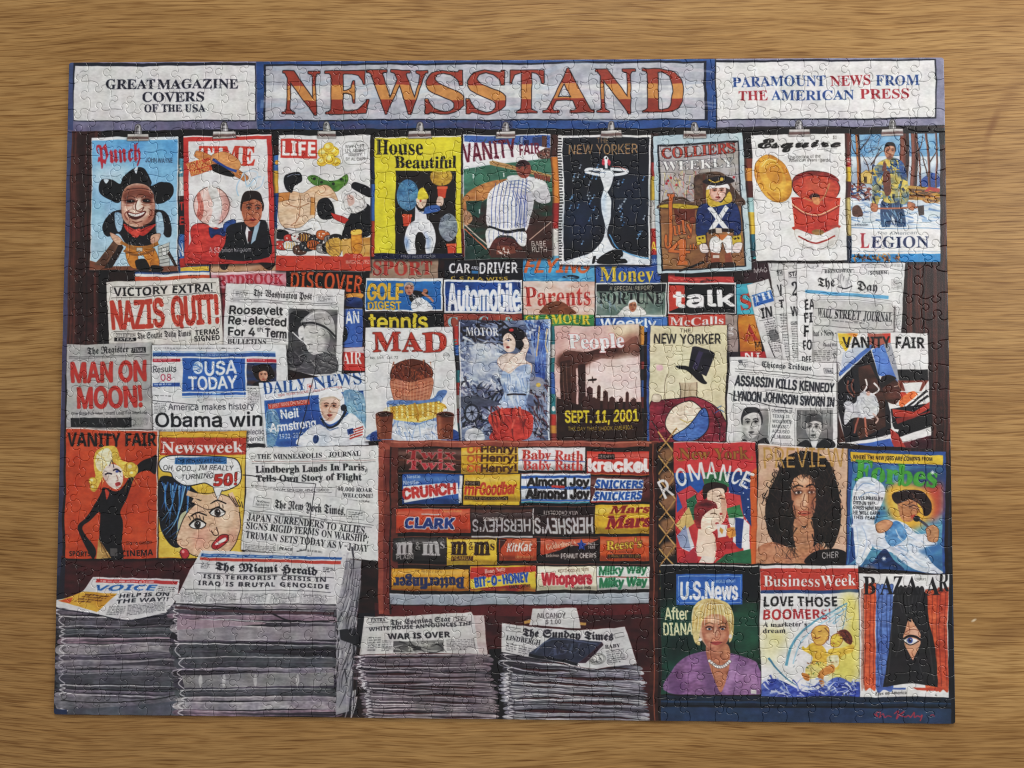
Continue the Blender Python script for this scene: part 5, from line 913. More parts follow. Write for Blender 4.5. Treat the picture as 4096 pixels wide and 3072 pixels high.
    P('2b4f90*3a66a6', 1456, 1028, 2128, 954, 2156, 1316, 1482, 1340); S('88a6b8*5f86a8', 1470, 1110, 1530, 1090, 1560, 1180, 1530, 1330, 1485, 1338); S('8fb0c0*6a92b0', 1990, 975, 2090, 960, 2140, 1020, 2156, 1230, 2060, 1180); noisy(['c8d8dc', '3a64a0', '7aa0b8'], 1465, 1080, 1560, 1330, 24, 60, 10, 60, .8, .6, 4); noisy(['c8d8dc', '5a88a8'], 2010, 980, 2150, 1200, 24, 50, 8, 50, .8, .6, 6)
    P('b8402f', 1482, 1050, 1768, 1016, 1772, 1052, 1486, 1086); T('FIRST MAN ON MOON', 1496, 1078, 1760, 1044, 26, 'e6dcd6', 'n', w=1)
    T('Neil', 1572, 1150, 1696, 1138, 58, 'e4e4e6', 'n', w=4); T('Armstrong', 1500, 1238, 1815, 1206, 54, 'e4e4e6', 'n', w=4); T('1930-2012', 1562, 1286, 1730, 1274, 34, 'e4e4e6', 'n', w=1.5)
    S('d9dcdf', 1700, 1330, 1740, 1240, 1830, 1190, 1880, 1210, 1970, 1180, 2040, 1110, 2120, 1170, 2165, 1260, 2168, 1325); S('a8b4c4', 1840, 1230, 1900, 1250, 1880, 1330, 1820, 1330, a=.6, b=6); S('e6e8ea', 1830, 990, 1870, 950, 1960, 950, 2000, 1040, 1980, 1150, 1900, 1190, 1850, 1130)
    head(1905, 1080, 66, 92, 'd8b4a0', 'c8b49c', look=.1, hl='ecd4c4'); S('e8e6e4', 1838, 1010, 1860, 965, 1930, 950, 1985, 990, 1990, 1030, 1930, 1000, 1870, 1005); C('1c2430', 15, 1850, 1150, 1890, 1210, 1960, 1190, 2010, 1100, 2000, 1060); E('1c2430', 1996, 1075, 20, 22); C('3a5a8a', 5, 1865, 1180, 1900, 1228, 1965, 1212)
    E('2a4474', 1812, 1290, 20, 30, 10)
    for i in range(7): L(('b8382f', 'e0dcd8')[i % 2], 10, 2040, 1232 + i * 9, 2128, 1198 + i * 9)
    P('28437c', 2020, 1222, 2062, 1208, 2066, 1248, 2026, 1258)
    CL()
    L('16161a', 5, 1685, 1330, 1820, 778, 2145, 888); L('16161a', 5, 2212, 900, 2172, 1322)

def mags_middle():
    F(1400, 1000, .5877)
    paper('8c7462*a08a78', 130, 62, 602, 58, 602, 190, 130, 190); T('SPORT', 156, 166, 560, 164, 92, 'a83a30', 's', w=3)
    paper('15131a', 644, 70, 1168, 64, 1170, 205, 646, 205); T('CAR', 676, 158, 822, 158, 68, 'd8d8d8', 'b', w=2); T('AND', 828, 132, 878, 132, 24, 'c8ccd8', 'b'); T('DRIVER', 884, 158, 1146, 158, 72, 'd8d8d8', 'b', w=2); B('2f6fa0', 830, 140, 876, 160); T('C S N A WISS', 690, 204, 1080, 204, 22, 'c8a83c', 'b')
    paper('3583b4*5aa2c8', 1180, 62, 1668, 62, 1668, 220, 1182, 220); T('FLYING', 1192, 156, 1622, 154, 90, 'c86434', 'n', w=6, sh=.25); S('12161e', 1440, 190, 1500, 172, 1560, 182, 1540, 200); noisy(['7ab4d0', '2a6a98'], 1190, 170, 1660, 215, 30, 70, 8, 0, .3, .6, 3)
    paper('264a8c*2f5698', 1674, 104, 2112, 108, 2112, 228, 1676, 228); T('Money', 1702, 216, 2066, 214, 100, 'd8b83c', 's', w=1)
    paper('d8dad8', 105, 186, 634, 192, 634, 415, 106, 415); P('2262a0*2c70b0', 112, 204, 622, 210, 622, 404, 112, 404)
    T('GOLF', 124, 336, 360, 334, 108, 'd6a634', 'n', w=7); T('DIGEST', 128, 404, 348, 402, 52, 'd6a634', 'n', w=4)
    S('16161a', 400, 310, 430, 270, 500, 280, 530, 270, 525, 300, 480, 320, 480, 350, 420, 350); S('dcdcdc', 420, 345, 480, 320, 540, 360, 560, 404, 430, 404); head(400, 262, 32, 40, 'b8806a', '9a9490'); C('b07a62', 16, 490, 285, 540, 320, 570, 350); E('a8705a', 512, 272, 16, 14); noisy(['3a3a40', 'e8e8e8'], 420, 290, 520, 400, 14, 40, 5, 60, .6, .7, 3)
    paper('dcdcde', 642, 202, 1176, 206, 1174, 430, 644, 428); P('22386e*1f4c92', 652, 216, 1166, 220, 1166, 416, 654, 414); T('Automobile', 672, 410, 1160, 408, 178, 'e0e2e6', 'n', w=8)
    paper('d8c4b8*d0a898', 1182, 216, 1668, 216, 1668, 442, 1184, 440); T('Parents', 1196, 384, 1640, 376, 128, 'b03c34', 's', w=-0 or 1); S('8a5034*6a3a24', 1310, 400, 1360, 360, 1440, 350, 1510, 400, 1530, 436, 1300, 436)
    paper('d2d4d0', 1674, 226, 2158, 226, 2156, 458, 1676, 456); P('5c7068*8a968c', 1680, 236, 2150, 236, 2148, 444, 1682, 444); P('14161a', 1680, 236, 2150, 234, 2150, 284, 1680, 284); T('A SPECIAL REPORT', 1766, 276, 2056, 274, 28, 'd8ccb0', 'n', w=1.5); T('FORTUNE', 1694, 370, 2134, 366, 80, '15181c', 's')
    S('d8d4ce', 1830, 430, 1880, 380, 1960, 380, 2010, 444, 1830, 444, o='444'); head(1922, 384, 28, 38, 'a86a50', 'd8d8d4'); noisy(['3a5a4c', 'a8b4a8', '8aa0b0'], 1685, 290, 1850, 440, 30, 60, 10, 60, .6, .5, 8)
    paper('0f0e10', 106, 424, 640, 424, 640, 536, 106, 536); T('tennis', 132, 548, 526, 540, 118, 'd8c034', 'n', w=6); L('dcdad4', 10, 106, 420, 640, 420); E('c8b02c', 446, 444, 14, 14)
    paper('9a4a38*8a3a30', 640, 436, 1172, 432, 1172, 600, 642, 600); T('Car Craft', 670, 530, 1120, 520, 72, '8ab8bc', 's'); L('e4e2e0', 8, 642, 432, 1172, 428)
    paper('2e7044*4a8a50', 1184, 444, 1668, 440, 1668, 560, 1186, 560); T('GLAMOUR', 1192, 508, 1640, 500, 60, 'd8bc34', 's', w=3)
    paper('2c5496*4a74b4', 1678, 460, 2164, 456, 2162, 560, 1680, 560); T('Weekly', 1710, 530, 2080, 530, 62, 'e0e4e8', 'n', w=4)
    paper('a8342c', 2166, 160, 2212, 160, 2212, 440, 2168, 440)
    CL(); r = np.random.RandomState(8)
    for x0, x1 in ((700, 745), (1360, 1405), (1962, 2000)):
        y = 520
        for i in range(9):
            d = 50 + 90 * r.rand(); B(('2a2a30', 'b83a30', '3a66a8', 'c8c4bc', 'c88a3c', '2f7a80', '4a2a24', '8a3a34')[r.randint(8)], x0, y, x1, min(1300, y + d)); y += d
    T('F', 706, 660, 736, 655, 46, '3aa0a0', 'b'); E('d8d4cc', 1385, 1080, 12, 18)

def cover_corn():
    F(1400, 1000, .5877)
    paper('d4d3d1*dad9d6', 104, 528, 700, 524, 742, 1298, 106, 1298)
    for ch, x0, x1 in (('M', 160, 345), ('A', 358, 492), ('D', 500, 655)): T(ch, x0, 690, x1, 684, 128, 'b43c2a', 's', o='3a120e', ow=4, w=3)
    E('d8d6d4', 490, 598, 9, 9, o='666', ow=2); T('No. 154   Oct. 72', 138, 740, 325, 738, 17, '333', 'n', w=.6); T('40c', 632, 722, 676, 720, 18, '333', 'n', w=.6)
    # a plain wicker basket with corn on a blue cloth
    S('7a3a22*5e2a1a', 270, 860, 300, 780, 420, 740, 530, 775, 560, 850, 500, 900, 330, 900, o='2a120c'); noisy(['3a1a10', 'a85a34', '8a4428'], 285, 765, 550, 890, 70, 50, 7, 80, .9, .8, 5)
    S('c08064*b06a4c', 280, 870, 420, 900, 555, 865, 550, 980, 500, 1060, 340, 1060, 290, 980, o='5a2a1c')
    for i in range(6): C('8a4a34', 5, 285 + i * 4, 900 + i * 24, 420, 925 + i * 24, 552 - i * 6, 895 + i * 24, a=.8)
    for i in range(11): C('d09a7c', 6, 300 + i * 23, 890, 306 + i * 22, 960, 320 + i * 19, 1050, a=.55)
    S('5a78ac*8aa0c8', 250, 1040, 330, 1020, 540, 1020, 600, 960, 660, 970, 600, 1080, 660, 1200, 735, 1240, 735, 1296, 150, 1296, 170, 1230, 300, 1180)
    S('d8dade*b0bccc', 320, 1170, 440, 1190, 580, 1160, 620, 1296, 300, 1296); S('28407c', 150, 1240, 220, 1250, 210, 1296, 140, 1296); S('28407c', 690, 1220, 740, 1240, 740, 1296, 660, 1296); noisy(['5a7ab4', 'e8eaee', '8aa0c8'], 310, 1170, 620, 1290, 30, 70, 8, 75, .4, .7, 6)
    P('d8b850*e2c870', 270, 1065, 600, 1035, 640, 1070, 620, 1130, 470, 1170, 310, 1160, 250, 1120); S('e0d8b8', 228, 1090, 270, 1070, 280, 1140, 240, 1130); noisy(['f0e4a8', 'c89a34', 'e8d890', 'd8ac40'], 280, 1050, 620, 1150, 130, 22, 8, 0, .3, .85, 7); 
    for i in range(19):
        for q in range(5): E(('e6cc70', 'd4a83c', 'f0dc90', 'c8982c')[(i * 3 + q * 2) % 4], 285 + i * 17.5, 1072 - i * 1.8 + q * 18 + (3 - abs(i - 9) * .4), 9, 9, o='9a701c', ow=1.5)
    L('b8862a', 12, 285, 1070, 290, 1130); C('b8862a', 14, 440, 1040, 460, 1100, 455, 1165); C('c89a34', 16, 600, 1045, 640, 1060, 650, 1080)
    for x in (235, 650):
        P('8a4a30*703a26', x - 62, 1120, x + 62, 1120, x + 48, 1290, x - 48, 1290); E('5a2c1c', x, 1120, 62, 20); E('3a1c12', x, 1122, 48, 13); S('c08a6c', x - 46, 1140, x - 34, 1140, x - 30, 1270, x - 38, 1270, a=.7, b=3)

def cover_motor():
    F(1400, 1000, .5877)
    paper('5a6480*8a96b0', 744, 480, 1364, 474, 1358, 1298, 748, 1298); P('c8d0d8', 1346, 474, 1364, 474, 1358, 1298, 1344, 1298)
    noisy(['2a2430', '3c4460', '1c1a22', '6a7490'], 750, 485, 1050, 640, 90, 90, 26, 20, .9, .9, 3); noisy(['c8ccd0', '8e9ab0', 'aab4c0', '5a6480', 'e0e0e0'], 760, 620, 1030, 960, 150, 70, 24, 30, 1.2, .8, 5)
    noisy(['4a6aa8', '8aa4d0', 'c8d0e0', '2a4078'], 1200, 480, 1345, 700, 70, 50, 18, 40, 1, .9, 4); noisy(['1c1e26', '3a3a48', '6a6a80', 'b8bcc8', '2a3050'], 760, 900, 1080, 1290, 170, 70, 17, 10, 1.3, .9, 6); noisy(['2a2028', '5a3038', '3a3a4a', '9a98a0'], 1230, 900, 1350, 1290, 80, 60, 12, 60, 1, .9, 9)
    S('9ca6b8*c4c8cc', 850, 650, 960, 640, 1010, 760, 940, 900, 850, 880, 800, 760, a=.7, b=10); S('2e4a90*5f80c0', 1262, 560, 1320, 550, 1330, 860, 1270, 870); noisy(['9ab0d8', '2a3f80'], 1265, 560, 1325, 860, 24, 140, 5, 88, .1, .8, 8); C('c8b088', 9, 1285, 520, 1275, 640, 1270, 720); C('c8b088', 9, 1340, 540, 1330, 640, 1345, 700)
    T('MOTOR', 794, 586, 1010, 580, 56, 'dcdcdc', 's')
    # woman in pale dress, red skirt
    S('15101a', 1030, 590, 1060, 530, 1130, 520, 1190, 560, 1200, 620, 1170, 680, 1100, 640); S('e0c4b4', 1040, 590, 1080, 560, 1120, 610, 1110, 680, 1060, 690, 1040, 650); E('7a2424', 1068, 656, 13, 8); C('2a1a1a', 5, 1055, 606, 1080, 600, 1092, 612); E('2c4a8a', 1074, 612, 6, 5); E('c87a6c', 1052, 640, 12, 12, a=.5, b=2); E('b83a3c', 1096, 540, 16, 11)
    S('dfc8ba', 1000, 740, 1060, 700, 1140, 700, 1180, 640, 1170, 610, 1200, 590, 1215, 650, 1190, 740, 1240, 780, 1220, 860, 1110, 860, 1020, 800, o='7a5a50'); S('e4ccbe', 1060, 770, 1150, 690, 1185, 700, 1160, 770, 1080, 830, 1040, 830, o='8a6a60')
    S('8ea2c4*bcc6d4', 1040, 820, 1090, 840, 1150, 790, 1230, 790, 1220, 960, 1200, 1060, 1210, 1100, 1010, 1080, 1050, 980, 1030, 900); noisy(['e0e4e8', '7a92bc', 'a0b2d0', '5a74a4'], 1050, 830, 1205, 1070, 40, 90, 9, 82, .25, .7, 12); C('2a2430', 12, 1070, 990, 1130, 985, 1200, 990)
    S('a8342c*c04034', 935, 1140, 1000, 1090, 1120, 1080, 1230, 1110, 1250, 1180, 1200, 1290, 960, 1296, 970, 1220); noisy(['6a1c1c', 'd86050', '4a1616', 'b83a30'], 970, 1115, 1215, 1280, 30, 110, 11, 70, .5, .8, 13)
    S('4a4e60', 750, 1010, 860, 1000, 1000, 1040, 1010, 1060, 760, 1070); E('2a2c38', 830, 1110, 52, 62); E('8a92a8', 830, 1110, 38, 48); E('2a2c38', 830, 1110, 12, 16)
    for i in range(8): L('3a3c4a', 4, 830, 1110, 830 + 40 * math.cos(i * .785), 1110 + 48 * math.sin(i * .785))
    S('a8aab4*c8c8cc', 790, 1230, 850, 1210, 900, 1240, 910, 1296, 790, 1296); S('8a8c98', 1230, 870, 1320, 880, 1300, 980, 1240, 960); E('c8a84c', 1285, 920, 16, 14)
    C('dcd8d4', 7, 750, 490, 752, 900, 756, 1290)

def cover_towers():
    F(1400, 1000, .5877)
    paper('d0a8a0*dab8b0', 1392, 520, 1962, 508, 1994, 1298, 1404, 1298)
    S('d8c8a0', 1760, 515, 1960, 512, 1965, 600, 1840, 620, a=.8, b=14); S('c89890', 1400, 530, 1480, 525, 1450, 700, 1400, 760, a=.6, b=12)
    S('6a4438*4a2a22', 1430, 740, 1480, 690, 1600, 690, 1720, 660, 1850, 640, 1940, 590, 1962, 620, 1965, 720, 1850, 740, 1700, 740, 1560, 800, 1440, 800); S('5a342a', 1420, 720, 1540, 690, 1640, 720, 1600, 790, 1430, 800, b=6); S('8a5a4c', 1850, 600, 1960, 570, 1966, 690, 1860, 700, a=.8, b=8)
    S('dfc4bc*e4d0c8', 1620, 790, 1760, 740, 1966, 740, 1980, 1010, 1740, 1040, 1600, 980, b=8)
    P('3a1e18*4a2a20', 1435, 760, 1500, 750, 1520, 1080, 1430, 1080); P('4a2a22*5a362c', 1500, 750, 1540, 760, 1540, 1080, 1510, 1080); P('3a1e18', 1552, 780, 1600, 775, 1605, 1080, 1555, 1080); L('8a6458', 3, 1475, 770, 1485, 1080); L('8a6458', 3, 1452, 770, 1460, 1080)
    P('2c1712*3a2018', 1404, 1000, 1550, 1050, 1610, 1020, 1994, 1040, 1994, 1298, 1404, 1298)
    for x, y, w in ((1630, 930, 40), (1690, 915, 22), (1735, 950, 34), (1780, 990, 40), (1840, 1000, 30), (1885, 960, 22), (1930, 1010, 40), (1660, 1000, 50), (1600, 990, 36)): P('4a2a24', x - w / 2, y + 14, x, y, x + w / 2, y + 14, x + w / 2, 1080, x - w / 2, 1080)
    S('2a1814', 1620, 882, 1670, 872, 1668, 886, 1625, 892); L('2a1814', 6, 1645, 860, 1650, 905)
    T('People', 1490, 672, 1864, 660, 96, 'e2e0de', 's', o='b04848', ow=4, w=4)
    T('SEPT. 11, 2001', 1462, 1172, 1960, 1166, 78, 'd6c030', 'n', w=5); T('THE DAY THAT SHOOK AMERICA', 1482, 1230, 1925, 1222, 27, 'cdb83c', 'n', w=1.5)

def mags_right():
    F(2600, 1000, .5877)
    paper('a83030*b8403a', 122, 184, 572, 182, 572, 240, 124, 240); noisy(['3a1a1a', 'd86a5a'], 130, 190, 570, 220, 12, 60, 9, 0, .3, .7, 3)
    paper('dcdad8', 122, 222, 584, 222, 584, 434, 124, 434); P('101012', 130, 232, 576, 232, 576, 428, 132, 428); P('b83c2e', 130, 240, 236, 240, 238, 376, 132, 420)
    T('talk', 164, 386, 572, 378, 106, 'dedcda', 'n', w=8)
    paper('b83f30', 128, 438, 520, 438, 520, 560, 130, 560); T("McCalls", 140, 512, 500, 508, 54, 'd8d4d0', 's', w=2); paper('8a7c76*9c8c84', 512, 440, 596, 440, 600, 740, 514, 740); T('g', 522, 570, 570, 570, 60, 'c8c0bc', 's'); P('2a2028', 520, 690, 600, 690, 600, 740, 520, 740)
    paper('3a9ab0*4aa8b8', 588, 232, 700, 225, 720, 440, 590, 440); T('S', 622, 410, 690, 400, 110, 'b8402f', 's', o='7a1c18', ow=2)
    paper('c8822c*a85a20', 600, 440, 740, 436, 760, 690, 610, 690); T('A', 640, 620, 740, 612, 110, 'a8342a', 's', w=2); T('M', 716, 665, 752, 662, 40, '241410', 'n', w=2)
    paper('b02c30', 612, 690, 790, 690, 800, 745, 614, 745); T('N', 645, 750, 700, 748, 50, 'e4dcd8', 'b'); T('I', 720, 750, 750, 748, 50, 'e4dcd8', 'b')
    B('14161e', 1700, 90, 1770, 570)

def fan_papers():
    F(2600, 1000, .5877); k = '1c1c20'
    paper('c8c6c3*d2d0cd', 806, 92, 1000, 84, 1060, 760, 900, 760)
    paper('cfcdca*c4c2bf', 655, 238, 806, 204, 960, 760, 800, 760, edge='8a8886'); P('2c62a8', 690, 308, 822, 278, 838, 352, 710, 386); T('TH', 702, 362, 826, 332, 48, 'd8dce2', 's', w=2); T('IN', 762, 466, 834, 452, 68, k, 'b', w=2); L('3a3a3c', 3, 745, 480, 850, 460); M('3a3a3c', 775, 490, 850, 476, 830, 700, 14, dash=20); S('4a4a4c', 810, 550, 860, 540, 880, 600, 830, 620, a=.7); L('2a2a2c', 5, 806, 620, 850, 740)
    paper('c6c4c2*d0cecb', 806, 96, 908, 92, 950, 760, 905, 760, edge='7a7876'); L('2a2a2c', 3, 866, 140, 900, 136, 904, 172, 868, 178, 866, 140); T('EV', 872, 170, 902, 166, 26, k, 'b'); T('V', 875, 315, 905, 310, 76, k, 'b', w=2); T('T', 880, 398, 915, 394, 56, k, 'b', w=2); M('3a3a3c', 885, 440, 930, 440, 925, 740, 16, dash=12)
    paper('cccac7*d6d4d1', 910, 112, 1030, 108, 1024, 760, 952, 760, edge='7a7876'); L('2a2a2c', 3, 944, 150, 1022, 140, 1022, 182, 946, 188, 944, 150); T('STA', 950, 180, 1016, 172, 28, k, 'b'); T('2', 972, 310, 1016, 306, 90, k, 's', w=2); T('W', 960, 452, 1014, 448, 66, k, 'b', w=2); M('3a3a3c', 960, 490, 1010, 490, 970, 740, 16, dash=12); T('Gol', 960, 515, 1005, 512, 20, k, 'n')
    paper('d6d5d3*dddbd9', 1000, 92, 1735, 84, 1706, 770, 1008, 770, edge='9a9896')
    L('2a2a2c', 3, 1172, 160, 1174, 132, 1390, 130, 1392, 155); T('BROADWAY', 1190, 158, 1380, 154, 22, k, 's'); L('2a2a2c', 3, 1486, 165, 1486, 142, 1622, 140, 1622, 168); T('SCREEN', 1498, 165, 1612, 163, 20, k, 'b'); L('8a8a8a', 2, 1030, 140, 1720, 160)
    T('The', 1142, 250, 1258, 246, 62, k, 'g', w=2); T('Day', 1408, 272, 1546, 280, 66, k, 'g', w=2); noisy(['3a3a3e', '6a6a6c'], 1285, 185, 1375, 250, 24, 50, 3, 85, .3, .8, 5); C('3a3a3e', 8, 1278, 250, 1330, 262, 1380, 245)
    P('5c9cc4', 1055, 268, 1625, 312, 1622, 336, 1056, 290); T('EA', 1055, 410, 1120, 405, 76, k, 'b', w=1); T('FI', 1052, 500, 1110, 496, 70, k, 'b', w=1); T('F', 1050, 590, 1085, 588, 70, k, 'b', w=1); T('FO', 1046, 680, 1105, 676, 66, k, 'b', w=1); T('DEF', 1035, 765, 1100, 762, 44, k, 'b')
    for i in range(4): L('9a9896' if i % 2 else '5a5856', 3, 1130, 305 + i * 12, 1400, 312 + i * 12, 1650, 350 + i * 9)
    M('5a5a5c', 1440, 95, 1720, 98, 1440, 122, 3, dash=18); M('5a5a5c', 1050, 100, 1150, 100, 1050, 124, 3, dash=14); M('6a6a6c', 1115, 345, 1125, 345, 1115, 760, 20, dash=10); M('5a5a5c', 1640, 200, 1715, 205, 1640, 270, 7, dash=14); M('5a5a5c', 1660, 390, 1715, 392, 1655, 540, 14, dash=14)
    paper('b4b2af*c0beba', 1112, 345, 1400, 352, 1662, 376, 1660, 560, 1112, 560); L('3a3a3c', 3, 1118, 395, 1655, 428); T('WALL', 1138, 455, 1240, 462, 60, k, 's'); T('STREET', 1258, 464, 1432, 475, 62, k, 's'); T('JOURNAL', 1452, 476, 1648, 492, 62, k, 's'); L('3a3a3c', 3, 1118, 515, 1655, 545); M('5a5a5c', 1240, 475, 1560, 500, 1240, 490, 1, dash=24)
    paper('bab8b5*c8c6c2', 1106, 520, 1660, 552, 1560, 775, 1100, 775, shadow=0); T("hat's News-", 1112, 585, 1268, 584, 36, '2a2a2c', 's'); T('World Wid', 1180, 655, 1270, 655, 22, '3a3a3c', 's'); M('3a3a3c', 1115, 680, 1270, 680, 1115, 755, 6, dash=26); L('5a5a5c', 3, 1110, 525, 1110, 770); noisy(['8a8886'], 1090, 560, 1120, 770, 10, 120, 8, 88, .1, .6, 3)

def cover_tophat():
    F(2600, 1000, .5877)
    CL(); B('3a5c9c*2c4a88', -20, 515, 14, 1300)
    paper('d8cda8*cec29c', 2, 518, 524, 515, 512, 1302, -4, 1302, edge='a89c7c'); E('e0d8b8', 150, 900, 200, 260, a=.5, b=40)
    T('THE', 205, 558, 280, 556, 26, '2a2622', 'n', w=1.5); T('NEW YORKER', 30, 638, 476, 634, 64, '1e1c20', 'n', w=3)
    # a plain hat above a plain draped coat, nobody in it
    P('15131a*241e2e', 282, 655, 440, 705, 385, 860, 265, 800); P('3a3050', 330, 672, 362, 682, 318, 822, 288, 808); S('0f0d12', 178, 785, 260, 790, 340, 830, 370, 880, 390, 905, 370, 912, 330, 890, 260, 820, 200, 805); E('2a2630', 362, 680, 80, 14, 17)
    S('d8a8b0', 46, 790, 70, 780, 92, 795, 80, 820, 50, 818, a=.9); L('d8a8b0', 3, 40, 772, 55, 790); L('d8a8b0', 3, 88, 775, 80, 790)
    P('c9b89a*b8a488', 205, 900, 322, 900, 326, 1030, 208, 1030); C('4a3a30', 5, 205, 900, 212, 980, 205, 1030); C('4a3a30', 5, 322, 900, 320, 980, 328, 1030); noisy(['8a7458'], 215, 920, 318, 1020, 10, 70, 4, 88, .2, .7, 3)
    S('6f1f30*8a2c3c', 0, 1060, 60, 1020, 200, 1010, 330, 1005, 440, 1060, 500, 1140, 508, 1298, 0, 1298, o='1c0c10', ow=5)
    S('e0cdb4', 110, 1150, 160, 1070, 270, 1030, 350, 1080, 380, 1180, 300, 1250, 180, 1270, 115, 1210, o='1c1418', ow=5); S('3a5898*4a6cac', 160, 1265, 260, 1200, 360, 1080, 395, 1130, 385, 1230, 300, 1298, 190, 1298, o='141828', ow=5); C('c8b060', 5, 205, 1150, 250, 1175, 290, 1160)
    C('1c1418', 6, 10, 1160, 60, 1240, 70, 1295); C('1c1418', 5, 420, 1090, 470, 1200, 470, 1290); C('3a68a0', 6, 440, 1110, 480, 1090, 505, 1105); C('3a68a0', 5, 460, 1075, 490, 1060); S('d8c8b0', 30, 980, 80, 990, 70, 1030, 20, 1030, o='2a2020'); C('5a4a3c', 4, 120, 840, 105, 920, 112, 1060)

def tribune():
    F(2600, 1000, .5877); k = '1e2026'
    paper('d2d0cd*dad8d5', 540, 724, 1272, 768, 1274, 1350, 518, 1330)
    for i in range(5): L(('8a8a8c', 'c8c6c4')[i % 2], 5, 600, 752 + i * 8, 665, 752 + i * 8 + (4 if i % 2 else 0))
    P('6a6a6e', 598, 750, 625, 750, 628, 772, 600, 772); L('4a4a4c', 4, 610, 750, 640, 800)
    T('Chicago Tribune', 758, 802, 1098, 820, 42, k, 'g', w=1.5); L('2a2a2c', 3, 1180, 800, 1248, 804, 1247, 838, 1179, 834, 1180, 800); T('FINAL', 1186, 830, 1243, 833, 22, k, 'b'); L('2a2a2c', 3, 572, 812, 1250, 862); L('2a2a2c', 3, 572, 828, 1250, 882)
    T('ASSASSIN KILLS KENNEDY', 578, 920, 1252, 968, 62, '2a2c34', 'n', w=4.5); T('LYNDON JOHNSON SWORN IN', 572, 1018, 1252, 1066, 62, '2a2c34', 'n', w=4.5); L('2a2a2c', 3, 785, 955, 1040, 972)
    L('3a3a3c', 3, 568, 1340, 568, 1040, 818, 1058, 812, 1340); P('7c7b7a*94928f', 575, 1075, 806, 1080, 806, 1345, 572, 1345); S('dad8d4', 575, 1080, 640, 1080, 620, 1340, 572, 1340, a=.8, b=4)
    head(690, 1185, 72, 100, 'c0bdb8', '2c2c2e', look=-.1, dark='1a1a1c', lip='5a5856', shade='4a4a4a', hl='e4e2de', hairtop=.3); S('2a2a2c', 620, 1345, 640, 1290, 700, 1320, 780, 1280, 806, 1300, 806, 1345); P('dcdad6', 665, 1300, 720, 1310, 700, 1345, 680, 1345)
    for i, s in enumerate(('GOVERNOR OF', 'TEXAS IS', 'WOUNDED:', 'MARXIST', 'ACCUSED', 'OF MURDER')): T(s, 828 + (i > 0) * 4, 1106 + i * 35, (970, 950, 970, 945, 950, 958)[i], 1106 + i * 35, 22, k, 'n', w=.8)
    L('3a3a3c', 3, 988, 1350, 988, 1075, 1250, 1080); P('6c6b6a*8a8886', 998, 1082, 1246, 1086, 1246, 1350, 998, 1350)
    for i in range(9): L(('4a4a4a', 'a09e9b')[i % 2], 9, 1005 + i * 28, 1090, 1005 + i * 28, 1200, a=.6)
    head(1118, 1210, 60, 84, 'bcb9b4', '4a4a4a', look=-.3, dark='1a1a1c', lip='5a5856', shade='4a4a4a', hl='e4e2de', hairtop=.5); S('1c1c20', 1010, 1345, 1060, 1290, 1130, 1320, 1190, 1280, 1246, 1300, 1246, 1350); P('d8d6d2', 1092, 1300, 1145, 1295, 1130, 1345, 1110, 1345)
    M('4a4a4c', 830, 1310, 965, 1318, 830, 1340, 3, dash=14); M('5a5a5c', 600, 842, 1235, 886, 600, 852, 1, dash=24); M('5a5a5c', 1055, 985, 1245, 1000, 1055, 998, 1, dash=16); M('5a5a5c', 640, 790, 740, 795, 640, 805, 2, dash=14)
    L('26262a', 5, 540, 972, 820, 1060, 970, 1075); L('26262a', 4, 915, 1130, 825, 1310)

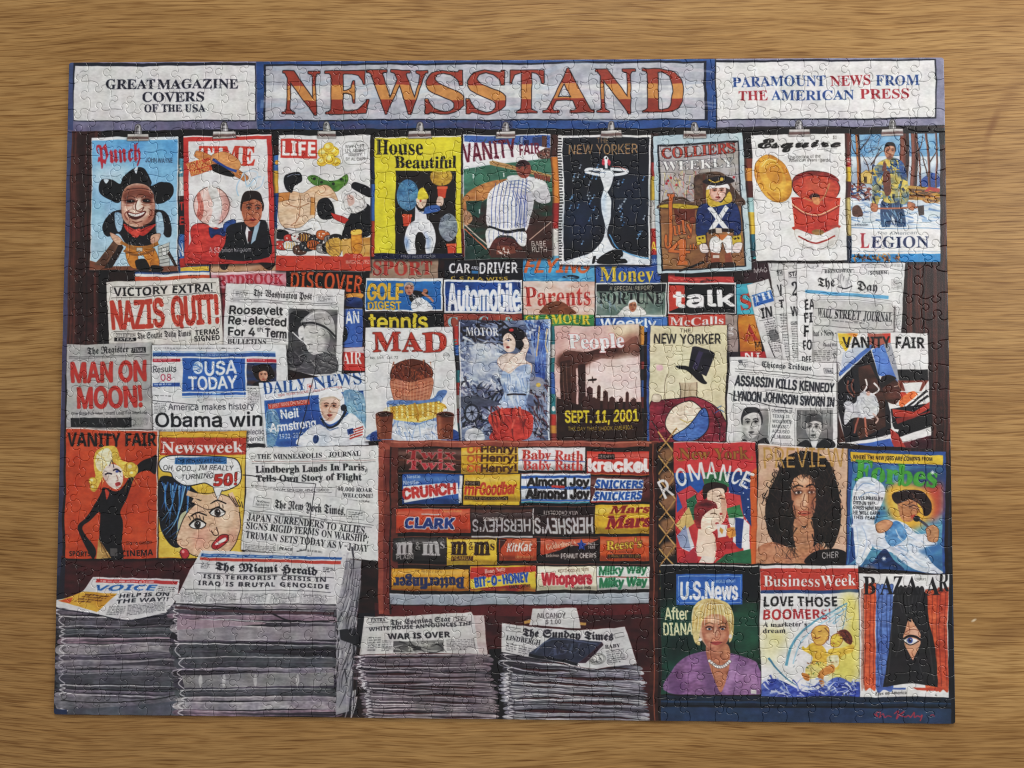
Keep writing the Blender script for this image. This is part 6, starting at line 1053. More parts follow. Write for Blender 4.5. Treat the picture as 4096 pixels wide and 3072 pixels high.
def cover_jazz():
    F(2600, 1000, .5877)
    paper('d8d6d3', 1276, 562, 1892, 566, 1916, 1352, 1270, 1318)
    P('d8b43a', 1278, 566, 1390, 566, 1330, 700, 1290, 640); P('d88a3a', 1330, 566, 1420, 566, 1400, 600); P('a05a4c', 1480, 566, 1640, 568, 1640, 660, 1610, 690, 1490, 660); P('c83c30', 1580, 568, 1640, 568, 1640, 640); P('b8c0cc', 1310, 700, 1450, 640, 1500, 720, 1300, 860)
    P('4a6cb0', 1290, 860, 1290, 830, 1500, 640, 1520, 660, 1310, 850); P('15131a*1e1a20', 1282, 900, 1500, 680, 1560, 860, 1640, 1100, 1650, 1250, 1330, 1320, 1285, 1100); P('5a80c4*4a6cb4', 1508, 680, 1590, 640, 1690, 900, 1640, 870, 1560, 860); P('9a9ca4', 1590, 640, 1640, 630, 1710, 880, 1690, 900)
    P('dedcd9', 1690, 640, 1890, 640, 1895, 815, 1690, 810); P('121114', 1690, 815, 1895, 815, 1900, 890, 1700, 890); P('7a3a2c', 1690, 890, 1900, 886, 1850, 960, 1710, 960); P('d8d6d3', 1720, 905, 1860, 900, 1820, 990, 1740, 980)
    P('5a3428*3a2018', 1420, 800, 1500, 780, 1600, 1000, 1610, 1200, 1430, 1290, 1380, 1180, 1440, 1000)
    S('3a1e16*5a2f22', 1575, 880, 1620, 860, 1680, 890, 1712, 950, 1700, 970, 1740, 1000, 1700, 1020, 1660, 1050, 1600, 1010); S('1a100e', 1570, 890, 1620, 852, 1680, 875, 1640, 900, 1600, 930, 1580, 940); S('c0402c', 1700, 975, 1738, 970, 1745, 1000, 1715, 1015); C('e0c8b8', 4, 1660, 930, 1690, 925); C('a06a50', 8, 1690, 910, 1705, 945, 1722, 960); S('d86a34', 1730, 990, 1790, 960, 1830, 990, 1880, 1080, 1760, 1100, 1690, 1050)
    for i in range(5): L(('e0deda', '1c1a1e')[i % 2], 17, 1680 + i * 14, 1110 + i * 4, 1890 + i * 3, 940 + i * 16)
    P('14121a', 1640, 1080, 1905, 1040, 1912, 1150, 1660, 1200); P('b03c2c', 1650, 1080, 1800, 1100, 1905, 1030, 1905, 1075, 1790, 1140, 1660, 1130); P('8a2a24', 1670, 1140, 1800, 1130, 1912, 1090, 1912, 1110, 1700, 1200); P('120f12', 1660, 1190, 1914, 1100, 1914, 1220, 1700, 1300); P('dcd8d4', 1700, 1270, 1912, 1200, 1914, 1250, 1730, 1320)
    P('6a2430*3a141c', 1725, 1310, 1914, 1260, 1916, 1350, 1730, 1350); P('a83a30', 1640, 1210, 1690, 1250, 1740, 1345, 1650, 1340); P('3a5ca0*4a70b8', 1370, 1330, 1640, 1280, 1660, 1340, 1400, 1340); P('e0deda', 1640, 1210, 1700, 1220, 1690, 1240); P('4a2418', 1280, 1130, 1330, 1310, 1275, 1318)
    # dancers
    C('e0dad6', 11, 1440, 980, 1480, 930, 1470, 880); C('e0dad6', 11, 1520, 980, 1560, 950, 1525, 905); C('7a4a3c', 12, 1400, 1000, 1350, 950, 1355, 890); C('7a4a3c', 11, 1410, 985, 1375, 930, 1390, 880); S('d2d2d2*b4b4b8', 1420, 990, 1460, 960, 1540, 990, 1560, 1100, 1500, 1150, 1420, 1140, 1370, 1150, 1320, 1190, 1330, 1080, 1400, 1040); S('c8c8cc', 1320, 1050, 1360, 1030, 1400, 1070, 1360, 1120)
    noisy(['f0f0f0', '8a8a90'], 1340, 1000, 1540, 1150, 30, 40, 6, 60, 1, .7, 4); C('9a5a4c', 13, 1420, 1140, 1400, 1200, 1390, 1250); C('b8705c', 14, 1465, 1140, 1470, 1200, 1478, 1270); C('c8a498', 11, 1520, 1110, 1555, 1150, 1540, 1180); E('2a1a18', 1420, 975, 16, 18); E('c8a090', 1490, 975, 14, 16)
    T('VANITY', 1310, 668, 1638, 664, 76, '121113', 'b', w=2); T('FAIR', 1676, 670, 1872, 674, 78, '121113', 'b', w=2)
    CL()
def pile(left, right, n, seed, pal, y_amp=7):
    """A painted stack of folded papers between two ragged sides."""
    r = np.random.RandomState(seed); Lp = np.reshape(left, (-1, 2)).astype(float); Rp = np.reshape(right, (-1, 2)).astype(float)
    def at(p, t):
        k = t * (len(p) - 1); i = min(int(k), len(p) - 2); return p[i] + (p[i + 1] - p[i]) * (k - i)
    t = np.concatenate([[0], np.cumsum(0.35 + r.rand(n))]); t /= t[-1]
    for i in range(n):
        a, b = at(Lp, t[i]), at(Lp, t[i + 1]); c, d = at(Rp, t[i]), at(Rp, t[i + 1])
        j = (r.rand(2) - .5) * 22; w = (r.rand(2) - .5) * y_amp * 2
        m = lambda p, q, f, o: p + (q - p) * f + (0, o)
        S(pal[r.randint(len(pal))], *a + (j[0], 0), *m(a, c, .3, w[0]), *m(a, c, .7, w[1]), *c + (j[1], 0), *d + (j[1] + 4, 0), *m(b, d, .7, w[1]), *m(b, d, .3, w[0]), *b + (j[0] - 4, 0))
        hgt = abs(b[1] - a[1])
        if r.rand() < .35 and hgt > 30:
            for q in range(int(hgt / 7)): L('6f6c72', 2, *m(a, b, q * 7 / hgt, 0) + (20, 0), *m(c, d, q * 7 / hgt, 0) - (20, 0), a=.45)
        if r.rand() < .45: s_ = (a, c) if r.rand() < .5 else (c, a); S('19151d', *s_[0] + (0, hgt * .2), *m(s_[0], s_[1], .3, w[0] + hgt * .35), *m(s_[0], s_[1], .55 + .3 * r.rand(), hgt * .55), *m(s_[0], s_[1], .3, w[0] + hgt * .75), *s_[0] + (0, hgt * .9), a=.8)
        C('e2dddc', 4 + 3 * r.rand(), *a + (j[0], 5), *m(a, c, .3, w[0] + 5), *m(a, c, .7, w[1] + 5), *c + (j[1], 5), w1=2, a=.7 * r.rand() + .25)
        C('8a8088', 6, *m(a, b, .55, 0) + (j[0], 0), *m(a, c, .3, w[0] + hgt * .55), *m(a, c, .7, w[1] + hgt * .5), *m(c, d, .5, 0), a=.35)
        C('15121a', 3 + 4 * r.rand(), *b + (j[0], 0), *m(b, d, .3, w[0]), *m(b, d, .7, w[1]), *d + (j[1], 0), w1=2, a=.9)
        if r.rand() < .6: C('2a2430', 3, *m(a, b, .6, 0) + (j[0], 0), *m(a, c, .35, w[0] + hgt * .6), *m(c, d, .62, 0), a=.6)
        C('dcd6d8', 5, *m(a, b, .05, 0) + (j[0] + 26, 0), *m(a, b, .5, 0) + (j[0] - 2, 0), *m(a, b, .95, 0) + (j[0] + 26, 0), a=.8); C('3a343e', 4, *m(a, b, .3, 0) + (j[0] + 34, 0), *m(a, b, .5, 0) + (j[0] + 14, 0), *m(a, b, .75, 0) + (j[0] + 34, 0), a=.7)

def cover_blonde():
    CL(); F(200, 1760, .7234)
    B('4f191b*3a1214', 60, 640, 1700, 1000); B('140c0e', 60, 650, 840, 660); P('23202c', 60, 655, 84, 655, 78, 1500, 20, 1500)
    paper('b8431f*c44d28', 88, -66, 600, -52, 590, 656, 82, 652); P('dcd2cc', 88, -68, 600, -54, 600, -46, 88, -60); P('d4c8c0', 592, -50, 601, -50, 592, 656, 586, 656)
    T('VANITY FAIR', 98, 36, 588, 36, 74, '17110f', 'b', w=2)
    S('141014', 300, 260, 385, 280, 480, 140, 560, 100, 590, 90, 588, 190, 540, 170, 470, 200, 420, 330, 390, 400, 405, 460, 400, 560, 400, 656, 280, 656, 275, 520, 280, 400, 230, 440, 180, 490, 250, 600, 245, 650, 225, 640, 155, 490, 210, 420, 280, 300)
    S('b8402a', 305, 270, 330, 290, 315, 330); P('c09858*8a6430', 268, 545, 340, 650, 255, 656); L('4a3018', 3, 275, 560, 325, 650); B('5a5654', 335, 600, 375, 640); 
    S('d8b44c', 240, 140, 250, 70, 300, 32, 360, 35, 390, 100, 420, 120, 480, 140, 478, 190, 420, 210, 400, 180, 350, 120, 300, 190, 255, 280, 220, 270, 225, 220, 250, 200); S('e8dcb0', 250, 130, 265, 70, 320, 40, 345, 90, 330, 150, 280, 170); noisy(['e8cc70', 'b88c2c'], 245, 60, 470, 270, 40, 50, 5, 70, .9, .7, 3)
    for x, y, q in ((235, 225, 24), (240, 262, 20), (445, 150, 30), (455, 185, 22)): E('dcb848', x, y, q, q * .9, o='a87c24', ow=3); E('f0dc98', x - 5, y - 5, q * .4, q * .35)
    S('e2cfc0', 290, 180, 330, 130, 390, 150, 405, 210, 390, 260, 360, 272, 320, 240); S('c09a90', 290, 180, 320, 200, 330, 250, 300, 210, a=.6, b=4); C('241c30', 9, 305, 190, 322, 180, 345, 186); C('241c30', 9, 350, 165, 370, 160, 392, 176); E('3a4a8a', 372, 172, 9, 6); C('241c30', 4, 330, 140, 345, 110, 355, 150); S('a83a3c', 362, 240, 385, 232, 392, 246, 370, 258); C('8a5a50', 4, 368, 190, 378, 222, 366, 226)
    T('SPORTS', 106, 638, 222, 638, 26, '19110f', 'b', w=1); T('CINEMA', 398, 640, 568, 640, 32, '19110f', 'b', w=1); T('GRETA GARBO', 424, 578, 560, 576, 16, '2a1410', 'n', w=1)

def cover_comic():
    F(200, 1760, .7234)
    paper('d09a2e*c88a24', 604, -46, 1088, -50, 1062, 650, 596, 656); P('d8a838', 620, -40, 1080, -42, 1082, -14, 620, -14); L('8a5a18', 3, 612, -12, 1082, -16)
    P('b03c2c', 608, -12, 1086, -10, 1086, 82, 608, 86); T('Newsweek', 616, 74, 1066, 70, 62, 'e2dcd8', 's', w=2)
    P('d8b03c*e0bc4c', 606, 90, 1084, 86, 1060, 650, 600, 650); S('a8c8d8', 640, 360, 740, 300, 800, 420, 740, 600, 640, 500, a=.6, b=10)
    # dark blue hair and a plain worried face
    S('14151e', 600, 240, 640, 200, 720, 215, 800, 270, 830, 330, 770, 380, 720, 420, 700, 520, 720, 580, 680, 590, 620, 520, 600, 420); 
    for i in range(14): C(('2f68a8', '4f8cc4', '7ab0d8')[i % 3], 9, 620 + i * 12, 232 + (i % 3) * 8, 640 + i * 9 - (i % 4) * 12, 300 + i * 12, 615 + (i % 5) * 22, 380 + i * 13, w1=2, a=.9)
    S('ddb898*d2a688', 720, 480, 760, 400, 840, 330, 930, 300, 1010, 330, 1050, 420, 1045, 520, 1000, 610, 900, 652, 800, 640, 740, 600, 700, 560, o='1c1412', ow=4); S('d88a78', 790, 520, 860, 480, 880, 560, 820, 600, a=.55, b=10); S('ecd0b4', 900, 330, 1000, 340, 1010, 420, 950, 460, a=.6, b=12); S('d8907c', 970, 520, 1030, 500, 1020, 580, a=.5, b=8)
    for x, y in ((815, 468), (925, 402)):
        S('e8e4dc', x - 44, y + 6, x, y - 26, x + 44, y, x + 5, y + 24, o='14100f', ow=4); E('3a2c28', x, y, 18, 22); E('0c0a0a', x, y, 9, 11); E('e8e8e8', x + 5, y - 7, 4, 5); C('14100f', 9, x - 48, y + 4, x - 5, y - 32, x + 46, y - 4); C('14100f', 7, x - 40, y - 44, x, y - 66, x + 50, y - 50)
        for k in range(5): L('14100f', 4, x - 40 + k * 18, y - 14 - (4 - abs(k - 2)) * 5, x - 52 + k * 20, y - 34 - (4 - abs(k - 2)) * 6)
    C('2a1814', 5, 890, 500, 905, 525, 930, 520, 920, 480); S('b02c30', 895, 575, 935, 530, 980, 525, 982, 560, 930, 600, 900, 598, o='1c1010', ow=3); S('e8e0d8', 912, 572, 965, 540, 970, 556, 925, 578); E('b0303a', 742, 626, 26, 30, o='2a1010', ow=3); E('e89090', 735, 615, 8, 9)
    C('d8b090', 30, 760, 290, 860, 320, 940, 300); C('1c1412', 3, 765, 272, 860, 300, 940, 282); C('d8b090', 26, 790, 330, 870, 370, 930, 350); C('1c1412', 3, 790, 346, 870, 386, 935, 366); C('d8b090', 26, 1000, 290, 1030, 380, 1020, 470)
    for i in range(5): C('1c1412', 4, 985 + i * 18, 300 + i * 10, 1010 + i * 14, 340 + i * 8, 1030 + i * 8, 370)
    S('dcdcda', 606, 130, 640, 95, 720, 85, 900, 92, 1020, 105, 1056, 170, 1045, 240, 960, 282, 900, 262, 850, 240, 760, 250, 690, 215, 670, 180, 625, 175, o='1a1a1e', ow=5); P('dcdcda', 900, 255, 960, 270, 928, 335); L('1a1a1e', 4, 900, 262, 928, 335, 955, 275)
    P('2f6aa0', 694, 97, 975, 94, 976, 132, 694, 134); T('THE NEW MIDDLE AGE', 706, 126, 945, 124, 20, '16202c', 'n', w=1)
    T('OH, GOD... IM REALLY', 628, 170, 1010, 168, 28, '1c1c20', 'n', w=.6, sh=.2); T('TURNING', 728, 218, 900, 212, 28, '1c1c20', 'n', w=.6, sh=.2); T('50!', 905, 256, 1030, 246, 62, 'b8342c', 'b', o='2a100e', ow=3, w=3, sh=.15)

def papers_low():
    F(200, 1760, .7234); k = '1c1c20'
    paper('d3d2cf*dbdad6', 1086, 46, 1830, 30, 1830, 640, 1076, 620)
    T('THE MINNEAPOLIS', 1148, 108, 1505, 98, 26, k, 's'); T('JOURNAL', 1540, 94, 1716, 86, 26, k, 's'); L('8a5a54', 2, 1120, 122, 1800, 110); L('4a4a4a', 2, 1120, 132, 1800, 120); M('4a4a4a', 1115, 92, 1142, 90, 1115, 114, 2, dash=10)
    T('Lindbergh Lands In Paris,', 1140, 184, 1750, 166, 38, k, 's', w=2); T('Tells Own Story of Flight', 1142, 234, 1722, 220, 36, k, 's', w=2)
    L('3a3a3c', 2, 1220, 262, 1560, 266, 1560, 295, 1222, 285, 1220, 262); T('GOODBY, NEW YORK. HELLO, FRANCE!', 1232, 285, 1545, 288, 14, k, 'n', w=.5); T('40,000 ROAR', 1588, 282, 1782, 284, 22, k, 's'); T('WELCOME!', 1620, 316, 1786, 316, 22, k, 's'); T('LUCKY LINDY', 1640, 344, 1770, 346, 14, k, 's'); M('5a5a5a', 1110, 250, 1215, 262, 1110, 290, 3, dash=16); L('4a4a4a', 2, 1582, 255, 1582, 320)
    paper('d0cfcc*d8d7d3', 1086, 262, 1850, 352, 1850, 672, 1056, 606)
    L('3a3a3c', 2, 1130, 315, 1224, 326, 1220, 378, 1122, 366, 1130, 315); T('All the News', 1142, 344, 1214, 352, 12, k, 'n'); T("That's Fit to Print", 1136, 360, 1212, 368, 12, k, 'n'); L('3a3a3c', 2, 1642, 382, 1740, 392, 1736, 442, 1640, 432, 1642, 382); M('3a3a3c', 1652, 394, 1730, 402, 1650, 428, 3, dash=16)
    T('The New York Times.', 1240, 376, 1632, 416, 48, k, 'g', w=1.5); L('2a2a2c', 2, 1100, 386, 1790, 470); L('2a2a2c', 2, 1098, 398, 1780, 482); M('4a4a4c', 1110, 390, 1780, 472, 1108, 398, 1, dash=50, gap=1.4)
    T('JAPAN SURRENDERS TO ALLIES,', 1090, 440, 1750, 518, 38, k, 's', w=.6); T('SIGNS RIGID TERMS ON WARSHIP;', 1086, 488, 1762, 562, 38, k, 's', w=.6); T('TRUMAN SETS TODAY AS V-J DAY', 1082, 540, 1760, 616, 38, k, 's', w=.6)
    M('4a4a4c', 1080, 575, 1250, 592, 1078, 610, 4, dash=14); T('PEACE', 1270, 606, 1340, 614, 16, k, 'b'); M('4a4a4c', 1380, 600, 1560, 622, 1380, 620, 1, dash=18); L('3a3a3c', 2, 1160, 560, 1158, 600); L('3a3a3c', 2, 1262, 575, 1262, 612)
    CL(); L('16161a', 5, 1065, 195, 1470, 245, 1415, 610, 1365, 615)
    for i in range(6): L('4a4a50', 2, 1040 - i * 3, 330 + i * 40, 1062, 322 + i * 40, a=.5)

def stacks_left():
    CL(); F(200, 1760, .7234)
    pal = ['6e6670*4c4650', '8e8890*6a6470', '5a5260*3a3442', 'a29c9e*746e76', '6c5c68*8a7480', '3a363e*5a565e', '55575c*383a40', 'b4aeb0*7c767e', '7a6472*927c88']
    # left stack
    P('1b1a22', 30, 900, 700, 900, 720, 1520, 20, 1520)
    pile((30, 915, 40, 1010, 62, 1100, 55, 1200, 52, 1290, 70, 1380, 22, 1440, 60, 1505), (690, 905, 670, 1000, 680, 1100, 690, 1190, 700, 1280, 705, 1400, 712, 1450, 710, 1520), 17, 21, pal)
    S('5a5660', 60, 1200, 300, 1210, 690, 1190, 690, 1330, 400, 1350, 60, 1330, a=.35, b=10); S('77737a*5c5962', 20, 1440, 60, 1415, 300, 1420, 500, 1430, 700, 1400, 700, 1440, 420, 1470, 130, 1490, 40, 1480); C('17141a', 5, 60, 1440, 200, 1450, 450, 1445, 700, 1410); P('5a5c66*4a4c56', 100, 1490, 420, 1470, 712, 1440, 712, 1520, 90, 1520)
    P('1c2c50', 20, 1490, 90, 1495, 90, 1530, 10, 1530)
    P('d6d3d2*cbc8c8', 240, 755, 715, 772, 700, 880, 640, 955, 500, 985, 420, 992, 250, 960, 30, 925, 34, 886, 150, 862, 190, 835); C('1c1c2c', 5, 30, 935, 260, 962, 420, 996, 520, 985, 640, 965, 690, 900)
    P('b83838', 258, 766, 705, 782, 700, 800, 254, 786); M('e0d0d0', 280, 774, 700, 788, 278, 790, 1, dash=24)
    T('VOICE', 240, 834, 575, 836, 32, '2a62a4', 'b', w=2, sh=.6); P('c8902c*d0a03c', 190, 842, 372, 850, 262, 950, 45, 890); P('c8562c', 45, 890, 130, 872, 110, 905); M('5a3010', 205, 855, 340, 862, 120, 900, 4, dash=26, a=.9)
    T('HELP IS ON', 382, 876, 655, 862, 19, '1a1c26', 'b', w=1.5, sh=.3); T('THE WAY!!', 366, 904, 650, 890, 20, '1a1c26', 'b', w=1.5, sh=.3); M('3a3a40', 330, 915, 420, 918, 310, 965, 6, dash=16); M('3a3a40', 430, 912, 640, 895, 420, 970, 8, dash=18); M('3a3a40', 600, 810, 690, 815, 595, 850, 4, dash=14)
    # tall stack
    P('1d1a22', 690, 890, 1600, 900, 1700, 1520, 715, 1520)
    pile((692, 905, 688, 980, 685, 1060, 700, 1180, 712, 1300, 722, 1400, 722, 1520), (1580, 915, 1570, 1000, 1590, 1090, 1570, 1180, 1560, 1290, 1570, 1400, 1590, 1530), 15, 33, pal)
    P('a9a3a6*8f898e', 700, 1040, 1580, 1030, 1590, 1105, 705, 1105)
    for i in range(9): L('605c62', 3, 710, 1046 + i * 7, 1580, 1036 + i * 7.5, a=.7)
    P('a2a09e*8c8a8a', 730, 1300, 1568, 1285, 1570, 1360, 740, 1368)
    for i in range(9): L('55535a', 3, 740, 1306 + i * 7, 1566, 1292 + i * 7.5, a=.7)
    for x in (830, 960, 1140, 1370): E('b8b6b4', x, 1330, 10, 36, a=.8)
    P('937f88*a08e96', 700, 985, 1200, 1010, 1190, 1018, 700, 1050); C('1a161c', 8, 700, 905, 1000, 925, 1200, 950, 1340, 1000, 1580, 1000); C('4a3038', 14, 690, 925, 1000, 945, 1570, 960)
    P('201b22', 680, 1060, 700, 1075, 705, 1110, 660, 1095)
    # its folded right side
    P('9c9a9c*84828a', 1600, 650, 1720, 668, 1710, 820, 1690, 1000, 1695, 1140, 1650, 1500, 1580, 1520, 1600, 1100, 1580, 905)
    noisy(['c8c6c6', '4a4850', 'a8a4a8', '2c2a32', '8a868c'], 1590, 660, 1690, 1500, 60, 190, 10, 100, .12, .8, 6); P('24242a', 1600, 1050, 1690, 1040, 1696, 1140, 1605, 1105); P('14121a', 1700, 960, 1797, 960, 1760, 1180, 1690, 1140)
    P('d2d0cf*c4c2c2', 838, 608, 1640, 640, 1586, 908, 692, 902, 700, 860, 770, 720); P('30609c', 838, 626, 1615, 650, 1610, 664, 832, 644); M('d8e0e8', 850, 632, 1600, 655, 850, 642, 1, dash=60); P('b84438', 830, 648, 1608, 672, 1606, 690, 826, 662)
    T('The Miami Herald', 912, 716, 1478, 748, 44, '1c1c24', 'g', w=2.5); M('2a2a30', 835, 680, 885, 682, 830, 712, 4, dash=18); M('2a2a30', 1510, 706, 1570, 710, 1506, 736, 3, dash=18); L('2a2a30', 3, 810, 732, 1565, 763)
    T('ISIS TERRORIST CRISIS IN', 848, 762, 1522, 786, 22, '22222a', 'b', w=1.5, sp=.06); T('IRAQ IS BRUTAL GENOCIDE', 818, 800, 1538, 824, 24, '22222a', 'b', w=1.5, sp=.06); L('3a3a40', 3, 740, 822, 1550, 842)
    for i in range(5): M('55555a', 725 + i * 165, 838 + i * 4, 870 + i * 165, 842 + i * 4, 715 + i * 165, 896 + i * 2, 8, dash=20)
    for i in range(7): C('8e8c90', 5, 1650 + i * 11, 660 + i * 20, 1630 + i * 10, 800 + i * 30, 1600 + i * 10, 900 + i * 30, a=.8); C('3a3840', 3, 1656 + i * 11, 664 + i * 20, 1636 + i * 10, 800 + i * 30, 1606 + i * 10, 900 + i * 30, a=.8)

def candy_rack():
    CL(); F(1400, 1700, .7593); k = '17130f'
    B('4a1a1a*361012', 130, 940, 1640, 1560); P('5c1c1e', 215, 945, 1585, 945, 1585, 1000, 215, 1010)
    B('8a4434*9c5040', 150, 88, 212, 1000); B('6a2a22*7c3a2e', 178, 130, 214, 1005); B('2a1412', 210, 110, 220, 1000); P('9a5240*8a4636', 160, 80, 1640, 86, 1640, 118, 215, 116); L('c07a64', 4, 215, 90, 1590, 92); B('1f1412*2a1a16', 216, 116, 1592, 884)
    B('6a3026*4f221c', 1588, 90, 1646, 1575); L('a05a44', 5, 1596, 110, 1600, 1570); L('1a0c0c', 6, 1628, 110, 1634, 1570); B('241412', 1640, 90, 1650, 1570)
    for y in (240, 412, 574, 718, 876): B('14100f', 216, y, 1588, y + 14); L('7a4a3a', 4, 216, y + 16, 1588, y + 16)
    B('6a3026*5a2a22', 218, 118, 256, 870)
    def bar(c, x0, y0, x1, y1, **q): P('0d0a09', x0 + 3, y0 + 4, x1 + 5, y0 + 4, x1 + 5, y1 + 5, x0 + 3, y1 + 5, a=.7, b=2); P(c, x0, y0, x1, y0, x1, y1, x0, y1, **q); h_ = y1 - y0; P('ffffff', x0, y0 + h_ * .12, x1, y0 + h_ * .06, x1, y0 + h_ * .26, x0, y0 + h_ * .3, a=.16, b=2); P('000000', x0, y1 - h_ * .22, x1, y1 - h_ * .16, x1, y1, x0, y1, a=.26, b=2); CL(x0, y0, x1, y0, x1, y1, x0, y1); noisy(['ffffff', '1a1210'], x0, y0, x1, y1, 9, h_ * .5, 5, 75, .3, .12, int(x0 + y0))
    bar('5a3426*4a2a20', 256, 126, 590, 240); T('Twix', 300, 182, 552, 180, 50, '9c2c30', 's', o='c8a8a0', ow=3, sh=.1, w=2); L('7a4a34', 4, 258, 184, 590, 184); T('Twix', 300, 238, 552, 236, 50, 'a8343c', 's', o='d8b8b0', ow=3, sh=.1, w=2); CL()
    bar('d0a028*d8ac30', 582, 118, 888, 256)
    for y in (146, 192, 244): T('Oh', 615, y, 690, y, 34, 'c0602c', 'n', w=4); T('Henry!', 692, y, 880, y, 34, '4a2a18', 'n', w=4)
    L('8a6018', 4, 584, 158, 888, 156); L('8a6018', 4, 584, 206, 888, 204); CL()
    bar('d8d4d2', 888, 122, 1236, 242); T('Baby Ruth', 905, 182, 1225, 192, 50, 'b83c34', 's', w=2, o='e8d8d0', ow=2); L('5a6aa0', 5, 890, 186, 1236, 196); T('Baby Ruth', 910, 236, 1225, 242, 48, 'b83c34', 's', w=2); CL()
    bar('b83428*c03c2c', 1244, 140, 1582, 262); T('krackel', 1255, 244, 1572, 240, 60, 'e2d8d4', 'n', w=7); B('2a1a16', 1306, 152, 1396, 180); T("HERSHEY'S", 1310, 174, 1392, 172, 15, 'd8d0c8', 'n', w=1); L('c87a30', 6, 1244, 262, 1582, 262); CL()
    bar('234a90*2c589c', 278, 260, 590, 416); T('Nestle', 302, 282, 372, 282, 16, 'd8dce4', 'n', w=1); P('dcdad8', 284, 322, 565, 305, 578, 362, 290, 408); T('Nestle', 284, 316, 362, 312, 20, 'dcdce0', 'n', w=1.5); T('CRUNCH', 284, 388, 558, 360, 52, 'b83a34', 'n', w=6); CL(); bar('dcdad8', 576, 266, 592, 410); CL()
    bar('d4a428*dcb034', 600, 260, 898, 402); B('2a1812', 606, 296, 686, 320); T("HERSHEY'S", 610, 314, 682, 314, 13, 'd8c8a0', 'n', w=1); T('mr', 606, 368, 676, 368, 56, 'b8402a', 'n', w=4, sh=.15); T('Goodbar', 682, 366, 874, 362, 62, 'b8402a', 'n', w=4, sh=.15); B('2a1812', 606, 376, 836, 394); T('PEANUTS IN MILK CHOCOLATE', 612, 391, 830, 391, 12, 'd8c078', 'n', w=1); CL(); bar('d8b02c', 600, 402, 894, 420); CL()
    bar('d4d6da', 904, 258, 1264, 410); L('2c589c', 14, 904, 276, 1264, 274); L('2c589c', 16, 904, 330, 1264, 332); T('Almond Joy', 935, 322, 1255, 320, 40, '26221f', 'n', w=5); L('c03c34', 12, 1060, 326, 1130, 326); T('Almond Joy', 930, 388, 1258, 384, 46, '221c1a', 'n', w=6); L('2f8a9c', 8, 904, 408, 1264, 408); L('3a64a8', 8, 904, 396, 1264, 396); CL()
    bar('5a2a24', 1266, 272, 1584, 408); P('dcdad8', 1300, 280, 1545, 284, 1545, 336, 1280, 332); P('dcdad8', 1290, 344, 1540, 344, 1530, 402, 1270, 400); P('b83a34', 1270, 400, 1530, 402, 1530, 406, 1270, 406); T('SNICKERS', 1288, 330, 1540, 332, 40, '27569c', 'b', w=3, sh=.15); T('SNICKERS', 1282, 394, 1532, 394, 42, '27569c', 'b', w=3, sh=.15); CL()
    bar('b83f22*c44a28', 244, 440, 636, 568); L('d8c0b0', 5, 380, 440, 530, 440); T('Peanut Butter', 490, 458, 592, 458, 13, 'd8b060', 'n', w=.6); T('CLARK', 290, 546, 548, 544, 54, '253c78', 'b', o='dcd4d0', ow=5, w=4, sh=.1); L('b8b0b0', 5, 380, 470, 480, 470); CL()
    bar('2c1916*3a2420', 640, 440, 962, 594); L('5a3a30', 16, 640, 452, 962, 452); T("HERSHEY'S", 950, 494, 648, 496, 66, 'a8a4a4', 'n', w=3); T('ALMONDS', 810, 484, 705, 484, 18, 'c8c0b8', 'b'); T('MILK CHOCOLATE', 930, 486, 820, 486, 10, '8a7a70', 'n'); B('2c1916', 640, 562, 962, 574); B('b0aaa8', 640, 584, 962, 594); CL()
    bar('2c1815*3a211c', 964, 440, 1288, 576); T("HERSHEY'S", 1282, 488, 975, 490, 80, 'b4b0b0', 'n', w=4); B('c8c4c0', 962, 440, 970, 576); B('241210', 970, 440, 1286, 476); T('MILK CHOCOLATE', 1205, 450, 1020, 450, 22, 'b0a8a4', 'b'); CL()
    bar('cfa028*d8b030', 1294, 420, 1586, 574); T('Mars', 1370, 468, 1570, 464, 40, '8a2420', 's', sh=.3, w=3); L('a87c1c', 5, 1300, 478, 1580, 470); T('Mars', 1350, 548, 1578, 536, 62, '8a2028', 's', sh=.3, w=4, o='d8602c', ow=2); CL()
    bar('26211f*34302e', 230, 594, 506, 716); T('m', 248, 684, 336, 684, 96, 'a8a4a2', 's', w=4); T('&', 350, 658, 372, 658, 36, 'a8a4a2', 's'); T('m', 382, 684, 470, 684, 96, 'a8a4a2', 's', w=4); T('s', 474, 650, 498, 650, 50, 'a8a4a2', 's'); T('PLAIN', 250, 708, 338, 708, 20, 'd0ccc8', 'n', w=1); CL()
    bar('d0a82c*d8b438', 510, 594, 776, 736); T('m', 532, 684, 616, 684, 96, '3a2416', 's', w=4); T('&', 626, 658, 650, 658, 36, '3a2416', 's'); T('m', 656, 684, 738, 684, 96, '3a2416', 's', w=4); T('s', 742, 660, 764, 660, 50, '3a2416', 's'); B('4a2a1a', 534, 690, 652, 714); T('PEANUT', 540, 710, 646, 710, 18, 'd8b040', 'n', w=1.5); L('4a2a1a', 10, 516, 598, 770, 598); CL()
    bar('b84a26*c4562c', 788, 598, 980, 716); P('4a241a', 792, 600, 830, 602, 800, 650, 792, 700); T('KitKat', 828, 670, 952, 666, 46, 'dcd4cc', 'b', w=2, sh=.2, o='7a2a18', ow=2); T('CRISP WAFERS', 874, 704, 960, 704, 12, 'd8b078', 'n', w=.6); B('b8b0a8', 980, 600, 992, 712); CL()
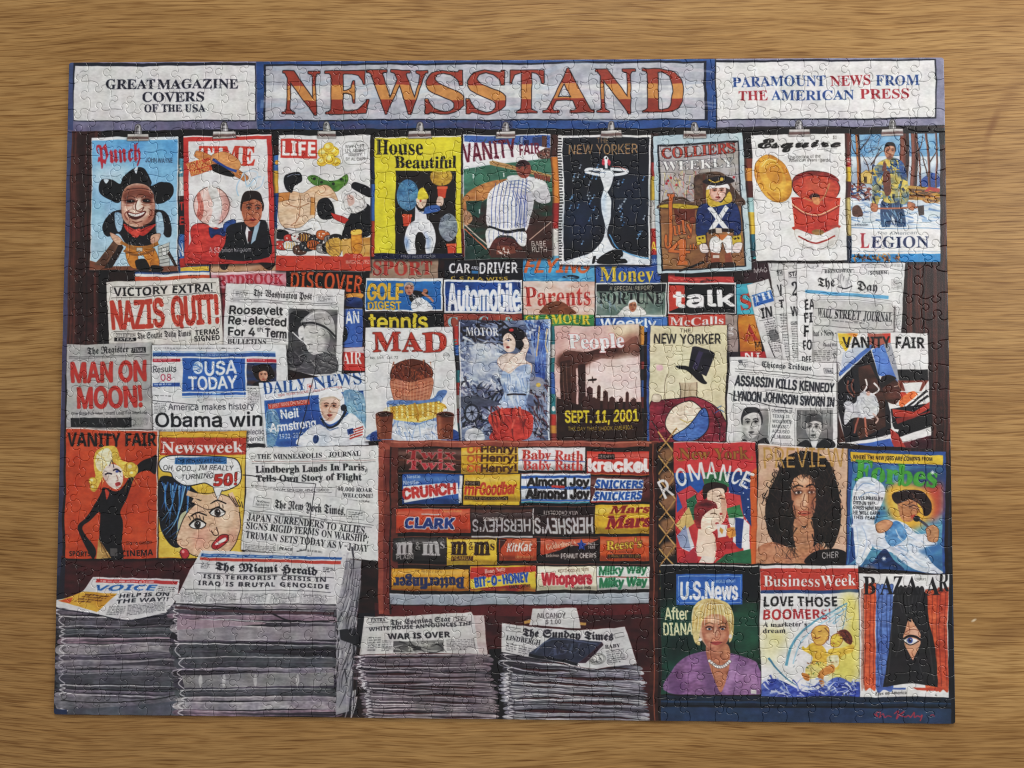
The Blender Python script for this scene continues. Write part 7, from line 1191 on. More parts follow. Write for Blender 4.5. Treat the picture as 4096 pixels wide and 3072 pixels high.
    bar('b4452a*c05230', 1000, 598, 1312, 716); P('241614', 1000, 690, 1100, 660, 1160, 630, 1230, 640, 1312, 600, 1312, 716, 1000, 716); T("Goldenberg's", 1034, 660, 1190, 626, 30, 'd8b8a0', 's'); P('2a4a94', 1220, 598, 1230, 620, 1250, 624, 1234, 638, 1238, 660, 1220, 648, 1202, 656, 1206, 636, 1194, 622, 1212, 618); T('DATE', 1256, 632, 1292, 632, 14, 'e0dcd8', 'b'); T('SIZE', 1256, 650, 1292, 650, 14, 'e0dcd8', 'b'); T('PEANUT CHEWS', 1108, 702, 1298, 700, 26, 'dcd6d0', 'n', w=2); T('Delicious', 1028, 698, 1098, 694, 18, 'd8c8b8', 's'); CL()
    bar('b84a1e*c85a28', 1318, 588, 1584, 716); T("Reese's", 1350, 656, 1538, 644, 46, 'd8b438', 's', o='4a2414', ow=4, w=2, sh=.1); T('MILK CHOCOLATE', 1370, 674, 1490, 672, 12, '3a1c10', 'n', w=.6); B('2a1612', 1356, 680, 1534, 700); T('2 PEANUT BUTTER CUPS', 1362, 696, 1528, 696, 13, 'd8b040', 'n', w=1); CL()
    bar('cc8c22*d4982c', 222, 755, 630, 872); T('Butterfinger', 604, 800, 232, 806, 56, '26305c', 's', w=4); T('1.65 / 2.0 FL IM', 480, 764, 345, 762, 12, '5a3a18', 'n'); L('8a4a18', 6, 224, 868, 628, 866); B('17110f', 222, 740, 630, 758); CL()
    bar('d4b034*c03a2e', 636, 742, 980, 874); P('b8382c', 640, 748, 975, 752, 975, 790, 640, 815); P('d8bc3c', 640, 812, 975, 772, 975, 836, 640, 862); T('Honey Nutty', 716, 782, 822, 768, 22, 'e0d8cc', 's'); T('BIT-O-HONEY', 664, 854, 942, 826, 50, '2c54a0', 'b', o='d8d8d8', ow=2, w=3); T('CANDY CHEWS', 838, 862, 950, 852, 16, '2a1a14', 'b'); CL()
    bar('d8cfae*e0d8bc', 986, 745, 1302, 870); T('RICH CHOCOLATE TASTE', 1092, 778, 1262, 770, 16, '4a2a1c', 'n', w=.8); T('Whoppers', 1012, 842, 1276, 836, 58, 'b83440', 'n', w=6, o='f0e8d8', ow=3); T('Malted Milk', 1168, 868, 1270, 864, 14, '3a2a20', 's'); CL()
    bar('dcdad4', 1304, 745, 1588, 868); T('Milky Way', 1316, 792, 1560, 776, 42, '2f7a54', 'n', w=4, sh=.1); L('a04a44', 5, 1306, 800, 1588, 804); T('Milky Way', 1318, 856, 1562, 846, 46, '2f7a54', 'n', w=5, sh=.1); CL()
    P('8f959e*a0a6ae', 212, 890, 1586, 886, 1586, 942, 216, 948); L('b8bcc2', 4, 214, 894, 1586, 890); L('2a1a1a', 5, 214, 950, 1586, 945)
    # price card
    L('b08a4a', 16, 915, 1040, 960, 1030); L('b08a4a', 16, 1190, 1045, 1240, 1048)
    P('cfcdca*bcb9b6', 962, 966, 1190, 962, 1214, 1072, 942, 1054); T('All CANDY', 982, 1018, 1136, 1014, 26, '2a2426', 'n', w=1.2); T('$ 1.00', 1030, 1050, 1112, 1046, 24, '2a2426', 'n', w=1.2)

def stacks_right():
    CL(); F(1400, 1700, .7593)
    pal = ['8a7a80*66585e', 'aa9c9e*80747a', '6c6066*94868a', '544a52*7c7076', 'b8acac*8a7e82']; pal2 = ['6f6d75*92909a', '8c8b92*66656e', 'b0b0b2*84848c', '5c5b64*8a8a92', 'c0bfc0*908f96']
    B('0e0a0c', 735, 1180, 850, 1560)
    pile((52, 1215, 45, 1290, 55, 1350, 85, 1400, 80, 1480, 90, 1556), (722, 1205, 728, 1300, 740, 1360, 748, 1430, 760, 1500, 768, 1560), 21, 5, pal, 10)
    for i in range(40): C('241a20', 3, 60 + (i * 37) % 40, 1225 + i * 8.2, 300, 1232 + i * 8.2, 540, 1228 + i * 8.2, 735, 1222 + i * 8.2, a=.35)
    P('cbc8c4*bebab6', 72, 1012, 300, 1010, 500, 992, 640, 982, 650, 1000, 702, 1004, 726, 1205, 400, 1200, 50, 1210); P('b8a8a4*d0c4c0', 650, 1000, 702, 1004, 726, 1205, 680, 1200)
    L('2a282c', 2, 92, 1020, 200, 1020, 200, 1042, 92, 1042, 92, 1020); T('EXTRA', 108, 1038, 186, 1036, 16, '2a282c', 's'); T('The Evening Star', 214, 1058, 534, 1034, 28, '242228', 'g', w=1.5); L('2a282c', 2, 550, 1012, 608, 1004, 612, 1026, 552, 1034, 550, 1012); T('5c', 562, 1030, 600, 1026, 20, '2a282c', 's'); L('3a383c', 2, 80, 1070, 640, 1050)
    T('WHITE HOUSE ANNOUNCES THE', 98, 1090, 640, 1052, 20, '242228', 'b', w=1); T('WAR IS OVER', 198, 1130, 530, 1116, 28, '1c1a20', 'b', w=2); P('5a5858*7a7876', 226, 1140, 492, 1132, 496, 1192, 224, 1198); noisy(['2a282a', 'a8a6a2'], 235, 1145, 485, 1190, 24, 70, 10, 10, .5, .8, 4); M('4a484c', 96, 1122, 160, 1120, 90, 1196, 6, dash=18); M('4a484c', 165, 1140, 220, 1138, 162, 1196, 6, dash=16); M('4a484c', 508, 1130, 660, 1122, 512, 1190, 7, dash=20)
    pile((800, 1205, 835, 1290, 815, 1360, 820, 1430, 830, 1490, 835, 1560), (1512, 1270, 1530, 1330, 1534, 1400, 1545, 1450, 1550, 1500, 1562, 1565), 17, 8, pal2, 14)
    for i in range(30): C('1c1c24', 3, 835, 1225 + i * 11, 1000, 1262 + i * 10.4, 1250, 1290 + i * 9.6, 1530, 1262 + i * 10.6, a=.5)
    P('cac8c6*bdbbba', 796, 1042, 1000, 1068, 1200, 1082, 1450, 1064, 1512, 1262, 1300, 1282, 1160, 1268, 1000, 1230, 800, 1198); C('24222a', 4, 800, 1200, 1000, 1236, 1160, 1274, 1300, 1288, 1512, 1268)
    L('2a282c', 2, 822, 1062, 898, 1072, 896, 1092, 820, 1082, 822, 1062); T('The Sunday Times', 908, 1112, 1384, 1134, 40, '1c1a22', 'g', w=2.5); T('LINDBERGH', 820, 1134, 1005, 1158, 26, '242228', 's'); T('BABY', 1342, 1178, 1422, 1172, 20, '242228', 's'); L('2a282c', 2, 1392, 1100, 1440, 1094, 1444, 1114, 1396, 1122, 1392, 1100)
    M('3a383e', 824, 1150, 880, 1160, 820, 1196, 4, dash=18); M('3a383e', 890, 1165, 980, 1178, 885, 1206, 4, dash=20); M('3a383e', 1345, 1190, 1440, 1180, 1360, 1262, 7, dash=20); M('3a383e', 995, 1232, 1120, 1262, 992, 1246, 1, dash=20)
    E('8a8886', 1300, 1230, 48, 32); E('c8c4c0', 1305, 1228, 26, 24); noisy(['3a383c', 'd0cdc8'], 1260, 1205, 1345, 1262, 16, 30, 5, 40, .9, .8, 3)
    P('2c3040*3a4054', 946, 1202, 1058, 1118, 1325, 1142, 1200, 1255); P('15161f', 946, 1202, 1200, 1255, 1198, 1270, 944, 1218); P('3a2430', 1200, 1255, 1325, 1142, 1332, 1158, 1240, 1250); C('525a70', 6, 975, 1196, 1065, 1130, 1300, 1152); T('ASU', 1040, 1220, 1200, 1200, 48, '474e64', 's', sh=.5, w=2)

def cover_romance():
    CL(); F(2600, 1760, .7234)
    B('17100e*241812', 40, 15, 160, 690)
    for i in range(5): S('b08058', 60, 60 + i * 130, 130, 40 + i * 130, 135, 110 + i * 130, 80, 120 + i * 130, a=.75, b=4)
    for i in range(-1, 6): L('c0985c', 8, 45, 80 + i * 128, 150, 210 + i * 128); L('a8804a', 8, 150, 60 + i * 128, 50, 190 + i * 128)
    B('4a241c*35160f', -4, 20, 50, 1570); L('8a4c38', 6, 18, 20, 24, 1560); L('1a0c0c', 7, 42, 20, 50, 1560)
    paper('b83438*c03c3c', 132, 8, 586, 12, 600, 682, 150, 682); P('d8d4d0', 130, 2, 586, 5, 586, 16, 130, 12); P('c8602c', 552, 180, 592, 150, 600, 682, 562, 682)
    P('1f4a8c*2c5aa0', 136, 180, 280, 180, 300, 260, 150, 400); P('1f3f7a', 420, 176, 554, 170, 562, 480, 440, 300); P('2f6a44', 285, 178, 420, 176, 440, 260, 300, 260)
    r = np.random.RandomState(4)
    for i in range(22): E('c8d0e0', 440 + r.rand() * 110, 190 + r.rand() * 260, 4, 4)
    P('c04048', 145, 290, 220, 250, 300, 330, 200, 420); P('2f6a4c', 200, 330, 250, 300, 270, 420, 220, 470); P('c8a86a', 145, 470, 215, 370, 250, 460, 180, 510); P('c84444', 420, 290, 505, 310, 520, 430, 430, 420); P('2f6a44*3a7a4c', 425, 380, 500, 360, 520, 430, 440, 440); P('d8d0c4', 430, 430, 520, 430, 510, 470, 450, 490)
    T('New York', 165, 108, 545, 104, 62, '9a6a2c', 's', o='5a1c1c', ow=3); C('9a6a2c', 6, 150, 90, 165, 115, 200, 108); C('9a6a2c', 6, 530, 100, 562, 110, 565, 90)
    # couple
    P('c8c4c8', 160, 540, 215, 480, 260, 640, 180, 600); P('8a94b0', 150, 530, 200, 470, 230, 620, 170, 590); P('d8d4d4', 470, 430, 530, 450, 540, 610, 460, 560); P('26407c', 470, 430, 520, 440, 510, 600, 480, 590); P('e0dcd8', 520, 440, 552, 470, 556, 620, 520, 620)
    S('2a1614', 290, 260, 340, 235, 420, 250, 425, 290, 400, 300, 330, 310, 300, 330); S('e0c0a8', 320, 290, 400, 270, 420, 320, 425, 400, 400, 460, 360, 460, 330, 380); P('c89880', 392, 300, 420, 320, 425, 400, 405, 440, 396, 380); C('3a2018', 4, 380, 330, 400, 326, 415, 332); C('3a2018', 4, 372, 316, 400, 310); E('a83c3c', 392, 408, 12, 6)
    S('5a1c20*8a2c30', 245, 370, 290, 335, 360, 345, 370, 400, 310, 470, 260, 480); S('e8ccb4', 290, 430, 350, 380, 385, 400, 385, 470, 340, 510, 290, 500); C('3a2018', 4, 335, 410, 355, 404, 372, 410); E('a83c3c', 372, 458, 10, 6); C('8a6a5a', 4, 380, 410, 390, 440, 380, 446)
    P('e4c8b0', 270, 490, 340, 500, 380, 560, 360, 660, 250, 640); P('d8d0c8', 370, 460, 430, 470, 420, 560, 380, 550); P('c08a3c', 390, 480, 408, 495, 400, 520, 385, 500); P('b8342c*a82c30', 365, 540, 430, 530, 500, 600, 400, 600, 380, 660); P('c8a050', 425, 490, 470, 480, 480, 530, 440, 540); E('c8843c', 452, 510, 26, 28)
    P('a8303c', 152, 680, 250, 590, 270, 680); P('2c6a48*24543c', 360, 680, 420, 630, 560, 600, 565, 680); P('d8c8b8', 270, 680, 290, 640, 370, 650, 350, 680)
    CL()
    for ch, x0, y0, x1, y1 in (('R', 82, 322, 130, 340 - 40), ('O', 152, 252, 205, 246), ('M', 228, 228, 305, 212), ('A', 312, 214, 366, 214), ('N', 380, 224, 430, 234), ('C', 442, 236, 482, 250), ('E', 494, 252, 540, 272)): T(ch, x0, y0, x1, y1, 92 if ch != 'R' else 100, 'd8d4d0', 'n', w=3)

def cover_curls():
    F(2600, 1760, .7234)
    paper('c09a80*cba68c', 602, 24, 1092, 50, 1080, 682, 590, 682); P('dcd4cc', 602, 20, 1092, 46, 1092, 54, 602, 32)
    S('1a1210*241a16', 720, 160, 760, 90, 850, 60, 950, 80, 1010, 160, 1040, 260, 1055, 400, 1040, 520, 1000, 600, 950, 560, 930, 640, 900, 600, 760, 600, 740, 660, 700, 600, 650, 500, 640, 380, 670, 260)
    r = np.random.RandomState(2)
    for i in range(190):
        t = r.rand() * 6.28; x, y = 845 + 190 * math.cos(t) * (.85 + .3 * r.rand()), 350 + 270 * math.sin(t) * (.85 + .25 * r.rand())
        C('150e0c', 4, x, y, x + r.rand() * 24 - 12, y + 14, x + r.rand() * 30 - 15, y + 24 + r.rand() * 14)
    S('b88060*a87050', 596, 600, 680, 570, 780, 600, 900, 590, 930, 570, 1000, 620, 1080, 640, 1080, 682, 592, 682); S('16100f', 900, 620, 1000, 600, 1080, 620, 1080, 682, 860, 682)
    S('c89474*b8805e', 788, 230, 860, 190, 915, 240, 915, 380, 880, 450, 845, 480, 810, 440, 786, 350); S('7a4630', 786, 260, 815, 300, 815, 420, 845, 480, 800, 430, 784, 340, a=.55, b=5); S('e4bc9c', 842, 300, 868, 300, 864, 370, 846, 370, a=.7, b=3)
    for x in (822, 896): S('4a2a20', x - 28, 290, x, 274, x + 26, 288, x, 304, a=.8, b=2); S('d8ccc4', x - 18, 292, x, 284, x + 18, 291, x, 299); E('2a1a14', x, 291, 8, 8); C('1a100e', 8, x - 30, 262, x, 250, x + 28, 260)
    C('7a4a34', 5, 858, 300, 846, 365, 870, 372); S('a8503c', 818, 405, 852, 394, 890, 406, 854, 424); C('5a2418', 4, 818, 407, 855, 409, 890, 407)
    S('b07c5c', 800, 440, 850, 490, 890, 440, 900, 590, 800, 590); noisy(['17100e', '2a1e18', '3a2a22'], 690, 100, 800, 640, 120, 70, 6, 80, .8, .9, 5); noisy(['17100e', '2a1e18', '3a2a22'], 905, 120, 1010, 600, 110, 70, 6, 90, .8, .9, 6); noisy(['17100e', '30241e'], 790, 90, 910, 220, 60, 60, 6, 80, .8, .9, 7)
    S('e8c4a4', 820, 215, 880, 215, 870, 250, 830, 250, a=.6, b=4); S('7a4430', 895, 250, 916, 300, 908, 390, 870, 460, 850, 480, 880, 400, a=.6, b=4); S('d8a684', 800, 330, 830, 325, 834, 360, 806, 370, a=.7, b=4); C('6a3420', 4, 800, 370, 815, 430, 845, 470, a=.5); C('d8a484', 5, 832, 410, 854, 402, 874, 410, a=.6); C('3a201a', 3, 700, 640, 760, 655, 830, 640, a=.6); S('d8a27c', 640, 610, 720, 590, 780, 620, 700, 650, a=.6, b=6)
    T('PREVIEW', 632, 158, 1078, 148, 112, 'b08848', 'n', w=1.5); T('CHER', 950, 652, 1040, 650, 34, 'd0ccc8', 'n', w=1)

def cover_angel():
    F(2600, 1760, .7234)
    paper('28477c*2f5290', 1096, 50, 1638, 66, 1628, 740, 1084, 694); P('5f9ab0*3a6a94', 1118, 130, 1622, 150, 1615, 735, 1092, 690); P('2a4a80', 1120, 360, 1180, 340, 1160, 640, 1096, 690)
    S('c84428', 1500, 260, 1610, 220, 1618, 400, 1540, 440, a=.85, b=10); S('d8a43c', 1300, 280, 1400, 230, 1540, 290, 1560, 420, 1440, 500, 1330, 420, b=8); S('e0cc70', 1340, 320, 1420, 270, 1480, 340, 1400, 440, a=.8, b=8); S('28406c', 1430, 160, 1620, 160, 1620, 230, 1500, 250, a=.8, b=8)
    P('d4a82c*dcb438', 1108, 66, 1622, 86, 1620, 138, 1110, 118); T('WHERE THE NEW JOBS ARE COMING FROM', 1122, 104, 1558, 116, 22, '241c14', 'b', w=.6)
    T('Forbes', 1130, 222, 1580, 262, 112, '4a9a3c', 's', w=4, o='2c5a34', ow=2)
    S('dfe0e0*c4ccd8', 1118, 300, 1150, 220, 1210, 205, 1270, 230, 1300, 280, 1280, 350, 1240, 440, 1240, 560, 1200, 640, 1150, 700, 1130, 600, 1120, 450); C('8aa0c0', 6, 1140, 280, 1180, 240, 1240, 250); C('8aa0c0', 5, 1150, 320, 1200, 290, 1260, 300); C('a8b8d0', 6, 1170, 470, 1200, 560, 1170, 650); C('a8b8d0', 5, 1140, 480, 1150, 580, 1140, 660)
    for i, s in enumerate(('ELVIS PRESLEY', 'DIED IN 1977', 'GUESS HOW MUCH', 'HE WILL EARN', 'THIS YEAR?')): T(s, 1124, 330 + i * 26, (1288, 1240, 1296, 1268, 1256)[i], 334 + i * 26, 19, '222228', 'b', w=.5)
    S('dcdee0*c0c8d4', 1240, 460, 1330, 440, 1420, 470, 1480, 520, 1560, 520, 1590, 580, 1520, 600, 1560, 680, 1615, 735, 1480, 720, 1400, 680, 1330, 620, 1250, 600, 1220, 540); S('3f74a8*5f90bc', 1310, 480, 1360, 450, 1400, 480, 1420, 540, 1340, 590, 1300, 540); S('3a6aa0', 1480, 610, 1520, 600, 1620, 560, 1620, 600, 1540, 640, a=.8, b=4); noisy(['8aa8c8', 'eceeee', '7a9cc0'], 1260, 470, 1540, 690, 26, 70, 9, 35, .3, .6, 4)
    S('c08860*b07850', 1370, 350, 1420, 320, 1470, 340, 1480, 400, 1450, 450, 1400, 450, 1375, 400); S('2a1614', 1335, 300, 1400, 275, 1500, 285, 1550, 340, 1555, 400, 1520, 420, 1500, 370, 1440, 330, 1400, 340, 1360, 350); noisy(['7a5a48', '0e0808'], 1350, 280, 1540, 400, 24, 60, 5, 25, .4, .8, 3); C('3a2018', 5, 1430, 370, 1455, 364, 1475, 372); C('3a2018', 4, 1430, 352, 1452, 344); S('a84838', 1440, 420, 1462, 412, 1465, 430, 1448, 436); C('8a5038', 5, 1480, 370, 1490, 396, 1474, 400)
    E('17181c', 1475, 436, 20, 18); C('4a4c54', 14, 1490, 445, 1530, 470, 1550, 490); S('c08a62', 1530, 490, 1570, 470, 1600, 500, 1590, 560, 1550, 560, 1535, 530, o='5a3018', ow=2); S('c48e68', 1250, 460, 1300, 440, 1340, 460, 1310, 500, 1260, 510, o='5a3018', ow=2)
    S('1d3560*2a4a80', 1200, 700, 1240, 660, 1300, 600, 1340, 660, 1400, 720, 1280, 740); S('c8a890', 1180, 700, 1230, 690, 1260, 730, 1190, 730, a=.5, b=4)
    for x, y in ((1118, 474), (1144, 570), (1292, 655), (1560, 180)):
        for q in range(4): L('dfe4ea', 3, x - 12 * math.cos(q * .785), y - 12 * math.sin(q * .785), x + 12 * math.cos(q * .785), y + 12 * math.sin(q * .785))

def cover_lady():
    F(2600, 1760, .7234)
    paper('14201c*1c4a3a', 56, 692, 602, 692, 612, 1410, 62, 1406); P('d8d4d0', 56, 688, 602, 688, 602, 698, 56, 698); P('0f1214', 58, 698, 602, 698, 606, 900, 62, 920); S('1a4a3c', 60, 920, 240, 900, 260, 1200, 70, 1340, a=.8, b=16); S('24563f', 470, 900, 605, 940, 606, 1200, 480, 1180, a=.8, b=16); S('0d1a16', 100, 1100, 240, 1080, 220, 1180, 90, 1200, a=.7, b=14)
    P('2c5ca4*3466b0', 144, 745, 512, 738, 514, 908, 148, 912); L('a8c0e0', 3, 156, 756, 502, 750, 504, 896, 160, 900, 156, 756); T('U.S.News', 172, 880, 486, 876, 92, 'dcdde0', 'n', w=5); T('& WORLD REPORT', 350, 790, 472, 786, 16, 'd8dce0', 'n', w=1)
    T('After', 86, 996, 212, 992, 66, 'ddd6a8', 'n', w=3); T('DIANA', 76, 1080, 238, 1078, 66, 'ddd6a8', 'n', w=3)
    S('7c5880*8c6890', 106, 1400, 120, 1270, 200, 1200, 320, 1170, 440, 1180, 560, 1210, 600, 1260, 608, 1404); S('5a3a60', 106, 1400, 118, 1280, 170, 1260, 190, 1404, a=.6, b=8); S('6a4a70', 280, 1240, 330, 1200, 350, 1300, 390, 1400, 330, 1400, a=.7, b=4); S('a884ac', 440, 1200, 490, 1260, 420, 1400, 400, 1400, a=.6, b=5); S('a884ac', 520, 1240, 590, 1270, 600, 1380, 540, 1360, a=.5, b=8)
    S('b87c60*a86c50', 320, 1130, 430, 1130, 440, 1230, 400, 1380, 370, 1370, 320, 1220); S('d0ac94', 260, 1050, 275, 960, 360, 930, 430, 970, 440, 1090, 400, 1150, 360, 1170, 310, 1140)
    S('b87860*c88c70', 285, 1010, 320, 960, 400, 960, 440, 1020, 435, 1100, 400, 1150, 358, 1172, 315, 1140, 290, 1080); S('7a4030', 285, 1010, 310, 1000, 315, 1100, 355, 1170, 310, 1140, 285, 1080, a=.5, b=5)
    S('d8c48c*c8ac6c', 235, 1050, 232, 960, 270, 890, 350, 872, 430, 900, 465, 980, 462, 1080, 440, 1120, 440, 1040, 410, 970, 340, 960, 290, 1000, 275, 1080, 280, 1140, 250, 1120); 
    for i in range(26): t = i / 25; C(('efe6c8', 'b8944c', 'e4d4a0', 'a07c3a')[i % 4], 6, 345, 880 + (i % 5) * 6, 345 + (t - .5) * 150, 890 + abs(t - .5) * 40, 345 + (t - .5) * 215, 940 + (i % 4) * 14, 345 + (t - .5) * (235 + (i % 3) * 6), 1000 + abs(t - .5) * 150, w1=2, a=.8)
    S('8a4a34', 400, 980, 440, 1020, 436, 1110, 395, 1155, 372, 1165, 410, 1100, 415, 1030, a=.55, b=4); S('e4bc9e', 330, 980, 380, 975, 376, 1010, 335, 1012, a=.7, b=4); S('dca488', 310, 1075, 345, 1070, 345, 1100, 315, 1100, a=.7, b=4); S('d89c80', 395, 1070, 425, 1068, 420, 1095, 398, 1096, a=.6, b=4); S('eac8aa', 356, 1035, 370, 1035, 374, 1080, 358, 1082, a=.6, b=2)
    for x in (328, 402): S('7a4632', x - 28, 1046, x, 1026, x + 26, 1046, x, 1062, a=.55, b=2); S('d8ccc4', x - 15, 1045, x, 1038, x + 15, 1045, x, 1051); E('20304a', x, 1044, 7, 7); C('3a2018', 6, x - 22, 1040, x, 1028, x + 20, 1038); C('6a4a30', 5, x - 26, 1020, x, 1008, x + 24, 1016)
    C('8a5040', 4, 370, 1050, 362, 1088, 380, 1092); S('a84a48', 336, 1122, 368, 1116, 402, 1120, 370, 1140); C('5a2420', 3, 336, 1122, 370, 1126, 402, 1120); E('d8d0c8', 280, 1108, 9, 10); E('d8d0c8', 448, 1085, 8, 12)
    for i in range(11): t = i / 10; E('e0dcd4', 330 + 110 * t, 1225 + 30 * math.sin(t * 3.14) * 1.1, 9, 9, o='4a4040', ow=2)
    B('c8c4c0', 556, 1382, 586, 1404)

def cover_surf():
    F(2600, 1760, .7234)
    paper('d8d6d4', 608, 692, 1152, 690, 1162, 1420, 614, 1416); P('b43a2e*bc4234', 610, 708, 1152, 708, 1156, 830, 612, 832); T('BusinessWeek', 628, 812, 1142, 806, 64, 'e2dcd8', 's', o='7a1c18', ow=2); P('2a4472', 612, 832, 1156, 828, 1156, 846, 612, 850)
    S('d8c850', 1060, 860, 1156, 900, 1160, 1300, 1060, 1340, 980, 1280, 1060, 1100, 1080, 980, a=.85, b=14); S('dcd49c', 615, 1030, 760, 1060, 720, 1200, 620, 1240, a=.8, b=16); S('d8cc78', 660, 1050, 760, 1080, 700, 1140, a=.6, b=12)
    T('LOVE THOSE', 628, 922, 1036, 920, 54, '1c1a1c', 'b', w=1.5); T('BOOMERS!', 630, 994, 998, 990, 54, 'a42c30', 'b', w=1.5); T("A marketer's", 630, 1034, 866, 1032, 25, '26242a', 's'); T('dream', 630, 1068, 750, 1066, 25, '26242a', 's')
    C('5f94a8', 16, 750, 1250, 790, 1120, 900, 1010, 1090, 905, w1=7); C('9ac0d0', 8, 790, 1240, 830, 1120, 940, 1020, 1085, 930); L('6a90a0', 4, 1090, 905, 1060, 1060); noisy(['7aa8bc', 'b8ccd4'], 960, 910, 1090, 1030, 18, 60, 6, -35, .2, .8, 3); C('4a7a94', 12, 655, 1205, 720, 1290, 815, 1358, w1=4)
    for i in range(8): L('5a6a74', 3, 790 + i * 10, 1260 - i * 34, 800 + i * 12, 1250 - i * 34)
    S('d8b83c*d0a43c', 860, 1150, 900, 1120, 960, 1140, 985, 1200, 960, 1260, 880, 1270, 900, 1200, 840, 1160, 845, 1140); S('d0a04c', 892, 1070, 920, 1030, 980, 1030, 990, 1080, 960, 1130, 915, 1125, o='8a4a24', ow=3); C('7a2c20', 4, 905, 1092, 925, 1098, 945, 1088); C('5a3020', 4, 930, 1060, 950, 1055); C('6a3c24', 5, 965, 1040, 990, 1070, 985, 1110); 
    S('d8b848', 1000, 1110, 1010, 1080, 1050, 1070, 1065, 1110, 1040, 1145, 1005, 1140, o='8a4a24', ow=3); S('6a3428', 1040, 1060, 1080, 1050, 1115, 1090, 1110, 1130, 1080, 1120, 1060, 1090); noisy(['3a1c14', '8a4a34'], 1040, 1055, 1115, 1125, 20, 34, 5, 30, .6, .9, 3); C('8a2c24', 4, 1010, 1122, 1022, 1128)
    S('d4b044', 990, 1160, 1060, 1150, 1120, 1130, 1120, 1170, 1060, 1200, 1040, 1270, 990, 1230); S('e0d8b0*d0c08c', 980, 1200, 1040, 1190, 1040, 1250, 990, 1260); S('dccc88*d8c060', 860, 1260, 940, 1225, 985, 1260, 960, 1300, 880, 1320); noisy(['4a6a3a', '8a5a34'], 870, 1220, 1035, 1300, 26, 12, 7, 0, 1.5, .9, 5)
    S('c07a34', 840, 1290, 880, 1300, 880, 1330, 850, 1320); S('c88440', 950, 1270, 1010, 1240, 1020, 1280, 960, 1310, 975, 1370, 945, 1360, 930, 1300); C('b06a34', 12, 930, 1300, 945, 1330, 940, 1360)
    S('34489c*5a6cb4', 612, 1416, 616, 1350, 680, 1320, 760, 1345, 830, 1375, 930, 1380, 980, 1340, 1040, 1310, 1110, 1340, 1160, 1340, 1162, 1420); noisy(['dcdde4', '26388c', '8a98c8', 'c0c8dc'], 620, 1325, 1155, 1412, 90, 50, 9, 10, 1, .8, 6); T('197', 1064, 1420, 1104, 1418, 20, '1c1a1c', 'n', w=1)

def cover_drapes():
    F(2600, 1760, .7234)
    paper('dad8d5', 1156, 736, 1652, 742, 1650, 1422, 1162, 1420)
    def drape(c, dk, x0, x1, y0, y1, n, seed):
        S(c, x0, y0 + 14, x0 + 8, y0, (x0 + x1) / 2, y0 + 6, x1 - 6, y0, x1, y0 + 16, x1 - 4, (y0 + y1) / 2, x1, y1, (x0 + x1) / 2, y1 + 6, x0 + 4, y1, x0 + 4, (y0 + y1) / 2)
        r = np.random.RandomState(seed)
        for i in range(n):
            x = x0 + (i + .5) * (x1 - x0) / n; C(dk, 5, x, y0 + 10, x + r.rand() * 12 - 6, (y0 + y1) / 2, x + r.rand() * 16 - 8, y1 - 10, a=.6); E(c, x, y0 + 8, 12, 16, o=dk, ow=3)
    drape('b8968a*a88478', '6a4a40', 1164, 1196, 830, 1365, 1, 1); drape('c4522c*cc5c38', '6a2418', 1182, 1252, 800, 1362, 3, 2); drape('4a62a0*5a74b0', '24345c', 1248, 1345, 805, 1372, 4, 3); drape('c4522c*c8603c', '6a2418', 1520, 1600, 830, 1370, 3, 4); drape('b8482c*c05438', '6a2418', 1590, 1650, 820, 1372, 2, 5)
    P('4a62a0', 1250, 1370, 1415, 1372, 1414, 1382, 1300, 1380); P('b84a34', 1450, 1370, 1600, 1372, 1610, 1388, 1480, 1385)
    P('1e1c1e*262426', 1345, 870, 1375, 820, 1500, 820, 1530, 850, 1545, 1000, 1580, 1150, 1592, 1366, 1450, 1345, 1290, 1364, 1320, 1180, 1340, 1000)
    for i in range(7): E('2a282a', 1365 + i * 23, 832, 12, 26, o='0e0d0e', ow=3); C('4a484a', 4, 1370 + i * 22, 850, 1380 + i * 18, 900, 1400 + i * 12, 960, a=.6)
    for a_ in ((1340, 1000, 1330, 1180, 1310, 1340), (1370, 1000, 1380, 1120, 1360, 1200), (1540, 1000, 1550, 1150, 1570, 1330), (1480, 1200, 1500, 1280, 1510, 1340)): C('424042', 8, *a_, a=.5)
    P('c88c6c*d09a7c', 1440, 975, 1500, 1080, 1498, 1130, 1456, 1222, 1410, 1140, 1400, 1090); S('d8a88c', 1420, 1060, 1470, 1040, 1500, 1080, 1470, 1090, a=.8); C('141218', 12, 1398, 1112, 1430, 1086, 1475, 1092, 1500, 1110); S('e0dcd8', 1404, 1112, 1440, 1096, 1484, 1112, 1440, 1132); E('34488c', 1439, 1110, 16, 17); E('141428', 1439, 1110, 7, 8); E('e8e8f0', 1443, 1104, 3, 3); C('1a1418', 5, 1404, 1116, 1440, 1136, 1490, 1116); C('7a4430', 4, 1410, 1066, 1450, 1050, 1498, 1060); P('1a1416', 1425, 985, 1445, 975, 1450, 1010, 1435, 1005)
    for ch, x0, x1 in (('B', 1178, 1245), ('A', 1270, 1345), ('Z', 1340, 1395), ('A', 1405, 1488), ('A', 1520, 1600), ('R', 1592, 1652)): T(ch, x0, 858 - (ch == 'R') * 20, x1, 858 - (ch == 'R') * 20, 104, '19171a', 's')
    T("HARPER'S", 1468, 772, 1525, 772, 13, '2a282a', 'n'); T('Eyes on America', 1246, 1408, 1420, 1406, 20, '333', 's'); T('4', 1576, 1418, 1588, 1418, 16, '333', 'n')
    CL()

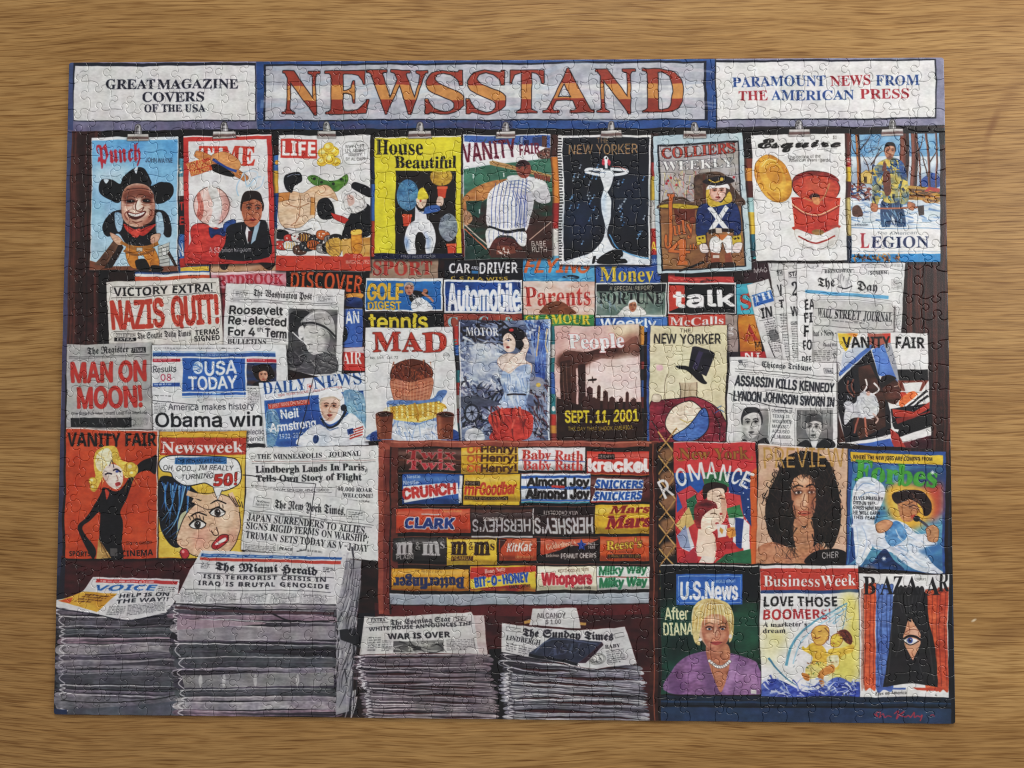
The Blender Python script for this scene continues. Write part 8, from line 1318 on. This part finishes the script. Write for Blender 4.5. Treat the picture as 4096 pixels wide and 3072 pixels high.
def ledge_right():
    CL(); F(2600, 1760, .7234)
    P('1b2b40*15202e', 62, 1412, 1690, 1424, 1692, 1480, 60, 1475); P('243c58', 62, 1440, 1680, 1452, 1680, 1462, 62, 1452); P('0e131c', 62, 1464, 1680, 1474, 1680, 1482, 62, 1472)
    P('2b4262*263a56', 60, 1476, 1668, 1484, 1672, 1575, 58, 1570); P('15171f', 1652, 700, 1668, 700, 1690, 1575, 1664, 1575); P('0c0d12', 1655, 60, 1670, 60, 1690, 1575, 1676, 1575); P('26344a', 1670, 800, 1680, 800, 1694, 1575, 1686, 1575)
    q = 'a03448'
    C(q, 6, 1240, 1512, 1262, 1530, 1252, 1508, 1276, 1504, 1270, 1536, 1290, 1512, 1300, 1534, 1318, 1524, 1340, 1532); C(q, 7, 1352, 1516, 1376, 1500, 1366, 1546, 1384, 1520, 1408, 1504, 1388, 1526, 1414, 1534, 1430, 1526, 1446, 1534, 1462, 1508, 1466, 1534, 1482, 1526, 1496, 1532, 1508, 1522, 1496, 1556); C(q, 5, 1552, 1524, 1566, 1518, 1574, 1528)
# ---------------------------------------------------------------- paint everything, back to front
def finish():
    """Hand-painted wobble and brush mottling over the whole print."""
    s = SH; CL()
    def field(px, py): return s._up(s.rng.rand(TH // py + 3, TW // px + 3).astype(np.float32)) - 0.5
    yy, xx = np.mgrid[0:TH, 0:TW].astype(np.float32)
    X = np.clip(xx + 2.0 * field(16, 16) + 5.0 * field(70, 70), 0, TW - 1.01); Y = np.clip(yy + 2.0 * field(16, 16) + 5.0 * field(70, 70), 0, TH - 1.01)
    x0, y0 = X.astype(int), Y.astype(int); fx, fy = (X - x0)[:, :, None], (Y - y0)[:, :, None]; q = s.img
    q = (q[y0, x0] * (1 - fx) + q[y0, x0 + 1] * fx) * (1 - fy) + (q[y0 + 1, x0] * (1 - fx) + q[y0 + 1, x0 + 1] * fx) * fy
    g = q.mean(2, keepdims=True); q = g + (q - g) * 0.90
    k = 1 + 0.10 * field(5, 3) + 0.10 * field(11, 26) + 0.09 * field(40, 12)
    q = q * k[:, :, None] + 0.022 * field(6, 14)[:, :, None] + 0.018 * np.stack([field(24, 24), field(24, 24), field(24, 24)], 2)
    q = q + 0.035 * np.sin((np.clip(q, 0, 1) - 0.5) * 6.2832)
    s.img = np.clip(q, 0.025, 0.93)
art_frame(); back_strips()
mags_left(); mags_middle(); mags_right()
for fn in (cover_cowboy, cover_mouseless, cover_life, cover_yellow, cover_baseball, cover_singer, cover_soldier, cover_woodsman, fan_papers, cover_can): fn()
papers_left(); cover_motor(); cover_corn(); cover_towers(); cover_tophat(); cover_jazz(); tribune()
cover_blonde(); cover_comic(); papers_low(); stacks_left(); candy_rack(); stacks_right(); cover_romance(); cover_curls(); cover_angel(); cover_lady(); cover_surf(); cover_drapes(); ledge_right()
from mathutils.geometry import delaunay_2d_cdt
# ---------------------------------------------------------------- materials
def new_mat(name):
    m = bpy.data.materials.new(name); m.use_nodes = True
    nt = m.node_tree; return m, nt, nt.nodes['Principled BSDF']
def node(nt, kind, **kw):
    n = nt.nodes.new(kind)
    for k, v in kw.items():
        if k in n.inputs.keys(): n.inputs[k].default_value = v
        else: setattr(n, k, v)
    return n
def ramp(nt, src, stops):
    r = nt.nodes.new('ShaderNodeValToRGB'); el = r.color_ramp.elements
    while len(el) < len(stops): el.new(0.5)
    for e, (p, c) in zip(el, stops): e.position = p; e.color = (*c, 1) if len(c) == 3 else c
    nt.links.new(src, r.inputs['Fac']); return r.outputs['Color']
def mixc(nt, fac, a, b, mode='MIX'):
    m = nt.nodes.new('ShaderNodeMix'); m.data_type = 'RGBA'; m.blend_type = mode
    for sock, v in ((m.inputs['Factor'], fac), (m.inputs['A'], a), (m.inputs['B'], b)):
        pass
    def put(i, v):
        if hasattr(v, 'is_output'): nt.links.new(v, m.inputs[i])
        else: m.inputs[i].default_value = v if not isinstance(v, tuple) else (*v, 1)
    put(0, fac); put(6, a); put(7, b)
    return m.outputs[2]

def oak_material():
    m, nt, bs = new_mat('oak_veneer'); L = nt.links.new
    tc = node(nt, 'ShaderNodeTexCoord')
    # slow wander of the grain
    wn = node(nt, 'ShaderNodeTexNoise', Scale=3.2, Detail=2.0); L(tc.outputs['Object'], wn.inputs['Vector'])
    off = node(nt, 'ShaderNodeVectorMath', operation='MULTIPLY_ADD'); L(wn.outputs['Color'], off.inputs[0]); off.inputs[1].default_value = (0.0, 0.038, 0.0); L(tc.outputs['Object'], off.inputs[2])
    def streak(sx, sy, detail, rough, dist=0.0, seed=(0, 0, 0)):
        mp = node(nt, 'ShaderNodeMapping'); mp.inputs['Scale'].default_value = (sx, sy, 1); mp.inputs['Location'].default_value = seed; L(off.outputs[0], mp.inputs['Vector'])
        n = node(nt, 'ShaderNodeTexNoise', Scale=1.0, Detail=detail, Roughness=rough, Distortion=dist); L(mp.outputs[0], n.inputs['Vector']); return n.outputs['Fac']
    broad = streak(1.4, 20, 4, .6)
    mid = streak(16, 260, 3, .6, .2, (3, 7, 0))
    fine = streak(40, 900, 3, .6, .2, (9, 2, 0))
    flame = streak(1.6, 5.0, 2, .5, 1.2, (11, 4, 0))
    def lines(sx, sy, seed, lo, hi, dark):
        return ramp(nt, streak(sx, sy, 1.4, .5, 0.15, seed), [(lo, dark), (hi, (1, 1, 1))] if lo < hi else [(hi, (1, 1, 1)), (lo, dark)])
    c1 = ramp(nt, broad, [(0.30, (0.295, 0.155, 0.048)), (0.50, (0.395, 0.224, 0.078)), (0.72, (0.470, 0.284, 0.107))])
    c2 = ramp(nt, mid, [(0.33, (0.82, 0.78, 0.73)), (0.50, (0.99, 0.985, 0.98)), (0.66, (1.06, 1.06, 1.06))])
    c3 = ramp(nt, fine, [(0.34, (0.84, 0.81, 0.78)), (0.52, (1.0, 1.0, 1.0)), (0.70, (1.07, 1.07, 1.07))])
    l1 = lines(22, 700, (1, 5, 0), 0.30, 0.46, (0.62, 0.53, 0.43)); l2 = lines(36, 1000, (4, 9, 0), 0.32, 0.48, (0.64, 0.56, 0.47)); l3 = lines(18, 800, (8, 3, 0), 0.70, 0.54, (1.16, 1.16, 1.14))
    c5 = ramp(nt, flame, [(0.36, (0.88, 0.84, 0.80)), (0.55, (1.02, 1.02, 1.02))])
    col = c1
    for k in (c2, c3, l1, l2, l3, c5): col = mixc(nt, 1.0, col, k, 'MULTIPLY')
    pore = l1
    # the dark scuff near the right edge and a pale nick
    def spot(x, y, sx, sy, rot):
        mp = node(nt, 'ShaderNodeMapping', vector_type='TEXTURE'); mp.inputs['Location'].default_value = (x, y, 0); mp.inputs['Rotation'].default_value = (0, 0, rot); mp.inputs['Scale'].default_value = (sx, sy, 1)
        L(tc.outputs['Object'], mp.inputs['Vector']); g = node(nt, 'ShaderNodeTexGradient', gradient_type='SPHERICAL'); L(mp.outputs[0], g.inputs['Vector']); return g.outputs['Fac']
    for x, y, a, b, rot, top, c in ((0.3880, 0.2060, 0.017, 0.0042, 1.17, 0.62, (0.17, 0.062, 0.018)), (0.4000, 0.2270, 0.026, 0.0075, 1.05, 0.30, (0.20, 0.085, 0.026)), (0.3815, 0.1780, 0.030, 0.0050, 1.45, 0.22, (0.20, 0.085, 0.026)), (0.3900, -0.1930, 0.035, 0.009, 0.25, 0.40, (0.15, 0.065, 0.022)), (0.3665, -0.1815, 0.0028, 0.0012, 0.5, 0.8, (0.75, 0.62, 0.42))):
        col = mixc(nt, ramp(nt, spot(x, y, a, b, rot), [(0.0, (0, 0, 0)), (0.8, (top, top, top))]), col, c)
    nt.links.new(col, bs.inputs['Base Color'])
    bs.inputs['Roughness'].default_value = 0.45; bs.inputs['Specular IOR Level'].default_value = 0.22
    bp = node(nt, 'ShaderNodeBump', Strength=0.25, Distance=0.0004); L(pore, bp.inputs['Height']); L(bp.outputs[0], bs.inputs['Normal'])
    return m

def print_material(img):
    m, nt, bs = new_mat('printed_paper'); L = nt.links.new
    uv = node(nt, 'ShaderNodeUVMap', uv_map='print')
    tx = node(nt, 'ShaderNodeTexImage', interpolation='Cubic', extension='EXTEND'); tx.image = img; L(uv.outputs[0], tx.inputs['Vector'])
    L(tx.outputs['Color'], bs.inputs['Base Color'])
    bs.inputs['Roughness'].default_value = 0.30; bs.inputs['Specular IOR Level'].default_value = 0.5
    # linen-like emboss of the print
    tc = node(nt, 'ShaderNodeTexCoord'); n = node(nt, 'ShaderNodeTexNoise', Scale=900.0, Detail=2.0); L(tc.outputs['Object'], n.inputs['Vector'])
    bp = node(nt, 'ShaderNodeBump', Strength=0.12, Distance=0.0003); L(n.outputs['Fac'], bp.inputs['Height']); L(bp.outputs[0], bs.inputs['Normal'])
    return m

def board_material():
    m, nt, bs = new_mat('grey_cardboard'); L = nt.links.new
    tc = node(nt, 'ShaderNodeTexCoord'); n = node(nt, 'ShaderNodeTexNoise', Scale=1500.0, Detail=3.0); L(tc.outputs['Object'], n.inputs['Vector'])
    c = ramp(nt, n.outputs['Fac'], [(0.3, (0.20, 0.19, 0.19)), (0.7, (0.36, 0.35, 0.34))]); L(c, bs.inputs['Base Color']); bs.inputs['Roughness'].default_value = 0.9
    return m

# ---------------------------------------------------------------- the table
def box_mesh(name, x0, x1, y0, y1, z0, z1):
    v = [(x, y, z) for z in (z0, z1) for x, y in ((x0, y0), (x1, y0), (x1, y1), (x0, y1))]
    f = [(3, 2, 1, 0), (4, 5, 6, 7), (0, 1, 5, 4), (1, 2, 6, 5), (2, 3, 7, 6), (3, 0, 4, 7)]
    me = bpy.data.meshes.new(name); me.from_pydata(v, [], f); me.update(); return me

THICK = 0.0024
oak = oak_material()
table = bpy.data.objects.new('wooden_table', box_mesh('wooden_table', -0.80, 0.80, -0.50, 0.50, -THICK - 0.030, -THICK))
table.data.materials.append(oak); COL.objects.link(table)
table['label'] = 'light brown oak table top with fine horizontal grain under the puzzle'; table['category'] = 'table'

# ---------------------------------------------------------------- paint the print into an image
finish()
pix = np.ones((TH, TW, 4), np.float32); pix[:, :, :3] = np.clip(SH.img[::-1], 0, 1)
img = bpy.data.images.new('newsstand_print', TW, TH); img.colorspace_settings.name = 'sRGB'
img.pixels.foreach_set(pix.ravel()); img.update(); img.pack()

# ---------------------------------------------------------------- the jigsaw
NX, NY = 38, 27
rng = np.random.RandomState(1234)
def steps(n, total):
    w = 1 + 0.13 * (rng.rand(n) - 0.5) * 2; w[1::2] *= 1.05; w[::2] *= 0.97
    s = np.concatenate([[0], np.cumsum(w)]); return s / s[-1] * total
gx, gy = steps(NX, PW) - PW / 2, PH / 2 - steps(NY, PH)
cw, ch = PW / NX, PH / NY
LAT = np.zeros((NY + 1, NX + 1, 2))
for j in range(NY + 1):
    for i in range(NX + 1):
        jx = 0 if i in (0, NX) else (rng.rand() - .5) * 0.30 * cw
        jy = 0 if j in (0, NY) else (rng.rand() - .5) * 0.30 * ch
        if j in (0, NY): jx *= 0.8
        LAT[j, i] = (gx[i] + jx, gy[j] + jy)
r_c = 0.0022                                            # rounded outer corners are made below

def tab(p, q):
    """One cut line with a knob between two lattice points."""
    s = 1 if rng.rand() < .5 else -1
    c = 0.5 + (rng.rand() - .5) * 0.14; k = 0.92 + 0.22 * rng.rand(); hgt = (0.305 + 0.05 * rng.rand())
    wl, wr = (rng.rand(2) - .5) * 0.24; n = 0.068 + 0.014 * rng.rand(); b = (0.134 + 0.018 * rng.rand()) * k
    lean = (rng.rand() - .5) * 0.05
    pts = [(0, 0), (0.16, wl * .8), (c - 0.17, wl * .55), (c - n - 0.028, 0.02), (c - n, 0.075), (c - b * .90 + lean * .4, 0.135 * 1), (c - b + lean, hgt * .60), (c - b * .66 + lean, hgt * .90),
           (c + lean, hgt), (c + b * .66 + lean, hgt * .90), (c + b + lean, hgt * .60), (c + b * .90 + lean * .4, 0.135), (c + n, 0.075), (c + n + 0.028, 0.02), (c + 0.17, wr * .55), (0.84, wr * .8), (1, 0)]
    u = smooth(np.array(pts), False, 2)
    d = q - p; ln = math.hypot(*d); nrm = np.array([-d[1], d[0]]) / ln * (0.5 * (cw + ch))
    return p + u[:, :1] * d + s * u[:, 1:] * nrm
H_ = {}; V_ = {}
for j in range(NY + 1):
    for i in range(NX):
        p, q = LAT[j, i], LAT[j, i + 1]; H_[j, i] = np.array([p, q]) if j in (0, NY) else tab(p, q)
for j in range(NY):
    for i in range(NX + 1):
        p, q = LAT[j, i], LAT[j + 1, i]; V_[j, i] = np.array([p, q]) if i in (0, NX) else tab(p, q)

def outline(j, i):
    o = np.concatenate([V_[j, i][:-1], H_[j + 1, i][:-1], V_[j, i + 1][::-1][:-1], H_[j, i][::-1][:-1]])   # counter-clockwise seen from above
    for (jj, ii, sx, sy) in ((0, 0, -1, 1), (0, NX - 1, 1, 1), (NY - 1, NX - 1, 1, -1), (NY - 1, 0, -1, -1)):
        if (j, i) == (jj, ii):
            cx, cy = sx * PW / 2, sy * PH / 2
            k = int(np.argmin(np.hypot(o[:, 0] - cx, o[:, 1] - cy)))
            cc = np.array([cx - sx * r_c, cy - sy * r_c]); a0, a1 = o[k - 1] - o[k], None
            th = [math.atan2(sy, 0), math.atan2(0, sx)]; A = [cc + r_c * np.array([sx * math.cos(t), sy * math.sin(t)]) for t in np.linspace(0, math.pi / 2, 6)]
            if np.hypot(*(A[0] - o[k - 1])) > np.hypot(*(A[-1] - o[k - 1])): A = A[::-1]
            o = np.concatenate([o[:k], A, o[k + 1:]])
    return o
def inset(o, d):
    """The outline moved inwards, by less where a lip of the cut is too tight for it."""
    a, b = np.roll(o, 1, 0), np.roll(o, -1, 0)
    e1, e2 = o - a, b - o
    n1 = np.stack([-e1[:, 1], e1[:, 0]], 1) / np.maximum(np.hypot(e1[:, 0], e1[:, 1]), 1e-9)[:, None]
    n2 = np.stack([-e2[:, 1], e2[:, 0]], 1) / np.maximum(np.hypot(e2[:, 0], e2[:, 1]), 1e-9)[:, None]
    n = n1 + n2; ln = np.maximum(np.hypot(n[:, 0], n[:, 1]), .6); n = n / ln[:, None] / np.maximum(ln[:, None] / 2, .7)
    dd = np.full(len(o), d)
    for _ in range(24):
        q = o + n * dd[:, None]
        ne = np.roll(q, -1, 0) - q
        bad = (ne * e2).sum(1) < 0.12 * (e2 * e2).sum(1)
        if not bad.any(): break
        k = bad | np.roll(bad, 1)
        dd = np.where(k, dd * 0.72, dd)
        dd = np.minimum(dd, 0.5 * dd + 0.25 * (np.roll(dd, 1) + np.roll(dd, -1)))
    return o + n * dd[:, None]

GAP, BEV, DEP = 0.00003, 0.00070, 0.00055
def piece_geo(j, i):
    o = outline(j, i); n = len(o)
    zt = rng.rand() * 0.00010; tx, ty = (rng.rand(2) - .5) * 0.004
    c = o.mean(0)
    rings = [(GAP, -THICK, 0), (GAP, -DEP, 1), (GAP + BEV * .30, -DEP * .42, 1), (GAP + BEV * .65, -DEP * .11, 1), (GAP + BEV, 0.0, 1)]
    v = []
    for d, z, k in rings:
        q = inset(o, d); zz = z + (zt + (q[:, 0] - c[0]) * tx + (q[:, 1] - c[1]) * ty) * k
        v.append(np.column_stack([q, zz]))
    v = np.concatenate(v); f = []; mi = []
    for r in range(len(rings) - 1):
        for a in range(n):
            b = (a + 1) % n; f.append((r * n + a, r * n + b, (r + 1) * n + b, (r + 1) * n + a)); mi.append(1 if r == 0 else 0)
    t = (len(rings) - 1) * n
    cv, _, cf, cov, _, _ = delaunay_2d_cdt([Vector(p) for p in v[t:t + n, :2]], [], [list(range(n))], 1, 1e-7)
    ids, extra = [], []
    for k, p in enumerate(cv):
        if cov[k]: ids.append(t + cov[k][0])
        else: ids.append(len(v) + len(extra)); extra.append((p[0], p[1], v[t:t + n, 2].mean()))
    if extra: v = np.concatenate([v, np.array(extra)])
    for tri in cf: f.append(tuple(ids[k] for k in tri)); mi.append(2)
    f.append(tuple(range(n - 1, -1, -1))); mi.append(1)
    area = 0.5 * abs(np.dot(o[:, 0], np.roll(o[:, 1], -1)) - np.dot(o[:, 1], np.roll(o[:, 0], -1)))
    return v, f, mi, area

M_PRINT, M_BOARD = print_material(img), board_material()
def piece_mesh(name, geos):
    vs, fs, mis, off = [], [], [], 0
    for v, f, mi, _ in geos:
        vs.append(v); fs += [tuple(k + off for k in q) for q in f]; mis += mi; off += len(v)
    V = np.concatenate(vs); me = bpy.data.meshes.new(name); me.from_pydata(V.tolist(), [], fs)
    me.materials.append(M_PRINT); me.materials.append(M_BOARD)
    me.polygons.foreach_set('material_index', [m % 2 for m in mis])
    sm = [m == 0 for m in mis]
    me.polygons.foreach_set('use_smooth', sm)
    uvl = me.uv_layers.new(name='print'); idx = np.empty(len(me.loops), np.int32); me.loops.foreach_get('vertex_index', idx)
    uv = np.stack([V[idx, 0] / PW + .5, V[idx, 1] / PH + .5], 1).astype(np.float32)
    uvl.data.foreach_set('uv', uv.ravel()); me.update(); return me

puzzle = bpy.data.objects.new('jigsaw_puzzle', None); puzzle.empty_display_size = 0.1; COL.objects.link(puzzle)
puzzle.location = (0, 0, -THICK)
puzzle['label'] = 'finished jigsaw puzzle of a newsstand full of magazines lying on the oak table'; puzzle['category'] = 'jigsaw puzzle'
geos = [piece_geo(j, i) for j in range(NY) for i in range(NX)]
order = sorted(range(len(geos)), key=lambda k: -geos[k][3])
big, rest = order[:100], order[100:]
def add_child(name, me):
    o = bpy.data.objects.new(name, me); COL.objects.link(o); o.parent = puzzle; o.matrix_parent_inverse = Matrix.Translation((0, 0, THICK)); return o
for k in big: add_child('puzzle_piece', piece_mesh('puzzle_piece', [geos[k]]))
others = add_child('puzzle_pieces', piece_mesh('puzzle_pieces', [geos[k] for k in rest])); others['kind'] = 'stuff'
